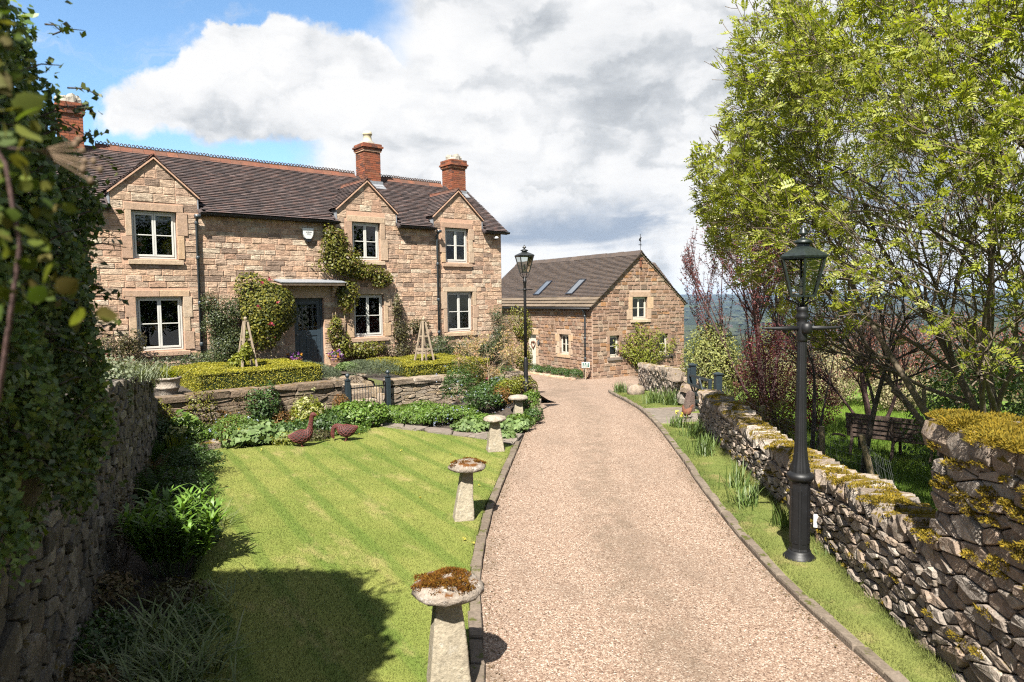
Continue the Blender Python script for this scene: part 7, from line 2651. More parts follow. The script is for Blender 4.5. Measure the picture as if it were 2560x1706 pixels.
facade_plant('wall_shrub', 'dark arching cotoneaster trained up the wall beside the left downpipe', 'shrub', 1.5, 0.3,
             [(1.42, 0.30, 2.55, 0.50, 0.28, 0.62), (1.62, 0.34, 1.75, 0.62, 0.34, 0.62), (1.15, 0.3, 3.0, 0.24, 0.16, 0.3), (1.85, 0.3, 2.85, 0.28, 0.18, 0.3)], 8500, 0.05, 'leaf_dark', 'stem_brown',
             [([(1.5, 0.3, 1.0), (1.3, 0.25, 2.0), (1.0, 0.2, 3.25)], 0.02), ([(1.55, 0.3, 1.0), (1.7, 0.25, 2.2), (2.1, 0.2, 3.1)], 0.02), ([(1.5, 0.3, 1.0), (1.45, 0.22, 2.3), (1.4, 0.2, 3.45)], 0.018), ([(1.6, 0.3, 1.0), (2.0, 0.3, 1.9), (2.35, 0.3, 2.6)], 0.015)], 12, inner=0.35)
facade_plant('wall_shrub', 'low dark spreading shrub under the lower left window', 'shrub', 0.3, 0.6, [(0.0, 0.6, 1.28, 0.9, 0.36, 0.32), (0.95, 0.62, 1.38, 0.7, 0.38, 0.42)], 6500, 0.05, 'leaf_dark', 'stem_brown', [], 14)
facade_plant('wall_shrub', 'loose bronze-green shrub at the far left of the farmhouse wall', 'shrub', -1.15, 0.55, [(-1.2, 0.5, 1.75, 0.55, 0.35, 0.55), (-0.75, 0.4, 2.0, 0.35, 0.25, 0.35)], 3600, 0.06, 'leaf_olive', 'stem_brown', [([(-1.1, 0.5, 1.0), (-0.9, 0.4, 1.7), (-0.4, 0.3, 2.3)], 0.016), ([(-1.2, 0.5, 1.0), (-1.4, 0.4, 1.8), (-1.7, 0.3, 2.4)], 0.016)], 16)
facade_plant('climbing_rose', 'bronze climbing rose between the middle window and right downpipe', 'climber', 7.0, 0.15, [(6.95, 0.18, 2.75, 0.22, 0.14, 0.55), (7.05, 0.2, 1.95, 0.35, 0.2, 0.42), (7.75, 0.22, 2.15, 0.5, 0.2, 0.26), (7.1, 0.25, 1.35, 0.45, 0.22, 0.35), (6.5, 0.2, 1.45, 0.3, 0.16, 0.2)], 2600, 0.07, 'leaf_olive', 'stem_brown',
             [([(7.0, 0.1, 0.9), (6.95, 0.1, 2.0), (6.9, 0.1, 3.2)], 0.02), ([(7.05, 0.1, 0.9), (7.4, 0.1, 1.8), (8.2, 0.1, 2.3)], 0.018)], 18)
facade_plant('wall_shrub', 'dark evergreen shrub at the foot of the right downpipe', 'shrub', 8.4, 0.6, [(8.35, 0.6, 1.35, 0.55, 0.4, 0.55), (8.9, 0.6, 1.15, 0.5, 0.4, 0.4)], 5200, 0.055, 'leaf_dark', 'stem_brown', [], 20)
facade_plant('wall_shrub', 'dark trailing shrub under the lower right window', 'shrub', 9.9, 0.5, [(9.7, 0.5, 1.2, 0.7, 0.3, 0.40), (10.5, 0.5, 1.2, 0.5, 0.3, 0.45)], 4600, 0.055, 'leaf_dark', 'stem_brown', [], 22)
facade_plant('wall_shrub', 'dark feathery shrub climbing the right corner of the farmhouse', 'shrub', 11.1, 0.45, [(11.05, 0.45, 1.65, 0.42, 0.35, 0.85), (11.15, 0.45, 0.75, 0.5, 0.4, 0.6), (10.9, 0.4, 2.4, 0.3, 0.25, 0.35)], 6500, 0.06, 'leaf_dark', 'stem_brown', [], 24, aspect=0.3)
facade_plant('wall_shrub', 'lighter olive climber beyond the right corner of the farmhouse', 'shrub', 12.0, 0.5, [(12.0, 0.5, 1.9, 0.5, 0.3, 0.7), (12.05, 0.5, 0.8, 0.45, 0.3, 0.6)], 3600, 0.075, 'leaf_rose', 'stem_brown', [([(12.0, 0.4, 0.0), (12.0, 0.4, 1.2), (11.9, 0.4, 2.4)], 0.02)], 26)
# lavender and low mounds round the gate
for i, (s, off, a, h, lab, mt) in enumerate(((3.05, 3.05, 0.42, 0.30, 'grey-green lavender mound left of the steps', 'leaf_lavender'), (4.75, 2.75, 0.62, 0.36, 'large grey-green lavender mound right of the steps', 'leaf_lavender'), (3.35, 1.3, 0.45, 0.22, 'small green lavender mound before the front door', 'leaf_lavender'), (4.55, 1.35, 0.32, 0.2, 'pale green leafy mound beside the path to the front door', 'leaf_pale'), (5.05, 1.1, 0.35, 0.22, 'green lavender mound below the climbing rose', 'leaf_lavender'))):
    z = float(z_terr(s, off))
    c = H3(s, off, z + h * 0.35)
    shrub('lavender_mound', lab, HW(s, off, z), [(c, hext(a, a * 0.8, h), 1)], 4200, 0.085 if mt == 'leaf_lavender' else 0.06, mt, 'lavender', nst=0, aspect=0.13 if mt == 'leaf_lavender' else 0.7, inner=0.62, amp=0.25, spread=1.1, seed=30 + i, zmin=-0.2)
# climber on the left obelisk
c = H3(1.40, 2.25, 1.03)
shrub('obelisk_climber', 'lime-green clematis climbing the left obelisk', tuple(c), [(c + np.array([-0.15, -0.05, 0.42]), (0.24, 0.22, 0.36), 1.2), (c + np.array([0.08, -0.12, 0.72]), (0.18, 0.16, 0.22), 0.7), (c + np.array([0.05, 0.0, 1.1]), (0.09, 0.09, 0.22), 0.25)], 1500, 0.07, 'leaf_lime', 'climber', 'stem_tan', 0.008, 6, 0.75, 0.3, seed=41)

# pansies in the two pots
for i, (s, off) in enumerate(((4.68, 0.45), (3.42, 0.42))):
    p = H3(s, off, float(z_terr(s, off)) + 0.34)
    shrub('pansies', ('purple and orange pansies filling the basket right of the door', 'purple and orange pansies filling the pot left of the door')[i], tuple(p), [(p, (0.22, 0.22, 0.15), 1)], 420, 0.05, 'leaf_green', 'flowers', nst=0, seed=50 + i, flowers=[('petal_purple', 34, 0.042), ('petal_orange', 10, 0.055), ('petal_white', 7, 0.045)])
# leaves in the urn
clump('urn_plant', 'yellow-green strap leaves growing from the stone planter', (-7.47, 14.72, 1.36), 120, 0.34, 0.022, 0.75, 0.7, 0.09, 'leaf_lime', seed=52)

# --- terrace corner and top of the left wall
def left_pt(s, lat, z): 
    p = LP0 + lt_dir * s + np.array([0.9165, 0.3999]) * lat
    return np.array([p[0], p[1], z])


clump('wall_top_grass', 'pale wispy grass tumbling over the top of the left wall', tuple(left_pt(3.6, -0.30, 1.88)), 900, 0.36, 0.010, 0.8, 0.9, 0.26, 'leaf_grey', seed=60)
clump('wall_top_grass', 'green wispy grass on the left wall nearer the terrace', tuple(left_pt(5.0, -0.25, 1.72)), 700, 0.30, 0.010, 0.8, 0.9, 0.22, 'leaf_grey', seed=61)
p = left_pt(2.5, -0.15, 2.0)
shrub('trailing_plant', 'pale-leaved trailing plant with bare twigs hanging over the left wall', tuple(p), [(p + np.array([0.05, 0.0, 0.1]), (0.28, 0.4, 0.22), 1), (p + np.array([0.12, 0.1, -0.25]), (0.12, 0.25, 0.25), 0.5)], 620, 0.06, 'leaf_grey', 'plant', 'stem_tan', 0.006, 10, 0.7, 0.3, seed=62)
p = left_pt(6.0, -0.25, 1.6)
shrub('wall_top_plant', 'olive cushion plant spilling over the far end of the left wall', tuple(p), [(p + np.array([0.1, 0, 0.05]), (0.35, 0.6, 0.28), 1)], 2600, 0.045, 'leaf_olive', 'plant', nst=0, seed=63)
for i, (s, off, z, lab, fm) in enumerate(((-2.0, 1.6, 1.75, 'orange tulips on the terrace beyond the left wall', 'petal_orange'), (-2.25, 1.4, 1.8, 'dark pink tulips on the terrace beyond the left wall', 'petal_pink'))):
    clump('tulips', lab, HW(s, off, 1.08), 40, 0.75, 0.03, 0.25, 0.5, 0.10, 'leaf_green', 'flowers', 64 + i, None, (fm, 5, 0.085))
p = H3(-1.55, 1.9, 1.3)
shrub('bronze_shrub', 'feathery bronze-pink shrub behind the left wall', tuple(H3(-1.55, 1.9, 1.05)), [(p + np.array([0, 0, 0.25]), (0.28, 0.28, 0.5), 1)], 900, 0.045, 'leaf_redbrown', 'shrub', 'stem_brown', 0.006, 14, 0.4, 0.3, seed=66)
p = H3(-0.9, 2.5, 1.05)
shrub('forget_me_nots', 'pale blue flowers on the terrace edge behind the planter', tuple(p), [(p + np.array([0, 0, 0.15]), (0.3, 0.3, 0.16), 1)], 700, 0.04, 'leaf_pale', 'flowers', nst=0, seed=67, flowers=('petal_blue', 40, 0.03))
p = H3(-1.7, 2.6, 1.2)
shrub('grey_shrub', 'silvery sage bush in the terrace corner above the left wall', tuple(H3(-1.7, 2.6, 1.05)), [(p, (0.45, 0.45, 0.4), 1)], 2200, 0.055, 'leaf_grey', 'shrub', nst=0, seed=68)

# --- border below the left terrace wall
BORD = [
    ('hellebore', 'hellebore with a dome of cream flowers below the terrace wall', (2.0, 4.55), 0.36, 0.48, 900, 0.10, 'leaf_lime', ('petal_cream', 70, 0.05), 0.35),
    ('leafy_plant', 'dark glossy clump left of the cream hellebore', (1.0, 4.35), 0.26, 0.6, 900, 0.08, 'leaf_green', None, 0.45),
    ('leafy_plant', 'yellow-leaved plant with a few yellow flowers near the lawn edge', (0.55, 4.9), 0.34, 0.28, 1000, 0.06, 'leaf_lime', ('petal_yellow', 10, 0.06), 0.7),
    ('leafy_plant', 'broad bright green leaves below the left end of terrace wall', (-0.55, 4.45), 0.30, 0.45, 420, 0.15, 'leaf_fresh', None, 0.45),
    ('leafy_plant', 'soft green clump with pale blue flowers next to the pump', (-0.45, 4.45), 0.42, 0.32, 2000, 0.045, 'leaf_fresh', ('petal_blue', 20, 0.035), 0.6),
    ('lady_mantle', 'pale scalloped-leaf mound at the lawn edge by the stone slabs', (0.60, 4.98), 0.50, 0.30, 560, 0.12, 'leaf_pale', None, 0.95),
    ('lady_mantle', 'second pale scalloped-leaf mound further along the lawn edge', (1.15, 5.15), 0.42, 0.22, 520, 0.11, 'leaf_pale', None, 0.95),
    ('leafy_plant', 'rust-brown fern stems against the terrace wall', (0.30, 4.25), 0.24, 0.42, 420, 0.06, 'leaf_rust', None, 0.3),
    ('leafy_plant', 'rusty shoots at the wall below the hellebore', (1.45, 4.5), 0.26, 0.35, 460, 0.06, 'leaf_rust', None, 0.3),
    ('leafy_plant', 'dark green geranium mound left of the goose', (1.45, 5.15), 0.45, 0.24, 1500, 0.06, 'leaf_green', None, 0.8),
    ('leafy_plant', 'mid-green geranium mound behind the left goose', (2.25, 5.0), 0.50, 0.30, 1700, 0.06, 'leaf_green', None, 0.8),
    ('lady_mantle', 'light green leafy mound behind the right goose', (2.95, 4.85), 0.46, 0.42, 1500, 0.075, 'leaf_fresh', None, 0.75),
    ('lady_mantle', 'fresh green leafy mound at the foot of the iron gate', (3.35, 4.95), 0.40, 0.34, 1400, 0.075, 'leaf_fresh', None, 0.75),
    ('leafy_plant', 'olive herb mound at the lawn edge below the hellebore', (1.75, 5.45), 0.36, 0.16, 1100, 0.045, 'leaf_olive', None, 0.5),
    ('leafy_plant', 'low green mound touching the lawn behind the geese', (2.55, 5.3), 0.40, 0.15, 1100, 0.05, 'leaf_fresh', None, 0.6),
    ('leafy_plant', 'yellow-green plant trained on the wall right of the pump', (-0.95, 4.15), 0.30, 0.62, 700, 0.06, 'leaf_rose', None, 0.5),
    ('leafy_plant', 'orange-tinted small shrub beside the left gate post', (2.98, 4.25), 0.20, 0.52, 500, 0.05, 'leaf_rust', None, 0.5),
    ('leafy_plant', 'tall twiggy plant with small yellow leaves against the left terrace wall', (-0.2, 4.2), 0.26, 0.85, 520, 0.05, 'leaf_rose', None, 0.5),
    ('leafy_plant', 'brown seed stems in front of the left terrace wall', (0.75, 4.2), 0.30, 0.62, 620, 0.05, 'leaf_dead', None, 0.3),
    ('leafy_plant', 'dark holly-like sprig against the terrace wall left of the hellebore', (1.3, 4.15), 0.22, 0.75, 520, 0.06, 'leaf_green', None, 0.55),
    ('leafy_plant', 'grey-green feathery clump behind the pale scalloped mounds', (0.35, 4.65), 0.40, 0.42, 1300, 0.06, 'leaf_fresh', ('petal_blue', 14, 0.03), 0.3),
    ('leafy_plant', 'pale dry stems beside the tall iris leaves', (2.05, 4.2), 0.26, 0.55, 420, 0.06, 'leaf_beige', None, 0.25),
    ('leafy_plant', 'low yellow-green herb at the front of the left border', (1.15, 5.45), 0.34, 0.18, 900, 0.05, 'leaf_lime', None, 0.5),
    ('leafy_plant', 'dark green foliage behind the lily-like leaves by the pump', (-1.2, 4.5), 0.34, 0.5, 1000, 0.06, 'leaf_green', None, 0.5),
]
for i, (nm, lab, (s, off), r_, h, n, sz, mt, fl, asp) in enumerate(BORD):
    b = H3(s, off, 0.0)
    b[2] = float(z_soil(b[0], b[1]))
    r_, h, n = r_ * 1.28, h * 1.62, int(n * 1.6)
    shrub(nm, lab, tuple(b), [(b + np.array([0, 0, h * 0.5]), (r_, r_, h * 0.55), 1)], n, sz, mt, 'plant', 'stem_green' if mt != 'leaf_rust' else 'stem_brown', 0.006, 6, asp, 0.55, 0.25, 0.55, 200 + i, fl, None, 0.0, -0.6)
for i, (s, off, n, h) in enumerate(((2.55, 4.45, 110, 0.55), (2.85, 4.5, 80, 0.5), (2.3, 4.4, 60, 0.42))):
    b = H3(s, off, 0.02)
    clump('iris_clump', ('tall green iris leaves left of the iron gate', 'iris leaves close to the left gate post', 'short iris leaves beside the hellebore')[i], tuple(b), n, h, 0.028, 0.28, 0.35, 0.10, 'leaf_fresh', seed=230 + i)

# --- border right of the gate
RB = [
    ('ground_cover', 'large bright green leafy mass just right of the iron gate', (-3.0, 17.05), 0.62, 0.42, 3400, 0.065, 'leaf_fresh', None, 0.5),
    ('ground_cover', 'bright green leafy mass along the path right of the gate', (-2.35, 16.55), 0.62, 0.40, 3400, 0.065, 'leaf_fresh', None, 0.5),
    ('ground_cover', 'bright green leafy mass in the middle of the right border', (-1.75, 16.35), 0.58, 0.40, 3000, 0.065, 'leaf_fresh', ('petal_blue', 16, 0.03), 0.5),
    ('ground_cover', 'green leafy mass against the pale retaining wall', (-2.4, 17.35), 0.55, 0.45, 2600, 0.065, 'leaf_fresh', None, 0.5),
    ('leafy_shrub', 'taller grey-green shrub before the right retaining wall', (-1.35, 17.3), 0.52, 0.95, 3600, 0.05, 'leaf_green', ('petal_blue', 18, 0.03), 0.4),
    ('leafy_shrub', 'yellow-green upright shrub left of the orange sapling', (-1.05, 17.9), 0.35, 1.05, 1500, 0.055, 'leaf_rose', None, 0.45),
    ('leafy_shrub', 'dark leafy shrub behind the third staddle stone', (-0.65, 16.6), 0.50, 0.55, 2600, 0.06, 'leaf_green', ('petal_blue', 14, 0.03), 0.5),
    ('lady_mantle', 'pale scalloped leaves left of the third staddle stone', (-0.98, 15.35), 0.48, 0.26, 620, 0.11, 'leaf_pale', None, 0.95),
    ('lady_mantle', 'pale scalloped leaves behind the third staddle stone', (-0.30, 15.45), 0.40, 0.30, 560, 0.11, 'leaf_pale', None, 0.95),
    ('lady_mantle', 'pale scalloped leaves at the drive edge right of the third staddle', (0.08, 15.35), 0.36, 0.28, 520, 0.11, 'leaf_pale', None, 0.95),
    ('lady_mantle', 'pale scalloped leaves spilling over the path by the kerb', (-0.28, 14.45), 0.30, 0.20, 380, 0.10, 'leaf_pale', None, 0.95),
    ('leafy_shrub', 'orange and yellow spiraea left of the farthest staddle stone', (-0.30, 16.75), 0.34, 0.52, 1200, 0.055, 'leaf_rust', None, 0.45),
    ('leafy_shrub', 'yellow-tinged shrub behind the farthest staddle stone', (-0.1, 17.0), 0.36, 0.55, 1300, 0.055, 'leaf_lime', None, 0.45),
    ('leafy_shrub', 'dark green plant at the drive edge by the farthest staddle stone', (0.45, 16.25), 0.26, 0.36, 1100, 0.055, 'leaf_green', None, 0.5),
    ('leafy_shrub', 'fresh green plant hugging the drive bend below the lamp post', (0.42, 16.75), 0.28, 0.5, 1200, 0.055, 'leaf_fresh', None, 0.5),
    ('leafy_shrub', 'yellow-green twiggy shrub round the base of the far lamp post', (0.30, 17.35), 0.36, 0.62, 1300, 0.06, 'leaf_rose', None, 0.5),
    ('leafy_shrub', 'rust-orange heather cushion left of the far lamp post', (-0.25, 17.5), 0.32, 0.35, 1300, 0.045, 'leaf_rust', None, 0.4),
    ('leafy_plant', 'pale mat of alpine leaves on the rockery top', (-0.35, 18.3), 0.34, 0.2, 900, 0.045, 'leaf_pale', ('petal_blue', 14, 0.03), 0.6),
    ('leafy_plant', 'mixed pink and green plants on the rockery beside terrace end', (-0.75, 18.9), 0.5, 0.42, 1500, 0.05, 'leaf_acer', ('petal_pink', 8, 0.035), 0.5),
    ('leafy_shrub', 'low bushy green plant between terrace end and drive', (-0.2, 19.9), 0.5, 0.55, 1800, 0.06, 'leaf_green', None, 0.5),
    ('ground_cover', 'blue-flowered green carpet in front of the taller grey-green shrub', (-1.25, 16.35), 0.5, 0.34, 2200, 0.055, 'leaf_fresh', ('petal_blue', 22, 0.03), 0.5),
    ('ground_cover', 'green carpet filling the bed left of the orange spiraea', (-0.85, 16.05), 0.45, 0.32, 1900, 0.06, 'leaf_fresh', None, 0.5),
    ('ground_cover', 'dense green carpet behind the farthest staddle stone', (-0.55, 17.25), 0.45, 0.42, 1800, 0.06, 'leaf_green', ('petal_white', 10, 0.03), 0.5),
    ('ground_cover', 'mid-green plants before the farthest staddle stone', (0.12, 15.85), 0.36, 0.32, 1500, 0.06, 'leaf_fresh', None, 0.5),
]
for i, (nm, lab, (x, y), r_, h, n, sz, mt, fl, asp) in enumerate(RB):
    z = float(z_soil(x, y)) if y < 18.0 else (0.72 if y < 19.2 else 0.45)
    b = np.array([x, y, z])
    shrub(nm, lab, tuple(b), [(b + np.array([0, 0, h * 0.48]), (r_, r_ * 0.9, h * 0.58), 1)], n, sz, mt, 'plant' if 'shrub' not in nm else 'shrub', 'stem_brown', 0.007, 7, asp, 0.5, 0.28, 0.6, 300 + i, fl, None, 0.0, -0.6)


# ------------------------------------------------------------------ trees
def grow(rr, p, d, L, r_, level, spec, segs, tips):
    """recursive branching; spec: per level (children, length ratio, angle, wobble, lift); keeps inside spec['env']"""
    n = max(3, int(L / spec['seg'][level]))
    pts, rad = [p.copy()], [r_]
    d = d.normalized()
    nch, ratio, ang, wob, lift = spec['lv'][level]
    kids = []
    last = level == len(spec['lv']) - 1
    for k in range(n):
        d = (d + Vector((rr.uniform(-1, 1), rr.uniform(-1, 1), rr.uniform(-1, 1))) * wob + Vector((0, 0, lift))).normalized()
        p = p + d * (L / n)
        q = r_ * (1 - 0.75 * (k + 1) / n)
        pts.append(p.copy()); rad.append(max(q, spec['rmin']))
        if level and spec['env'] and not spec['env'](p): break
        if last:
            tips.append((p.copy(), d.copy()))
        elif k >= spec.get('bare', (0, 0, 0, 0, 0))[level]:
            kids.append((p.copy(), d.copy(), q))
    segs.append((pts, rad, level))
    if last: return
    for c in range(nch):
        if not kids: break
        kp, kd, kr = kids[int(rr.uniform(0.0, 1) ** 0.8 * len(kids)) % len(kids)]
        ax = kd.cross(Vector((rr.uniform(-1, 1), rr.uniform(-1, 1), rr.uniform(-1, 1)))).normalized()
        nd = (Matrix.Rotation(ang * rr.uniform(0.6, 1.3), 3, ax) @ kd)
        if 'pull' in spec: nd = (nd + spec['pull'] * rr.uniform(0.0, 1.0)).normalized()
        grow(rr, kp, nd, L * ratio * rr.uniform(0.7, 1.25), max(kr * 0.62, spec['rmin']), level + 1, spec, segs, tips)


def branches(segs, sides=(8, 6, 5, 4, 3)):
    m = MB()
    for pts, rad, lv in segs:
        m.tube(pts, rad, sides[min(lv, len(sides) - 1)], False)
    return m


def tree(name, label, cat, loc, stems, spec, bark, seed, leafer, trunk_levels=1, group=None):
    rr = random.Random(seed)
    rg = np.random.default_rng(seed)
    t = thing(name, label, cat, loc, 0.0, group)
    segs, tips = [], []
    for d, L, r_ in stems:
        grow(rr, Vector(loc) + Vector((rr.uniform(-0.12, 0.12), rr.uniform(-0.12, 0.12), -0.1)), Vector(d), L, r_, 0, spec, segs, tips)
    lo = Vector(loc)
    shift = lambda S: [([p - lo for p in pts], rad, lv) for pts, rad, lv in S]
    branches(shift([s for s in segs if s[2] < trunk_levels])).build('trunk', bark, t, True)
    branches(shift([s for s in segs if s[2] >= trunk_levels])).build('branches', bark, t, True)
    leafer(t, np.array([tuple(a) for a, b in tips]) - np.array(loc), np.array([tuple(b) for a, b in tips]), rg)
    return t, len(tips)


def pinnate(P, D, rg, length=0.15, pairs=6, leaf=0.052, asp=0.32):
    """rowan leaves: leaflets in two rows along a drooping stalk"""
    n = len(P)
    a = unit(D + rg.normal(0, 0.75, (n, 3)) + np.array([0, 0, 0.1]))
    nrm = unit(np.cross(a, rg.normal(size=(n, 3))) + np.array([0, 0, 0.9]))
    nrm = unit(nrm - a * (nrm * a).sum(1, keepdims=True))
    s = np.cross(nrm, a)
    L = (length * rg.uniform(0.7, 1.25, n))[:, None]
    out = []
    for k in range(pairs + 1):
        t = (k + 1) / (pairs + 1)
        c = P + a * L * t - np.array([0, 0, 1]) * L * 0.28 * t * t
        for sg in ((-1, 1) if k < pairs else (0,)):
            ld = unit(a * (0.55 if sg else 1.0) + s * sg * 0.95 - nrm * 0.25 * rg.uniform(0, 1.6, (n, 1)))
            sz = leaf * (L / length) * (1 - 0.35 * abs(t - 0.55))
            w_ = np.cross(nrm, ld)
            tip = c + ld * sz
            mid = c + ld * sz * 0.45
            out.append(np.stack([c, mid - w_ * sz * asp * 0.5, tip, mid + w_ * sz * asp * 0.5], 1))
    return np.stack(out, 1).reshape(-1, 3)


def env_rowan(p):
    e = ((p.x - 7.7) / 4.55) ** 2 + ((p.y - 10.3) / 3.6) ** 2 + ((p.z - 5.0) / 4.9) ** 2
    if p.z < 1.1 + max(0.0, 7.0 - p.x) * 0.64: return False
    return e < 1.0 + 0.10 * math.sin(p.x * 3.1 + p.z * 2.3) + 0.08 * math.sin(p.y * 4.0 + p.z * 3.7)


def rowan_leafer(t, P, D, rg):
    e_ = ((P[:, 0] - 0.2) / 4.55) ** 2 + ((P[:, 1] - 0.3) / 3.6) ** 2 + ((P[:, 2] - 5.45) / 4.9) ** 2
    w_ = (0.45 + 0.55 * sstep(2.6, 4.6, P[:, 2] - 0.45)) * (0.12 + sstep(0.25, 0.75, e_))
    j = rg.choice(len(P), min(int(len(P) * 1.2), 16000), p=w_ / w_.sum())
    obj_np('leaves', pinnate(P[j] + rg.normal(0, 0.02, (len(j), 3)), D[j], rg, 0.16, 5, 0.066, 0.40), 4, 'leaf_rowan', t)
    j = rg.integers(0, len(P), min(int(len(P) * 0.08), 1100))
    c = P[j] + D[j] * 0.05 + np.array([0, 0, 0.04])
    F_ = np.repeat(c, 26, 0) + rg.normal(0, 1, (len(c) * 26, 3)) * np.array([0.045, 0.045, 0.018])
    obj_np('flower_heads', leaf_quads(F_, np.tile(np.array([[0, -0.2, 1.0]]), (len(F_), 1)), 0.024, 0.9, 0.6, rg), 4, 'flower_rowan', t)


ROWAN = {'lv': [(10, 0.62, 0.75, 0.10, 0.02), (9, 0.55, 0.75, 0.14, 0.02), (6, 0.52, 0.8, 0.18, 0.03), (0, 0, 0, 0.20, 0.05)], 'seg': [0.45, 0.32, 0.2, 0.10], 'rmin': 0.0042, 'env': env_rowan, 'bare': (3, 1, 0, 0), 'pull': Vector((-0.40, -0.10, -0.05))}
_t, _n = tree('rowan_tree', 'large many-stemmed rowan in fresh lime leaf filling the upper right', 'tree', (7.5, 10.0, -0.45),
              [((-0.35, -0.10, 1.0), 5.6, 0.085), ((-0.75, 0.10, 0.9), 5.4, 0.075), ((0.10, -0.25, 1.0), 6.2, 0.095), ((-0.15, 0.35, 1.0), 5.8, 0.08), ((0.30, 0.0, 1.0), 6.0, 0.085), ((-0.60, -0.25, 0.95), 5.0, 0.06), ((-0.5, 0.5, 0.8), 5.0, 0.07), ((0.05, -0.6, 0.9), 5.2, 0.07)],
              ROWAN, 'bark_rowan', 17, rowan_leafer)


def small_leafer(mat, size, per, asp=0.5):
    def f(t, P, D, rg):
        j = rg.integers(0, len(P), int(len(P) * per))
        obj_np('leaves', leaf_quads(P[j] + rg.normal(0, 0.03, (len(j), 3)), D[j] * 0.4 + np.array([0, -0.2, 0.5]), size, asp, 0.8, rg), 4, mat, t)
    return f


def env_box(c, e):
    return lambda p: ((p.x - c[0]) / e[0]) ** 2 + ((p.y - c[1]) / e[1]) ** 2 + ((p.z - c[2]) / e[2]) ** 2 < 1.0


PLUM = {'lv': [(9, 0.70, 0.5, 0.07, 0.06), (8, 0.55, 0.5, 0.10, 0.08), (0, 0, 0, 0.12, 0.10)], 'seg': [0.4, 0.28, 0.12], 'rmin': 0.004, 'env': env_box((6.75, 18.9, 2.8), (2.1, 1.8, 3.9)), 'bare': (2, 0, 0)}
tree('plum_tree', 'purple-leaved plum with upright reddish sprays behind the near lamp post', 'tree', (7.1, 19.0, -0.6), [((-0.22, -0.05, 1.0), 4.6, 0.07), ((-0.05, 0.1, 1.0), 4.8, 0.065), ((0.15, -0.05, 1.0), 4.4, 0.06), ((-0.42, 0.0, 0.95), 4.6, 0.05), ((0.32, 0.1, 0.95), 4.0, 0.05), ((-0.30, -0.1, 1.0), 4.6, 0.05)], PLUM, 'bark_red', 23, small_leafer('leaf_plum', 0.052, 9.0))
PL2 = dict(PLUM); PL2['env'] = env_box((8.6, 14.6, 1.2), (2.2, 2.0, 2.4))
tree('plum_tree', 'low reddish-leaved tree spreading beside the bench', 'tree', (8.6, 15.9, -0.5), [((-0.5, -0.2, 1.0), 2.4, 0.06), ((0.4, -0.1, 1.0), 2.4, 0.06), ((-0.1, 0.2, 1.0), 2.6, 0.06), ((-0.75, 0.1, 0.8), 2.2, 0.05)], PL2, 'bark_red', 25, small_leafer('leaf_redbrown', 0.05, 1.5))
DARK = {'lv': [(14, 0.62, 0.7, 0.10, 0.02), (7, 0.55, 0.7, 0.14, 0.02), (0, 0, 0, 0.18, 0.03)], 'seg': [0.4, 0.28, 0.12], 'rmin': 0.004, 'env': env_box((5.9, 11.6, 2.0), (2.2, 1.8, 2.6)), 'bare': (3, 0, 0)}
tree('young_tree', 'dark bare-stemmed young tree with thin bronze leaves right of the near lamp post', 'tree', (6.20, 11.95, -0.45), [((-0.12, 0.0, 1.0), 3.2, 0.07)], DARK, 'bark', 27, small_leafer('leaf_plum', 0.045, 1.1))
DK2 = dict(DARK); DK2['env'] = env_box((6.9, 14.9, 1.9), (1.6, 1.5, 2.4))
tree('young_tree', 'slender dark-trunked tree just left of the bench', 'tree', (6.55, 14.7, -0.45), [((0.0, 0.0, 1.0), 2.7, 0.055), ((0.3, 0.1, 1.0), 2.3, 0.035)], DK2, 'bark', 28, small_leafer('leaf_olive', 0.045, 0.7))

# sapling with orange leaves
ACER = {'lv': [(7, 0.62, 0.85, 0.10, 0.02), (4, 0.5, 0.8, 0.12, 0.02), (0, 0, 0, 0.15, 0.04)], 'seg': [0.2, 0.14, 0.07], 'rmin': 0.003, 'env': env_box((-0.62, 17.85, 1.55), (0.95, 0.9, 0.75)), 'bare': (1, 0, 0)}
rr_ = random.Random(5)
sap = thing('maple_sapling', 'young tree with pink and orange new leaves right of the gate', 'tree', (-0.64, 17.9, 0.30))
segs, tips = [([Vector((-0.64, 17.9, 0.25)), Vector((-0.64, 17.9, 0.7)), Vector((-0.62, 17.88, 1.15))], [0.022, 0.02, 0.017], 0)], []
for k in range(9):
    a = 2 * math.pi * k / 9 + 0.3
    grow(rr_, Vector((-0.63, 17.89, 0.95 + 0.03 * k)), Vector((math.cos(a), math.sin(a) * 0.7, rr_.uniform(0.35, 1.1))), rr_.uniform(0.6, 1.05), 0.010, 0, ACER, segs, tips)
lo = Vector(sap.location)
sh_ = [([p - lo for p in pts], rad, lv) for pts, rad, lv in segs]
branches(sh_[:1]).build('trunk', 'stem_tan', sap, True)
branches(sh_[1:]).build('branches', 'stem_tan', sap)
P = np.array([tuple(a) for a, b in tips]) - np.array(sap.location)
rg = np.random.default_rng(3)
j = rg.integers(0, len(P), 1500)
obj_np('leaves', leaf_quads(P[j] + rg.normal(0, 0.03, (len(j), 3)), np.tile(np.array([[0, -0.4, 0.7]]), (len(j), 1)), 0.055, 0.6, 0.8, rg), 4, 'leaf_acer', sap)

# --- bushes behind the right wall
def bush(name, label, c, ext, n, size, mat, stem, nst, asp, seed, inner=0.45, amp=0.32, zb=None, stem_r=0.016):
    zb = c[2] - ext[2] if zb is None else zb
    return shrub(name, label, (c[0], c[1], zb), [(np.array(c), ext, 1)], n, size, mat, 'shrub', stem, stem_r, nst, asp, inner, amp, 0.75, seed)


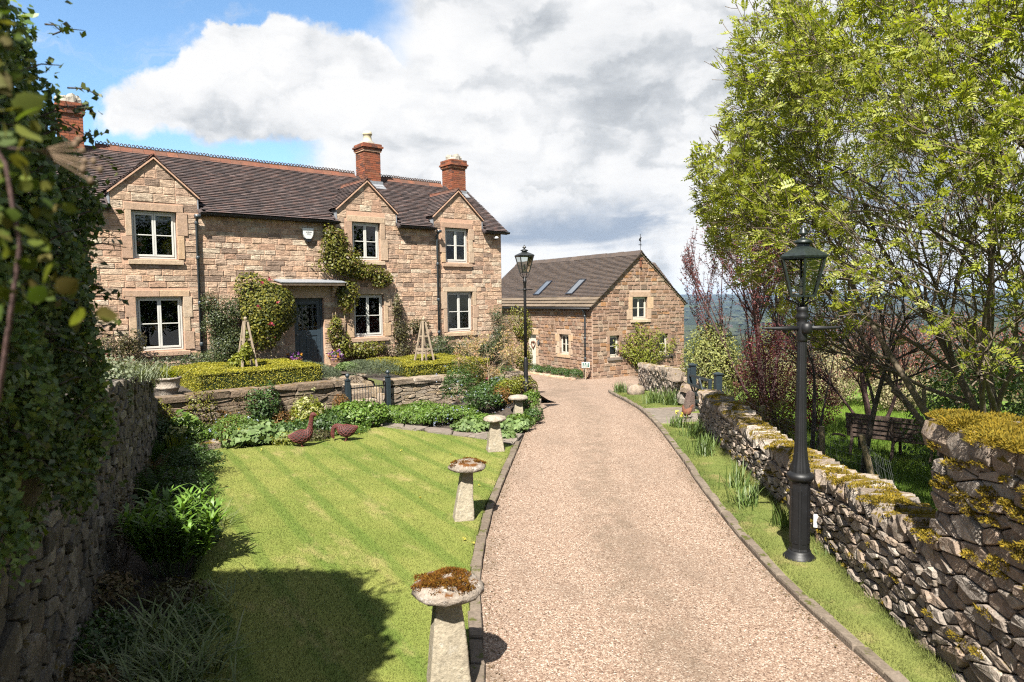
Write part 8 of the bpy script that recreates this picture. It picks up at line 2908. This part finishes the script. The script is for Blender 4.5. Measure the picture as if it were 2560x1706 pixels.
bush('willow_bush', 'yellow-green willow bush with pale stems behind the field gate', (5.78, 19.7, 1.05), (0.92, 0.85, 1.5), 9000, 0.085, 'leaf_willow', 'stem_tan', 46, 0.42, 401, 0.35, 0.3, -0.4, 0.02)
bush('barberry_bush', 'dense dark wine-red barberry behind the wire netting', (6.65, 17.0, 1.0), (1.0, 0.85, 1.55), 9500, 0.06, 'leaf_wine', 'bark_red', 16, 0.5, 402, 0.55, 0.3, -0.55)
bush('barberry_bush', 'second wine-red bush lower beside the plum trunk', (7.5, 16.8, 0.45), (0.7, 0.6, 0.85), 3200, 0.055, 'leaf_wine', 'bark_red', 12, 0.5, 403, 0.5, 0.3, -0.5)
bush('yellow_shrub', 'small yellow and orange leaved shrub by the wire netting', (5.75, 16.3, 0.22), (0.36, 0.5, 0.62), 1100, 0.055, 'leaf_rust', 'stem_brown', 14, 0.45, 404, 0.35)
bush('yellow_shrub', 'yellow-leaved shrub in the shade behind the low wall', (5.9, 14.9, 0.15), (0.42, 0.5, 0.6), 1300, 0.06, 'leaf_rose', 'stem_brown', 14, 0.45, 405, 0.35)
bush('laurel_bush', 'dark evergreen laurel behind the tall mossy wall', (8.4, 11.6, 1.0), (1.5, 1.1, 1.55), 5200, 0.10, 'leaf_holly', 'bark', 14, 0.42, 406, 0.5, 0.3, -0.45)
bush('laurel_bush', 'dark evergreen foliage low under the rowan', (9.4, 13.2, 0.7), (1.4, 1.0, 1.35), 4200, 0.10, 'leaf_holly', 'bark', 12, 0.42, 407, 0.5, 0.3, -0.45)
HEDGE = [(9.0, 23.5, 1.3, 1.0, 2.0, 'leaf_beige', 'beige twiggy hedge bush behind the plum'), (10.8, 22.8, 1.4, 1.1, 2.1, 'leaf_beige', 'cream-leaved hedge bush left of the bench view'), (12.6, 22.5, 1.4, 1.1, 3.0, 'leaf_redbrown', 'red-brown leaved bush in the far hedge'), (10.0, 25.4, 1.4, 1.2, 2.9, 'leaf_lime', 'lime-green bush rising above the far hedge'),
         (14.2, 21.6, 1.5, 1.2, 3.2, 'leaf_redbrown', 'reddish bush in the hedge under the rowan'), (15.8, 20.6, 1.5, 1.2, 3.2, 'leaf_redbrown', 'reddish bush at the right end of the far hedge'), (7.9, 25.2, 1.3, 1.1, 2.2, 'leaf_olive', 'olive bush in the far hedge beyond the barberry'), (12.0, 20.9, 1.0, 0.9, 1.3, 'leaf_beige', 'low pale bush before the far hedge'),
         (17.2, 19.4, 1.5, 1.2, 3.2, 'leaf_green', 'green bush at the far right hedge end'), (13.5, 24.6, 1.5, 1.2, 3.3, 'leaf_olive', 'olive bush behind the red hedge bushes'), (11.6, 24.3, 1.3, 1.1, 3.0, 'leaf_redbrown', 'tall reddish bush in the middle of the far hedge')]
for i, (x, y, rx, ry, h, mt, lab) in enumerate(HEDGE):
    zb = float(z_terrain(x, y))
    bush('hedge_bush', lab, (x, y, zb + h * 0.55), (rx, ry, h * 0.56), 4200, 0.085, mt, 'stem_tan' if 'beige' in mt else 'stem_brown', 22, 0.45, 420 + i, 0.35, 0.35, zb, 0.018)
for i, (x, y) in enumerate(((5.6, 13.9), (5.75, 12.6), (5.9, 10.9), (5.4, 9.9), (6.9, 13.0))):
    z = float(z_terrain(x, y))
    clump('rough_grass', ('tuft of rough grass behind the far part of the low wall', 'tuft of rough grass below the first fence stake', 'tuft of rough grass at the leaning stake', 'tuft of rough grass under the tall wall end', 'tuft of rough grass near the bench')[i], (x, y, z), 140, 0.34, 0.012, 0.6, 0.6, 0.25, 'leaf_green', seed=440 + i)

# --- daffodil leaves along the verge
DAFF = [(4.05, 25.3, 150, 0.48, 'daffodil leaves at the far tip of the verge'), (4.55, 19.35, 170, 0.55, 'large daffodil clump at the foot of the far wall end'), (4.12, 19.9, 140, 0.50, 'daffodil clump left of the far wall end'), (3.72, 15.25, 90, 0.38, 'daffodil clump with one yellow flower by the gate flags'),
        (3.80, 14.2, 120, 0.42, 'daffodil leaves along the wall end past the flags'), (3.72, 13.1, 80, 0.40, 'daffodil leaves mid verge near the far wall'), (3.55, 12.5, 90, 0.40, 'thin daffodil clump half way along the verge'), (3.42, 10.35, 60, 0.42, 'sparse daffodil leaves in the wall shadow'), (3.28, 9.45, 75, 0.40, 'daffodil clump beyond the lamp post on the verge'), (3.42, 8.55, 46, 0.38, 'daffodil leaves close behind the lamp post'), (3.62, 7.55, 50, 0.16, 'short grass tuft at the white electrical box')]
for i, (x, y, n, h, lab) in enumerate(DAFF):
    clump('daffodil_leaves', lab, (x, y, float(zg(y)) + 0.03), n, h, 0.016, 0.38, 0.55, 0.13 if i < 3 else 0.10, 'leaf_daffodil', 'plant', 460 + i, 'daffodil clumps on the verge', ('petal_yellow', 2, 0.07) if i == 3 else None)
ex = thing('dandelion_flowers', 'scattered yellow dandelion flowers in the lawn', 'flowers', (0, 0, 0))
ex['kind'] = 'stuff'
P = np.array([(-0.50, 8.05), (-0.62, 8.2), (-2.6, 6.4), (-0.55, 10.6), (-1.4, 10.0), (-3.4, 14.9), (-2.2, 13.2), (-5.0, 13.4), (-1.2, 12.8)])
P = np.concatenate([P, np.zeros((len(P), 1)) + 0.075], 1)
Q = np.repeat(P, 6, 0) + nrg.normal(0, 0.008, (len(P) * 6, 3))
obj_np('flowers', leaf_quads(Q, np.tile(np.array([[0, -0.2, 1]]), (len(Q), 1)), 0.03, 0.8, 0.4), 4, 'petal_yellow', ex)

# --- barn: trained climber, ground cover at the wall foot
def BP(x, y, z): return np.array(BW(x, y, z))


rg = np.random.default_rng(9)
bc = thing('wall_climber', 'yellow-green espalier trained flat on the barn gable', 'climber', BW(3.25, -0.12, -1.0))
m = MB()
pts_l = []
for k in range(15):
    a = R(-72 + 144 * k / 14 + rr_.uniform(-6, 6))
    L = rr_.uniform(1.2, 2.3)
    path = []
    for q in range(6):
        f = q / 5
        path.append(BP(3.25 + math.sin(a) * L * f * (1 + 0.15 * f) + rr_.uniform(-0.05, 0.05), -0.14 - 0.05 * math.sin(f * 3), -0.75 + math.cos(a) * L * 0.75 * f + 0.75 * f + rr_.uniform(-0.05, 0.05)))
    m.tube([tuple(p - np.array(bc.location)) for p in path], [0.022, 0.018, 0.014, 0.010, 0.008, 0.005], 5, False)
    for q in range(1, 6):
        f0, f1 = path[q - 1], path[q]
        t_ = rg.uniform(0, 1, 34)[:, None]
        pts_l.append(f0 + (f1 - f0) * t_ + rg.normal(0, 0.10, (34, 3)) * np.array([1, 0.7, 1]))
m.tube([tuple(BP(3.25, -0.14, -1.0) - np.array(bc.location)), tuple(BP(3.25, -0.14, -0.7) - np.array(bc.location))], 0.03, 6)
m.build('stems', 'stem_brown', bc)
P = np.concatenate(pts_l)
obj_np('foliage', rel(leaf_quads(P, np.tile(np.array([[0.3, -0.8, 0.5]]), (len(P), 1)), 0.11, 0.55, 0.7, rg), bc.location), 4, 'leaf_lime', bc)
for i, (y0, lab) in enumerate(((4.5, 'green ground cover along the barn wall by the cream door'), (3.3, 'green ground cover at the middle of the barn wall foot'), (2.0, 'green ground cover below the barn side window'), (0.9, 'taller green plant at the barn corner downpipe'))):
    b = BP(-0.42, y0, -1.0)
    shrub('ground_cover', lab, tuple(b), [(b + np.array([0, 0, 0.2]), (0.55, 0.62, 0.26 if i < 3 else 0.36), 1)], 1300, 0.07, 'leaf_green', 'plant', nst=0, aspect=0.5, seed=480 + i, zmin=-0.5)
kb = bpy.data.objects.new('barn_edging', None)
COL.objects.link(kb)
struct(kb, 'low stone edging of the barn flower bed')
for k in range(13):
    p = BP(-0.95, 0.4 + k * 0.42, -0.98)
    rock('edging_stone', tuple(p), (0.22, 0.40, 0.16), 'dressed_stone', rs, kb, (0, 0, BA), 0.35, 0.1)

# --- shaded border along the left wall
LB = [('border_bush', 'leafy green phlox bush in the shade of the left wall', (-3.85, 7.55), 0.46, 0.80, None), ]
p = np.array([-3.80, 7.5, 0.0])
t = thing('border_bush', 'lush green lily clump with long leaves below the left wall', 'plant', tuple(p))
rg = np.random.default_rng(77)
ns = 78
m = MB()
Q, N = [], []
for k in range(ns):
    a, q = rg.uniform(0, 2 * np.pi), 0.40 * math.sqrt(rg.uniform(0, 1))
    top = np.array([math.cos(a) * q * 1.35, math.sin(a) * q * 1.35, rg.uniform(0.50, 0.80)])
    bs = np.array([math.cos(a) * q * 0.6, math.sin(a) * q * 0.6, 0])
    m.tube([tuple(bs), tuple((bs + top) / 2), tuple(top)], 0.005, 4, False)
    for f in np.linspace(0.3, 1.0, 9):
        c = bs + (top - bs) * f
        for _ in range(3):
            b = rg.uniform(0, 2 * np.pi)
            Q.append(np.concatenate([c, [b]]))
m.build('stems', 'stem_green', t)
Q = np.array(Q)
A = ribbon_leaves(Q[:, :3], 0.16, 0.034, 0.95, 0.9, rg, 4, Q[:, 3])
obj_strips('leaves', A, 'leaf_lily', t)
for i, (x, y, n, h, w_, lab) in enumerate(((-2.75, 5.15, 420, 0.42, 0.016, 'grass-like strap leaves in the shade at the lower left'), (-3.15, 5.75, 320, 0.40, 0.019, 'strap-leaved clump below the lily clump'), (-2.45, 4.65, 260, 0.36, 0.014, 'strap-leaved clump at the bottom edge of the border'), (-4.15, 8.75, 260, 0.38, 0.012, 'fine grassy clump beyond the lily clump'), (-3.1, 6.6, 120, 0.25, 0.012, 'short grass tuft at the shaded lawn edge'))):
    clump('strap_leaf_clump', lab, (x, y, 0.0), n, h, w_, 0.8, 1.0, 0.20, 'leaf_shade_grass', seed=500 + i)


def fern(label, loc, n, L, mat, seed):
    rg = np.random.default_rng(seed)
    t = thing('fern', label, 'fern', loc)
    quads = []
    for k in range(n):
        a = rg.uniform(0, 2 * np.pi)
        out = np.array([math.cos(a), math.sin(a), 0])
        sd = np.array([-math.sin(a), math.cos(a), 0])
        l_ = L * rg.uniform(0.7, 1.15)
        sp = rg.uniform(0.2, 0.6)
        for f in np.linspace(0.18, 1.0, 20):
            c = out * sp * l_ * (f ** 1.3) + np.array([0, 0, 1]) * l_ * (f - 0.25 * f * f)
            w_ = l_ * 0.17 * math.sin(math.pi * min(1.0, 0.15 + f * 0.85)) + 0.01
            for s_ in (-1, 1):
                tip = c + sd * s_ * w_ + out * w_ * 0.25
                th = (out + np.array([0, 0, 0.8])) * w_ * 0.13
                mid = (c + tip) / 2
                quads.append([c, mid - th, tip, mid + th])
    obj_np('fronds', np.array(quads).reshape(-1, 3), 4, mat, t)
    return t


for i, (x, y, n, L, mt, lab) in enumerate(((-5.35, 9.7, 11, 0.85, 'leaf_green', 'green fern fronds against the shaded left wall'), (-5.95, 11.0, 10, 0.8, 'leaf_dead', 'browned fern fronds half way along the left wall'), (-6.55, 12.0, 9, 0.7, 'leaf_green', 'tall fern toward the far end of the left wall'), (-4.7, 8.5, 8, 0.6, 'leaf_dead', 'dry brown fern behind the lily clump'), (-7.15, 13.2, 7, 0.5, 'leaf_dead', 'brown fern in the corner near the pump'))):
    fern(lab, (x, y, 0.0), n, L, mt, 520 + i)
SB = [(-3.95, 8.25, 0.34, 0.36, 900, 0.06, 'leaf_green', 'green plants tucked behind the lily clump'), (-3.35, 6.55, 0.32, 0.28, 800, 0.05, 'leaf_olive', 'low olive plants in front of the lily clump'), (-2.95, 6.05, 0.30, 0.24, 700, 0.045, 'leaf_green', 'small green plants at the shaded lawn edge'), (-4.55, 7.75, 0.30, 0.9, 700, 0.05, 'leaf_dead', 'tall dry stems against the wall behind the lily clump'), (-5.0, 10.1, 0.5, 0.55, 1900, 0.05, 'leaf_green', 'dark leafy plant at the wall foot mid border'), (-5.6, 11.6, 0.5, 0.6, 1900, 0.05, 'leaf_green', 'dark leafy plant at the wall foot further back'), (-6.25, 12.5, 0.36, 0.34, 1300, 0.06, 'leaf_green', 'green plant in the shade before the pump corner'), (-4.55, 9.3, 0.4, 0.35, 1300, 0.05, 'leaf_green', 'low dark plant behind the fine grass clump'),
      (-4.05, 6.45, 0.42, 0.45, 1400, 0.05, 'leaf_dead', 'brownish dead stems beside the wall near the lily clump'), (-3.55, 5.55, 0.4, 0.4, 1300, 0.05, 'leaf_green', 'dark ground plants at the foot of the near wall'), (-3.2, 4.75, 0.4, 0.4, 1200, 0.05, 'leaf_dead', 'dry stems at the lowest corner of the border'), (-5.75, 12.55, 0.30, 0.28, 420, 0.10, 'leaf_pale', 'pale scalloped leaves at the far shaded lawn edge'), (-5.15, 10.95, 0.28, 0.24, 420, 0.09, 'leaf_green', 'green scalloped leaves at the shaded lawn edge'), (-6.40, 13.15, 0.28, 0.26, 380, 0.10, 'leaf_pale', 'pale leafy plant at the lawn corner by the slabs')]
for i, (x, y, r_, h, n, sz, mt, lab) in enumerate(SB):
    b = np.array([x, y, 0.0])
    shrub('border_plant', lab, tuple(b), [(b + np.array([0, 0, h * 0.45]), (r_, r_, h * 0.55), 1)], n, sz, mt, 'plant', 'stem_brown', 0.005, 8, 0.55, 0.4, 0.3, 0.7, 540 + i, None, None, 0.0, -0.6)
t = clump('loosestrife', 'yellow-green flower spikes at the border end by the slabs', (-6.62, 13.3, 0.02), 60, 0.5, 0.02, 0.3, 0.4, 0.10, 'leaf_lime', seed=560, flowers=('petal_cream', 14, 0.05))

# --- the big holly and ivy hedge on the left, growing over the near end of the wall
_hy = [-3.0, 1.0, 2.0, 3.0, 3.6, 4.0, 4.25, 4.40, 4.50]
hface = lambda y: np.interp(y, _hy, [-2.00, -2.05, -2.10, -2.26, -2.40, -2.50, -2.62, -2.82, -3.20])
htop = lambda y: np.interp(y, _hy, [5.7, 5.7, 5.6, 5.05, 4.55, 4.18, 3.85, 3.45, 2.7])
rg = np.random.default_rng(70)
hloc = np.array([-3.0, 2.5, 0.0])
hh = thing('holly_hedge', 'tall dark holly and ivy hedge overhanging the near left wall', 'hedge', tuple(hloc))
Vc, Fcx = [], []
ssx = np.concatenate([np.linspace(-3, 2, 8), np.linspace(2.3, 4.32, 10)])
for y in ssx:
    T, xf = float(htop(y)) - 0.28, float(hface(y)) - 0.20
    ring = [(xf, 2.15), (xf, T * 0.55 + 1.0), (xf - 0.12, T - 0.15), (xf - 0.5, T), (-4.0, T * 0.95), (-4.3, 2.6), (-4.0, 0.2), (xf - 0.9, 0.2)]
    Vc += [(a_ - hloc[0], y - hloc[1], z_) for a_, z_ in ring]
for i in range(len(ssx) - 1):
    for k in range(8):
        Fcx.append((i * 8 + k, i * 8 + 8 + k, i * 8 + 8 + (k + 1) % 8, i * 8 + (k + 1) % 8))
Fcx += [tuple(range(8)), tuple(range(len(Vc) - 1, len(Vc) - 9, -1))]
obj('opaque_core', Vc, Fcx, 'bark', hh)  # closed solid core added inside the hedge to block the light


def hedge_skin(n, y0, y1, size, pw=1.0):
    y = y0 + (y1 - y0) * rg.uniform(0, 1, n) ** pw
    T = htop(y) + 0.10 * np.sin(y * 9.1) + 0.07 * np.sin(y * 21.0 + 1)
    ph = rg.uniform(0, 1, n)
    z0 = 2.0 + 0.16 * np.sin(y * 6.0)
    zz = np.where(ph < 0.72, z0 + (T - z0) * (ph / 0.72), T)
    f = (zz - z0) / np.maximum(T - z0, 0.1)
    x = hface(y) + 0.07 * np.sin(y * 8.0 + zz * 5.1) + 0.06 * np.sin(y * 17.0 - zz * 9.0) - 0.35 * sstep(0.75, 1.0, f) ** 2
    x = np.where(ph < 0.72, x, x - (ph - 0.72) / 0.28 * 1.4)
    x = x - np.abs(rg.normal(0, 0.07, n))
    P = np.stack([x, y + rg.normal(0, 0.02, n), zz + rg.normal(0, 0.05, n)], 1)
    nm = np.where((ph < 0.72)[:, None], np.array([[0.8, -0.35, 0.4]]), np.array([[0.2, -0.2, 1.0]]))
    return leaf_quads(P, nm, size, 0.62, 0.7, rg)


obj_np('foliage', rel(hedge_skin(46000, 2.2, 4.50, 0.046), hloc), 4, 'leaf_holly', hh)
obj_np('near_foliage', rel(hedge_skin(9000, -3.0, 2.2, 0.13), hloc), 4, 'leaf_holly', hh)
sp = MB()
lv = []
for k in range(70):
    y0 = rg.uniform(2.6, 4.45)
    z0 = rg.uniform(2.1, float(htop(y0)) + 0.05)
    a = np.array([float(hface(y0)), y0, z0])
    d = unit(np.array([rg.uniform(0.2, 0.8), rg.uniform(0.1, 0.9), rg.uniform(-0.3, 0.8)]))
    L = rg.uniform(0.10, 0.30)
    sp.tube([tuple(a + d * L * f + np.array([0, 0, -0.08]) * f * f - hloc) for f in (0, 0.5, 1)], [0.005, 0.004, 0.002], 4, False)
    for f in np.linspace(0.25, 1, 9):
        lv.append(a + d * L * f + np.array([0, 0, -0.08]) * f * f + rg.normal(0, 0.02, 3))
sp.build('twigs', 'bark', hh)['kind'] = 'stuff'
lv = np.array(lv)
obj_np('twig_leaves', rel(leaf_quads(lv, np.tile(np.array([[0.4, -0.4, 0.6]]), (len(lv), 1)), 0.048, 0.6, 0.8, rg), hloc), 4, 'leaf_bramble', hh)
# ivy hanging down over the face of the wall below the hedge
n = 5200
y = rg.uniform(2.6, 5.4, n)
drop = rg.uniform(0, 1, n) ** 1.6
z = 2.15 - drop * (0.25 + 0.35 * (0.5 + 0.5 * np.sin(y * 5.0)) * sstep(5.4, 4.2, y))
xw_ = LP0[0] + (y - LP0[1]) * (lt_dir[0] / lt_dir[1])
P = np.stack([xw_ + 0.10 + rg.normal(0, 0.04, n), y, z], 1)
obj_np('hanging_ivy', rel(leaf_quads(P, np.tile(np.array([[0.8, 0.1, 0.4]]), (n, 1)), 0.055, 0.7, 0.6, rg), hloc), 4, 'leaf_holly', hh)

# --- bramble arching close to the camera at the left
bl = thing('bramble_stem', 'out-of-focus bramble stem with large leaves close at the left edge', 'bramble', (-1.55, 1.9, 0.3))
bo = np.array([-1.55, 1.9, 0.3])
stemp = [np.array(p) for p in ((-2.15, 2.0, 1.9), (-1.70, 1.92, 2.35), (-1.38, 1.82, 2.75), (-1.27, 1.78, 3.15), (-1.28, 1.76, 3.36), (-1.36, 1.74, 3.52), (-1.50, 1.72, 3.62))]
MB().tube([tuple(p - bo) for p in stemp], [0.008, 0.007, 0.0065, 0.006, 0.005, 0.0045, 0.004], 7).tube([(-1.80 + 1.55, -0.1, 3.30 - 0.3), (-1.45 + 1.55, -0.12, 3.42 - 0.3), (-1.22 + 1.55, -0.1, 3.40 - 0.3)], 0.0035, 6).build('stem', 'bark_red', bl, True)
LV = []
rgb = np.random.default_rng(6)
spots = [(-1.44, 1.8, 3.86, 0.06), (-1.40, 1.8, 3.62, 0.07), (-1.48, 1.8, 3.60, 0.07), (-1.44, 1.8, 3.52, 0.08), (-1.34, 1.8, 3.40, 0.07), (-1.28, 1.8, 3.36, 0.06), (-1.48, 1.8, 3.44, 0.075), (-1.40, 1.82, 3.36, 0.07), (-1.32, 1.82, 3.16, 0.06), (-1.46, 1.8, 3.80, 0.07), (-1.42, 1.78, 3.70, 0.075), (-1.36, 1.78, 3.58, 0.08), (-1.30, 1.78, 3.50, 0.085), (-1.25, 1.78, 3.45, 0.08), (-1.40, 1.8, 3.45, 0.08), (-1.46, 1.8, 3.34, 0.085), (-1.38, 1.8, 3.26, 0.08), (-1.42, 1.8, 3.14, 0.08), (-1.20, 1.78, 3.03, 0.075), (-1.14, 1.8, 2.97, 0.07), (-1.34, 1.8, 3.02, 0.075),
         (-1.42, 1.8, 2.92, 0.05), (-1.45, 1.82, 2.74, 0.05)]
for _ in range(64):
    zz_ = rgb.uniform(2.95, 3.82)
    spots.append((rgb.uniform(-1.46, -1.24 - 0.10 * max(0.0, zz_ - 3.3) / 0.4 - 0.06 * max(0.0, 3.0 - zz_)), rgb.uniform(1.74, 1.95), zz_, rgb.uniform(0.030, 0.052)))
for x, y, z, sz in spots:
    for k in range(3):
        c = np.array([x, y, z]) + rgb.normal(0, 0.02, 3)
        a = unit(np.array([rgb.uniform(-0.3, 1.0), rgb.uniform(-0.5, 0.3), rgb.uniform(-0.6, 0.5)]))
        nrm = unit(np.cross(a, rgb.normal(size=3)) + np.array([0, -0.6, 0.5]))
        nrm = unit(nrm - a * (nrm @ a))
        b = np.cross(nrm, a)
        out = []
        for f, w_ in ((0.0, 0.05), (0.12, 0.5), (0.2, 0.46), (0.34, 0.72), (0.42, 0.66), (0.55, 0.70), (0.62, 0.58), (0.76, 0.42), (0.86, 0.2), (1.0, 0.0)):
            out.append((f, w_))
        ring = [c + a * sz * f + b * sz * 0.5 * w_ - nrm * sz * 0.18 * f * f + nrm * 0.06 * sz * w_ for f, w_ in out]
        ring2 = [c + a * sz * f - b * sz * 0.5 * w_ - nrm * sz * 0.18 * f * f + nrm * 0.06 * sz * w_ for f, w_ in out[1:-1]]
        LV.append((ring, ring2, [c + a * sz * f - nrm * sz * 0.18 * f * f for f, w_ in out]))
m = MB()
for r1, r2, mid in LV:
    V = [tuple(p - bo) for p in r1 + r2 + mid]
    n1 = len(r1)
    Fq = []
    for i in range(n1 - 1):
        Fq.append((i, i + 1, n1 + len(r2) + i + 1, n1 + len(r2) + i))
    full2 = [0] + [n1 + i for i in range(len(r2))] + [n1 - 1]
    for i in range(n1 - 1):
        Fq.append((full2[i + 1], full2[i], n1 + len(r2) + i, n1 + len(r2) + i + 1))
    m.raw(V, Fq)
m.build('leaves', 'leaf_bramble_near', bl, True)
m = MB()
for k in range(9):
    c = np.array([-1.10 + rgb.normal(0, 0.035), 1.80, 3.36 + rgb.normal(0, 0.03)]) - bo
    m.lathe([(0.002, -0.010), (0.007, -0.004), (0.008, 0.003), (0.002, 0.010)], 7, tuple(c))
    m.tube([tuple(np.array((-1.22, 1.8, 3.40)) - bo), tuple(c)], 0.002, 4, False)
m.build('buds', 'stem_brown', bl, True)
bl.scale = (0.75, 0.75, 0.75)
bl.location = (-1.55 * 0.75, 1.9 * 0.75, 3.0 + (0.3 - 3.0) * 0.75)

# --- field trees added out of view to give the window panes something dark to mirror
for i, (x, y, r_, h, lab) in enumerate(((15, 1, 3.2, 9, 'broad dark tree out of view to the right, mirrored in the windows'), (19, -7, 3.6, 10, 'tall dark tree out of view behind on the right'), (24, 8, 3.4, 9, 'dark field tree out of view beyond the rowan'), (11, -11, 3.4, 9, 'dark tree out of view behind the drive'))):
    z = float(z_terrain(x, y))
    rg = np.random.default_rng(900 + i)
    t = thing('field_tree', lab, 'tree', (x, y, z))
    MB().tube([(0, 0, -0.2), (0.1, 0, h * 0.3), (0, 0.1, h * 0.7)], [0.28, 0.22, 0.1], 8).build('trunk', 'bark', t, True)
    obj_np('crown', blob_leaves((0, 0, h * 0.58), (r_, r_, h * 0.45), 5200, 0.42, rg, 0.6, 0.4, 11, 0.35), 4, 'leaf_green', t)

# ------------------------------------------------------------------ the valley
rgf = np.random.default_rng(12)
fw = []
nb = 2600
xx = rgf.uniform(-600, 4200, nb)
yv_ = 350 + 5200 * rgf.uniform(0, 1, nb) ** 1.6
row = rgf.uniform(0, 1, nb) < 0.75
yv_ = np.where(row, np.round(yv_ / 150) * 150 + 30 * np.sin(xx / 260) + rgf.normal(0, 9, nb), yv_)
zv = z_terrain(xx, yv_)
m = MB()
ico = [(0, 0, 1), (0.9, 0, 0.35), (0.28, 0.86, 0.35), (-0.73, 0.53, 0.35), (-0.73, -0.53, 0.35), (0.28, -0.86, 0.35), (0, 0, -0.4)]
icf = [(0, 1, 2), (0, 2, 3), (0, 3, 4), (0, 4, 5), (0, 5, 1), (6, 2, 1), (6, 3, 2), (6, 4, 3), (6, 5, 4), (6, 1, 5)]
for x, y, z in zip(xx, yv_, zv):
    s = rgf.uniform(4, 11)
    w_ = rgf.uniform(1.0, 2.6)
    m.raw([(x + a * s * w_, y + b * s, z + s * 0.5 + c * s * rgf.uniform(0.8, 1.2)) for a, b, c in ico], icf)
mat_plain('far_trees', (0.030, 0.042, 0.016), 0.95, var=0.4, scale=0.02)
fo = m.build('far_woodland', 'far_trees')
tag(fo, 'dark hedgerows and woods across the valley', None, None, 'stuff')
fb = []
for i, (x, y, lab) in enumerate(((640, 2300, 'tiny pale farmhouse far across the valley'), (720, 2340, 'second tiny pale farmhouse across the valley'), (560, 1750, 'distant white cottage in the valley'))):
    z = float(z_terrain(x, y))
    t = thing('far_house', lab, 'house', (x, y, z), 0.4 * i)
    MB().box(-7, 7, -4, 4, 0, 5).build('wall', 'stone_slate', t)
    MB().raw([(-7.4, -4.4, 5), (7.4, -4.4, 5), (7.4, 4.4, 5), (-7.4, 4.4, 5), (-7.4, 0, 8), (7.4, 0, 8)], [(0, 1, 5, 4), (2, 3, 4, 5), (1, 2, 5), (3, 0, 4), (3, 2, 1, 0)]).build('roof', 'roof_tile', t)

# haze over the valley: one closed box of thin air round everything
HAZE = True
if HAZE:
    hm = bpy.data.materials.new('haze')
    hm.use_nodes = True
    t = NT(hm.node_tree)
    t.n.clear()
    o_ = t.node('ShaderNodeOutputMaterial')
    pv = t.node('ShaderNodeVolumePrincipled')
    pv.inputs['Color'].default_value = (0.50, 0.70, 1.0, 1)
    pv.inputs['Density'].default_value = 0.00006
    pv.inputs['Anisotropy'].default_value = 0.2
    t.link(pv.outputs[0], o_.inputs['Volume'])
    MATS['haze'] = hm
    hz = MB().box(-9600, 9600, -120, 10200, -140, 90).build('haze', 'haze')
    tag(hz, 'thin blue haze lying over the valley', None, None, 'stuff')
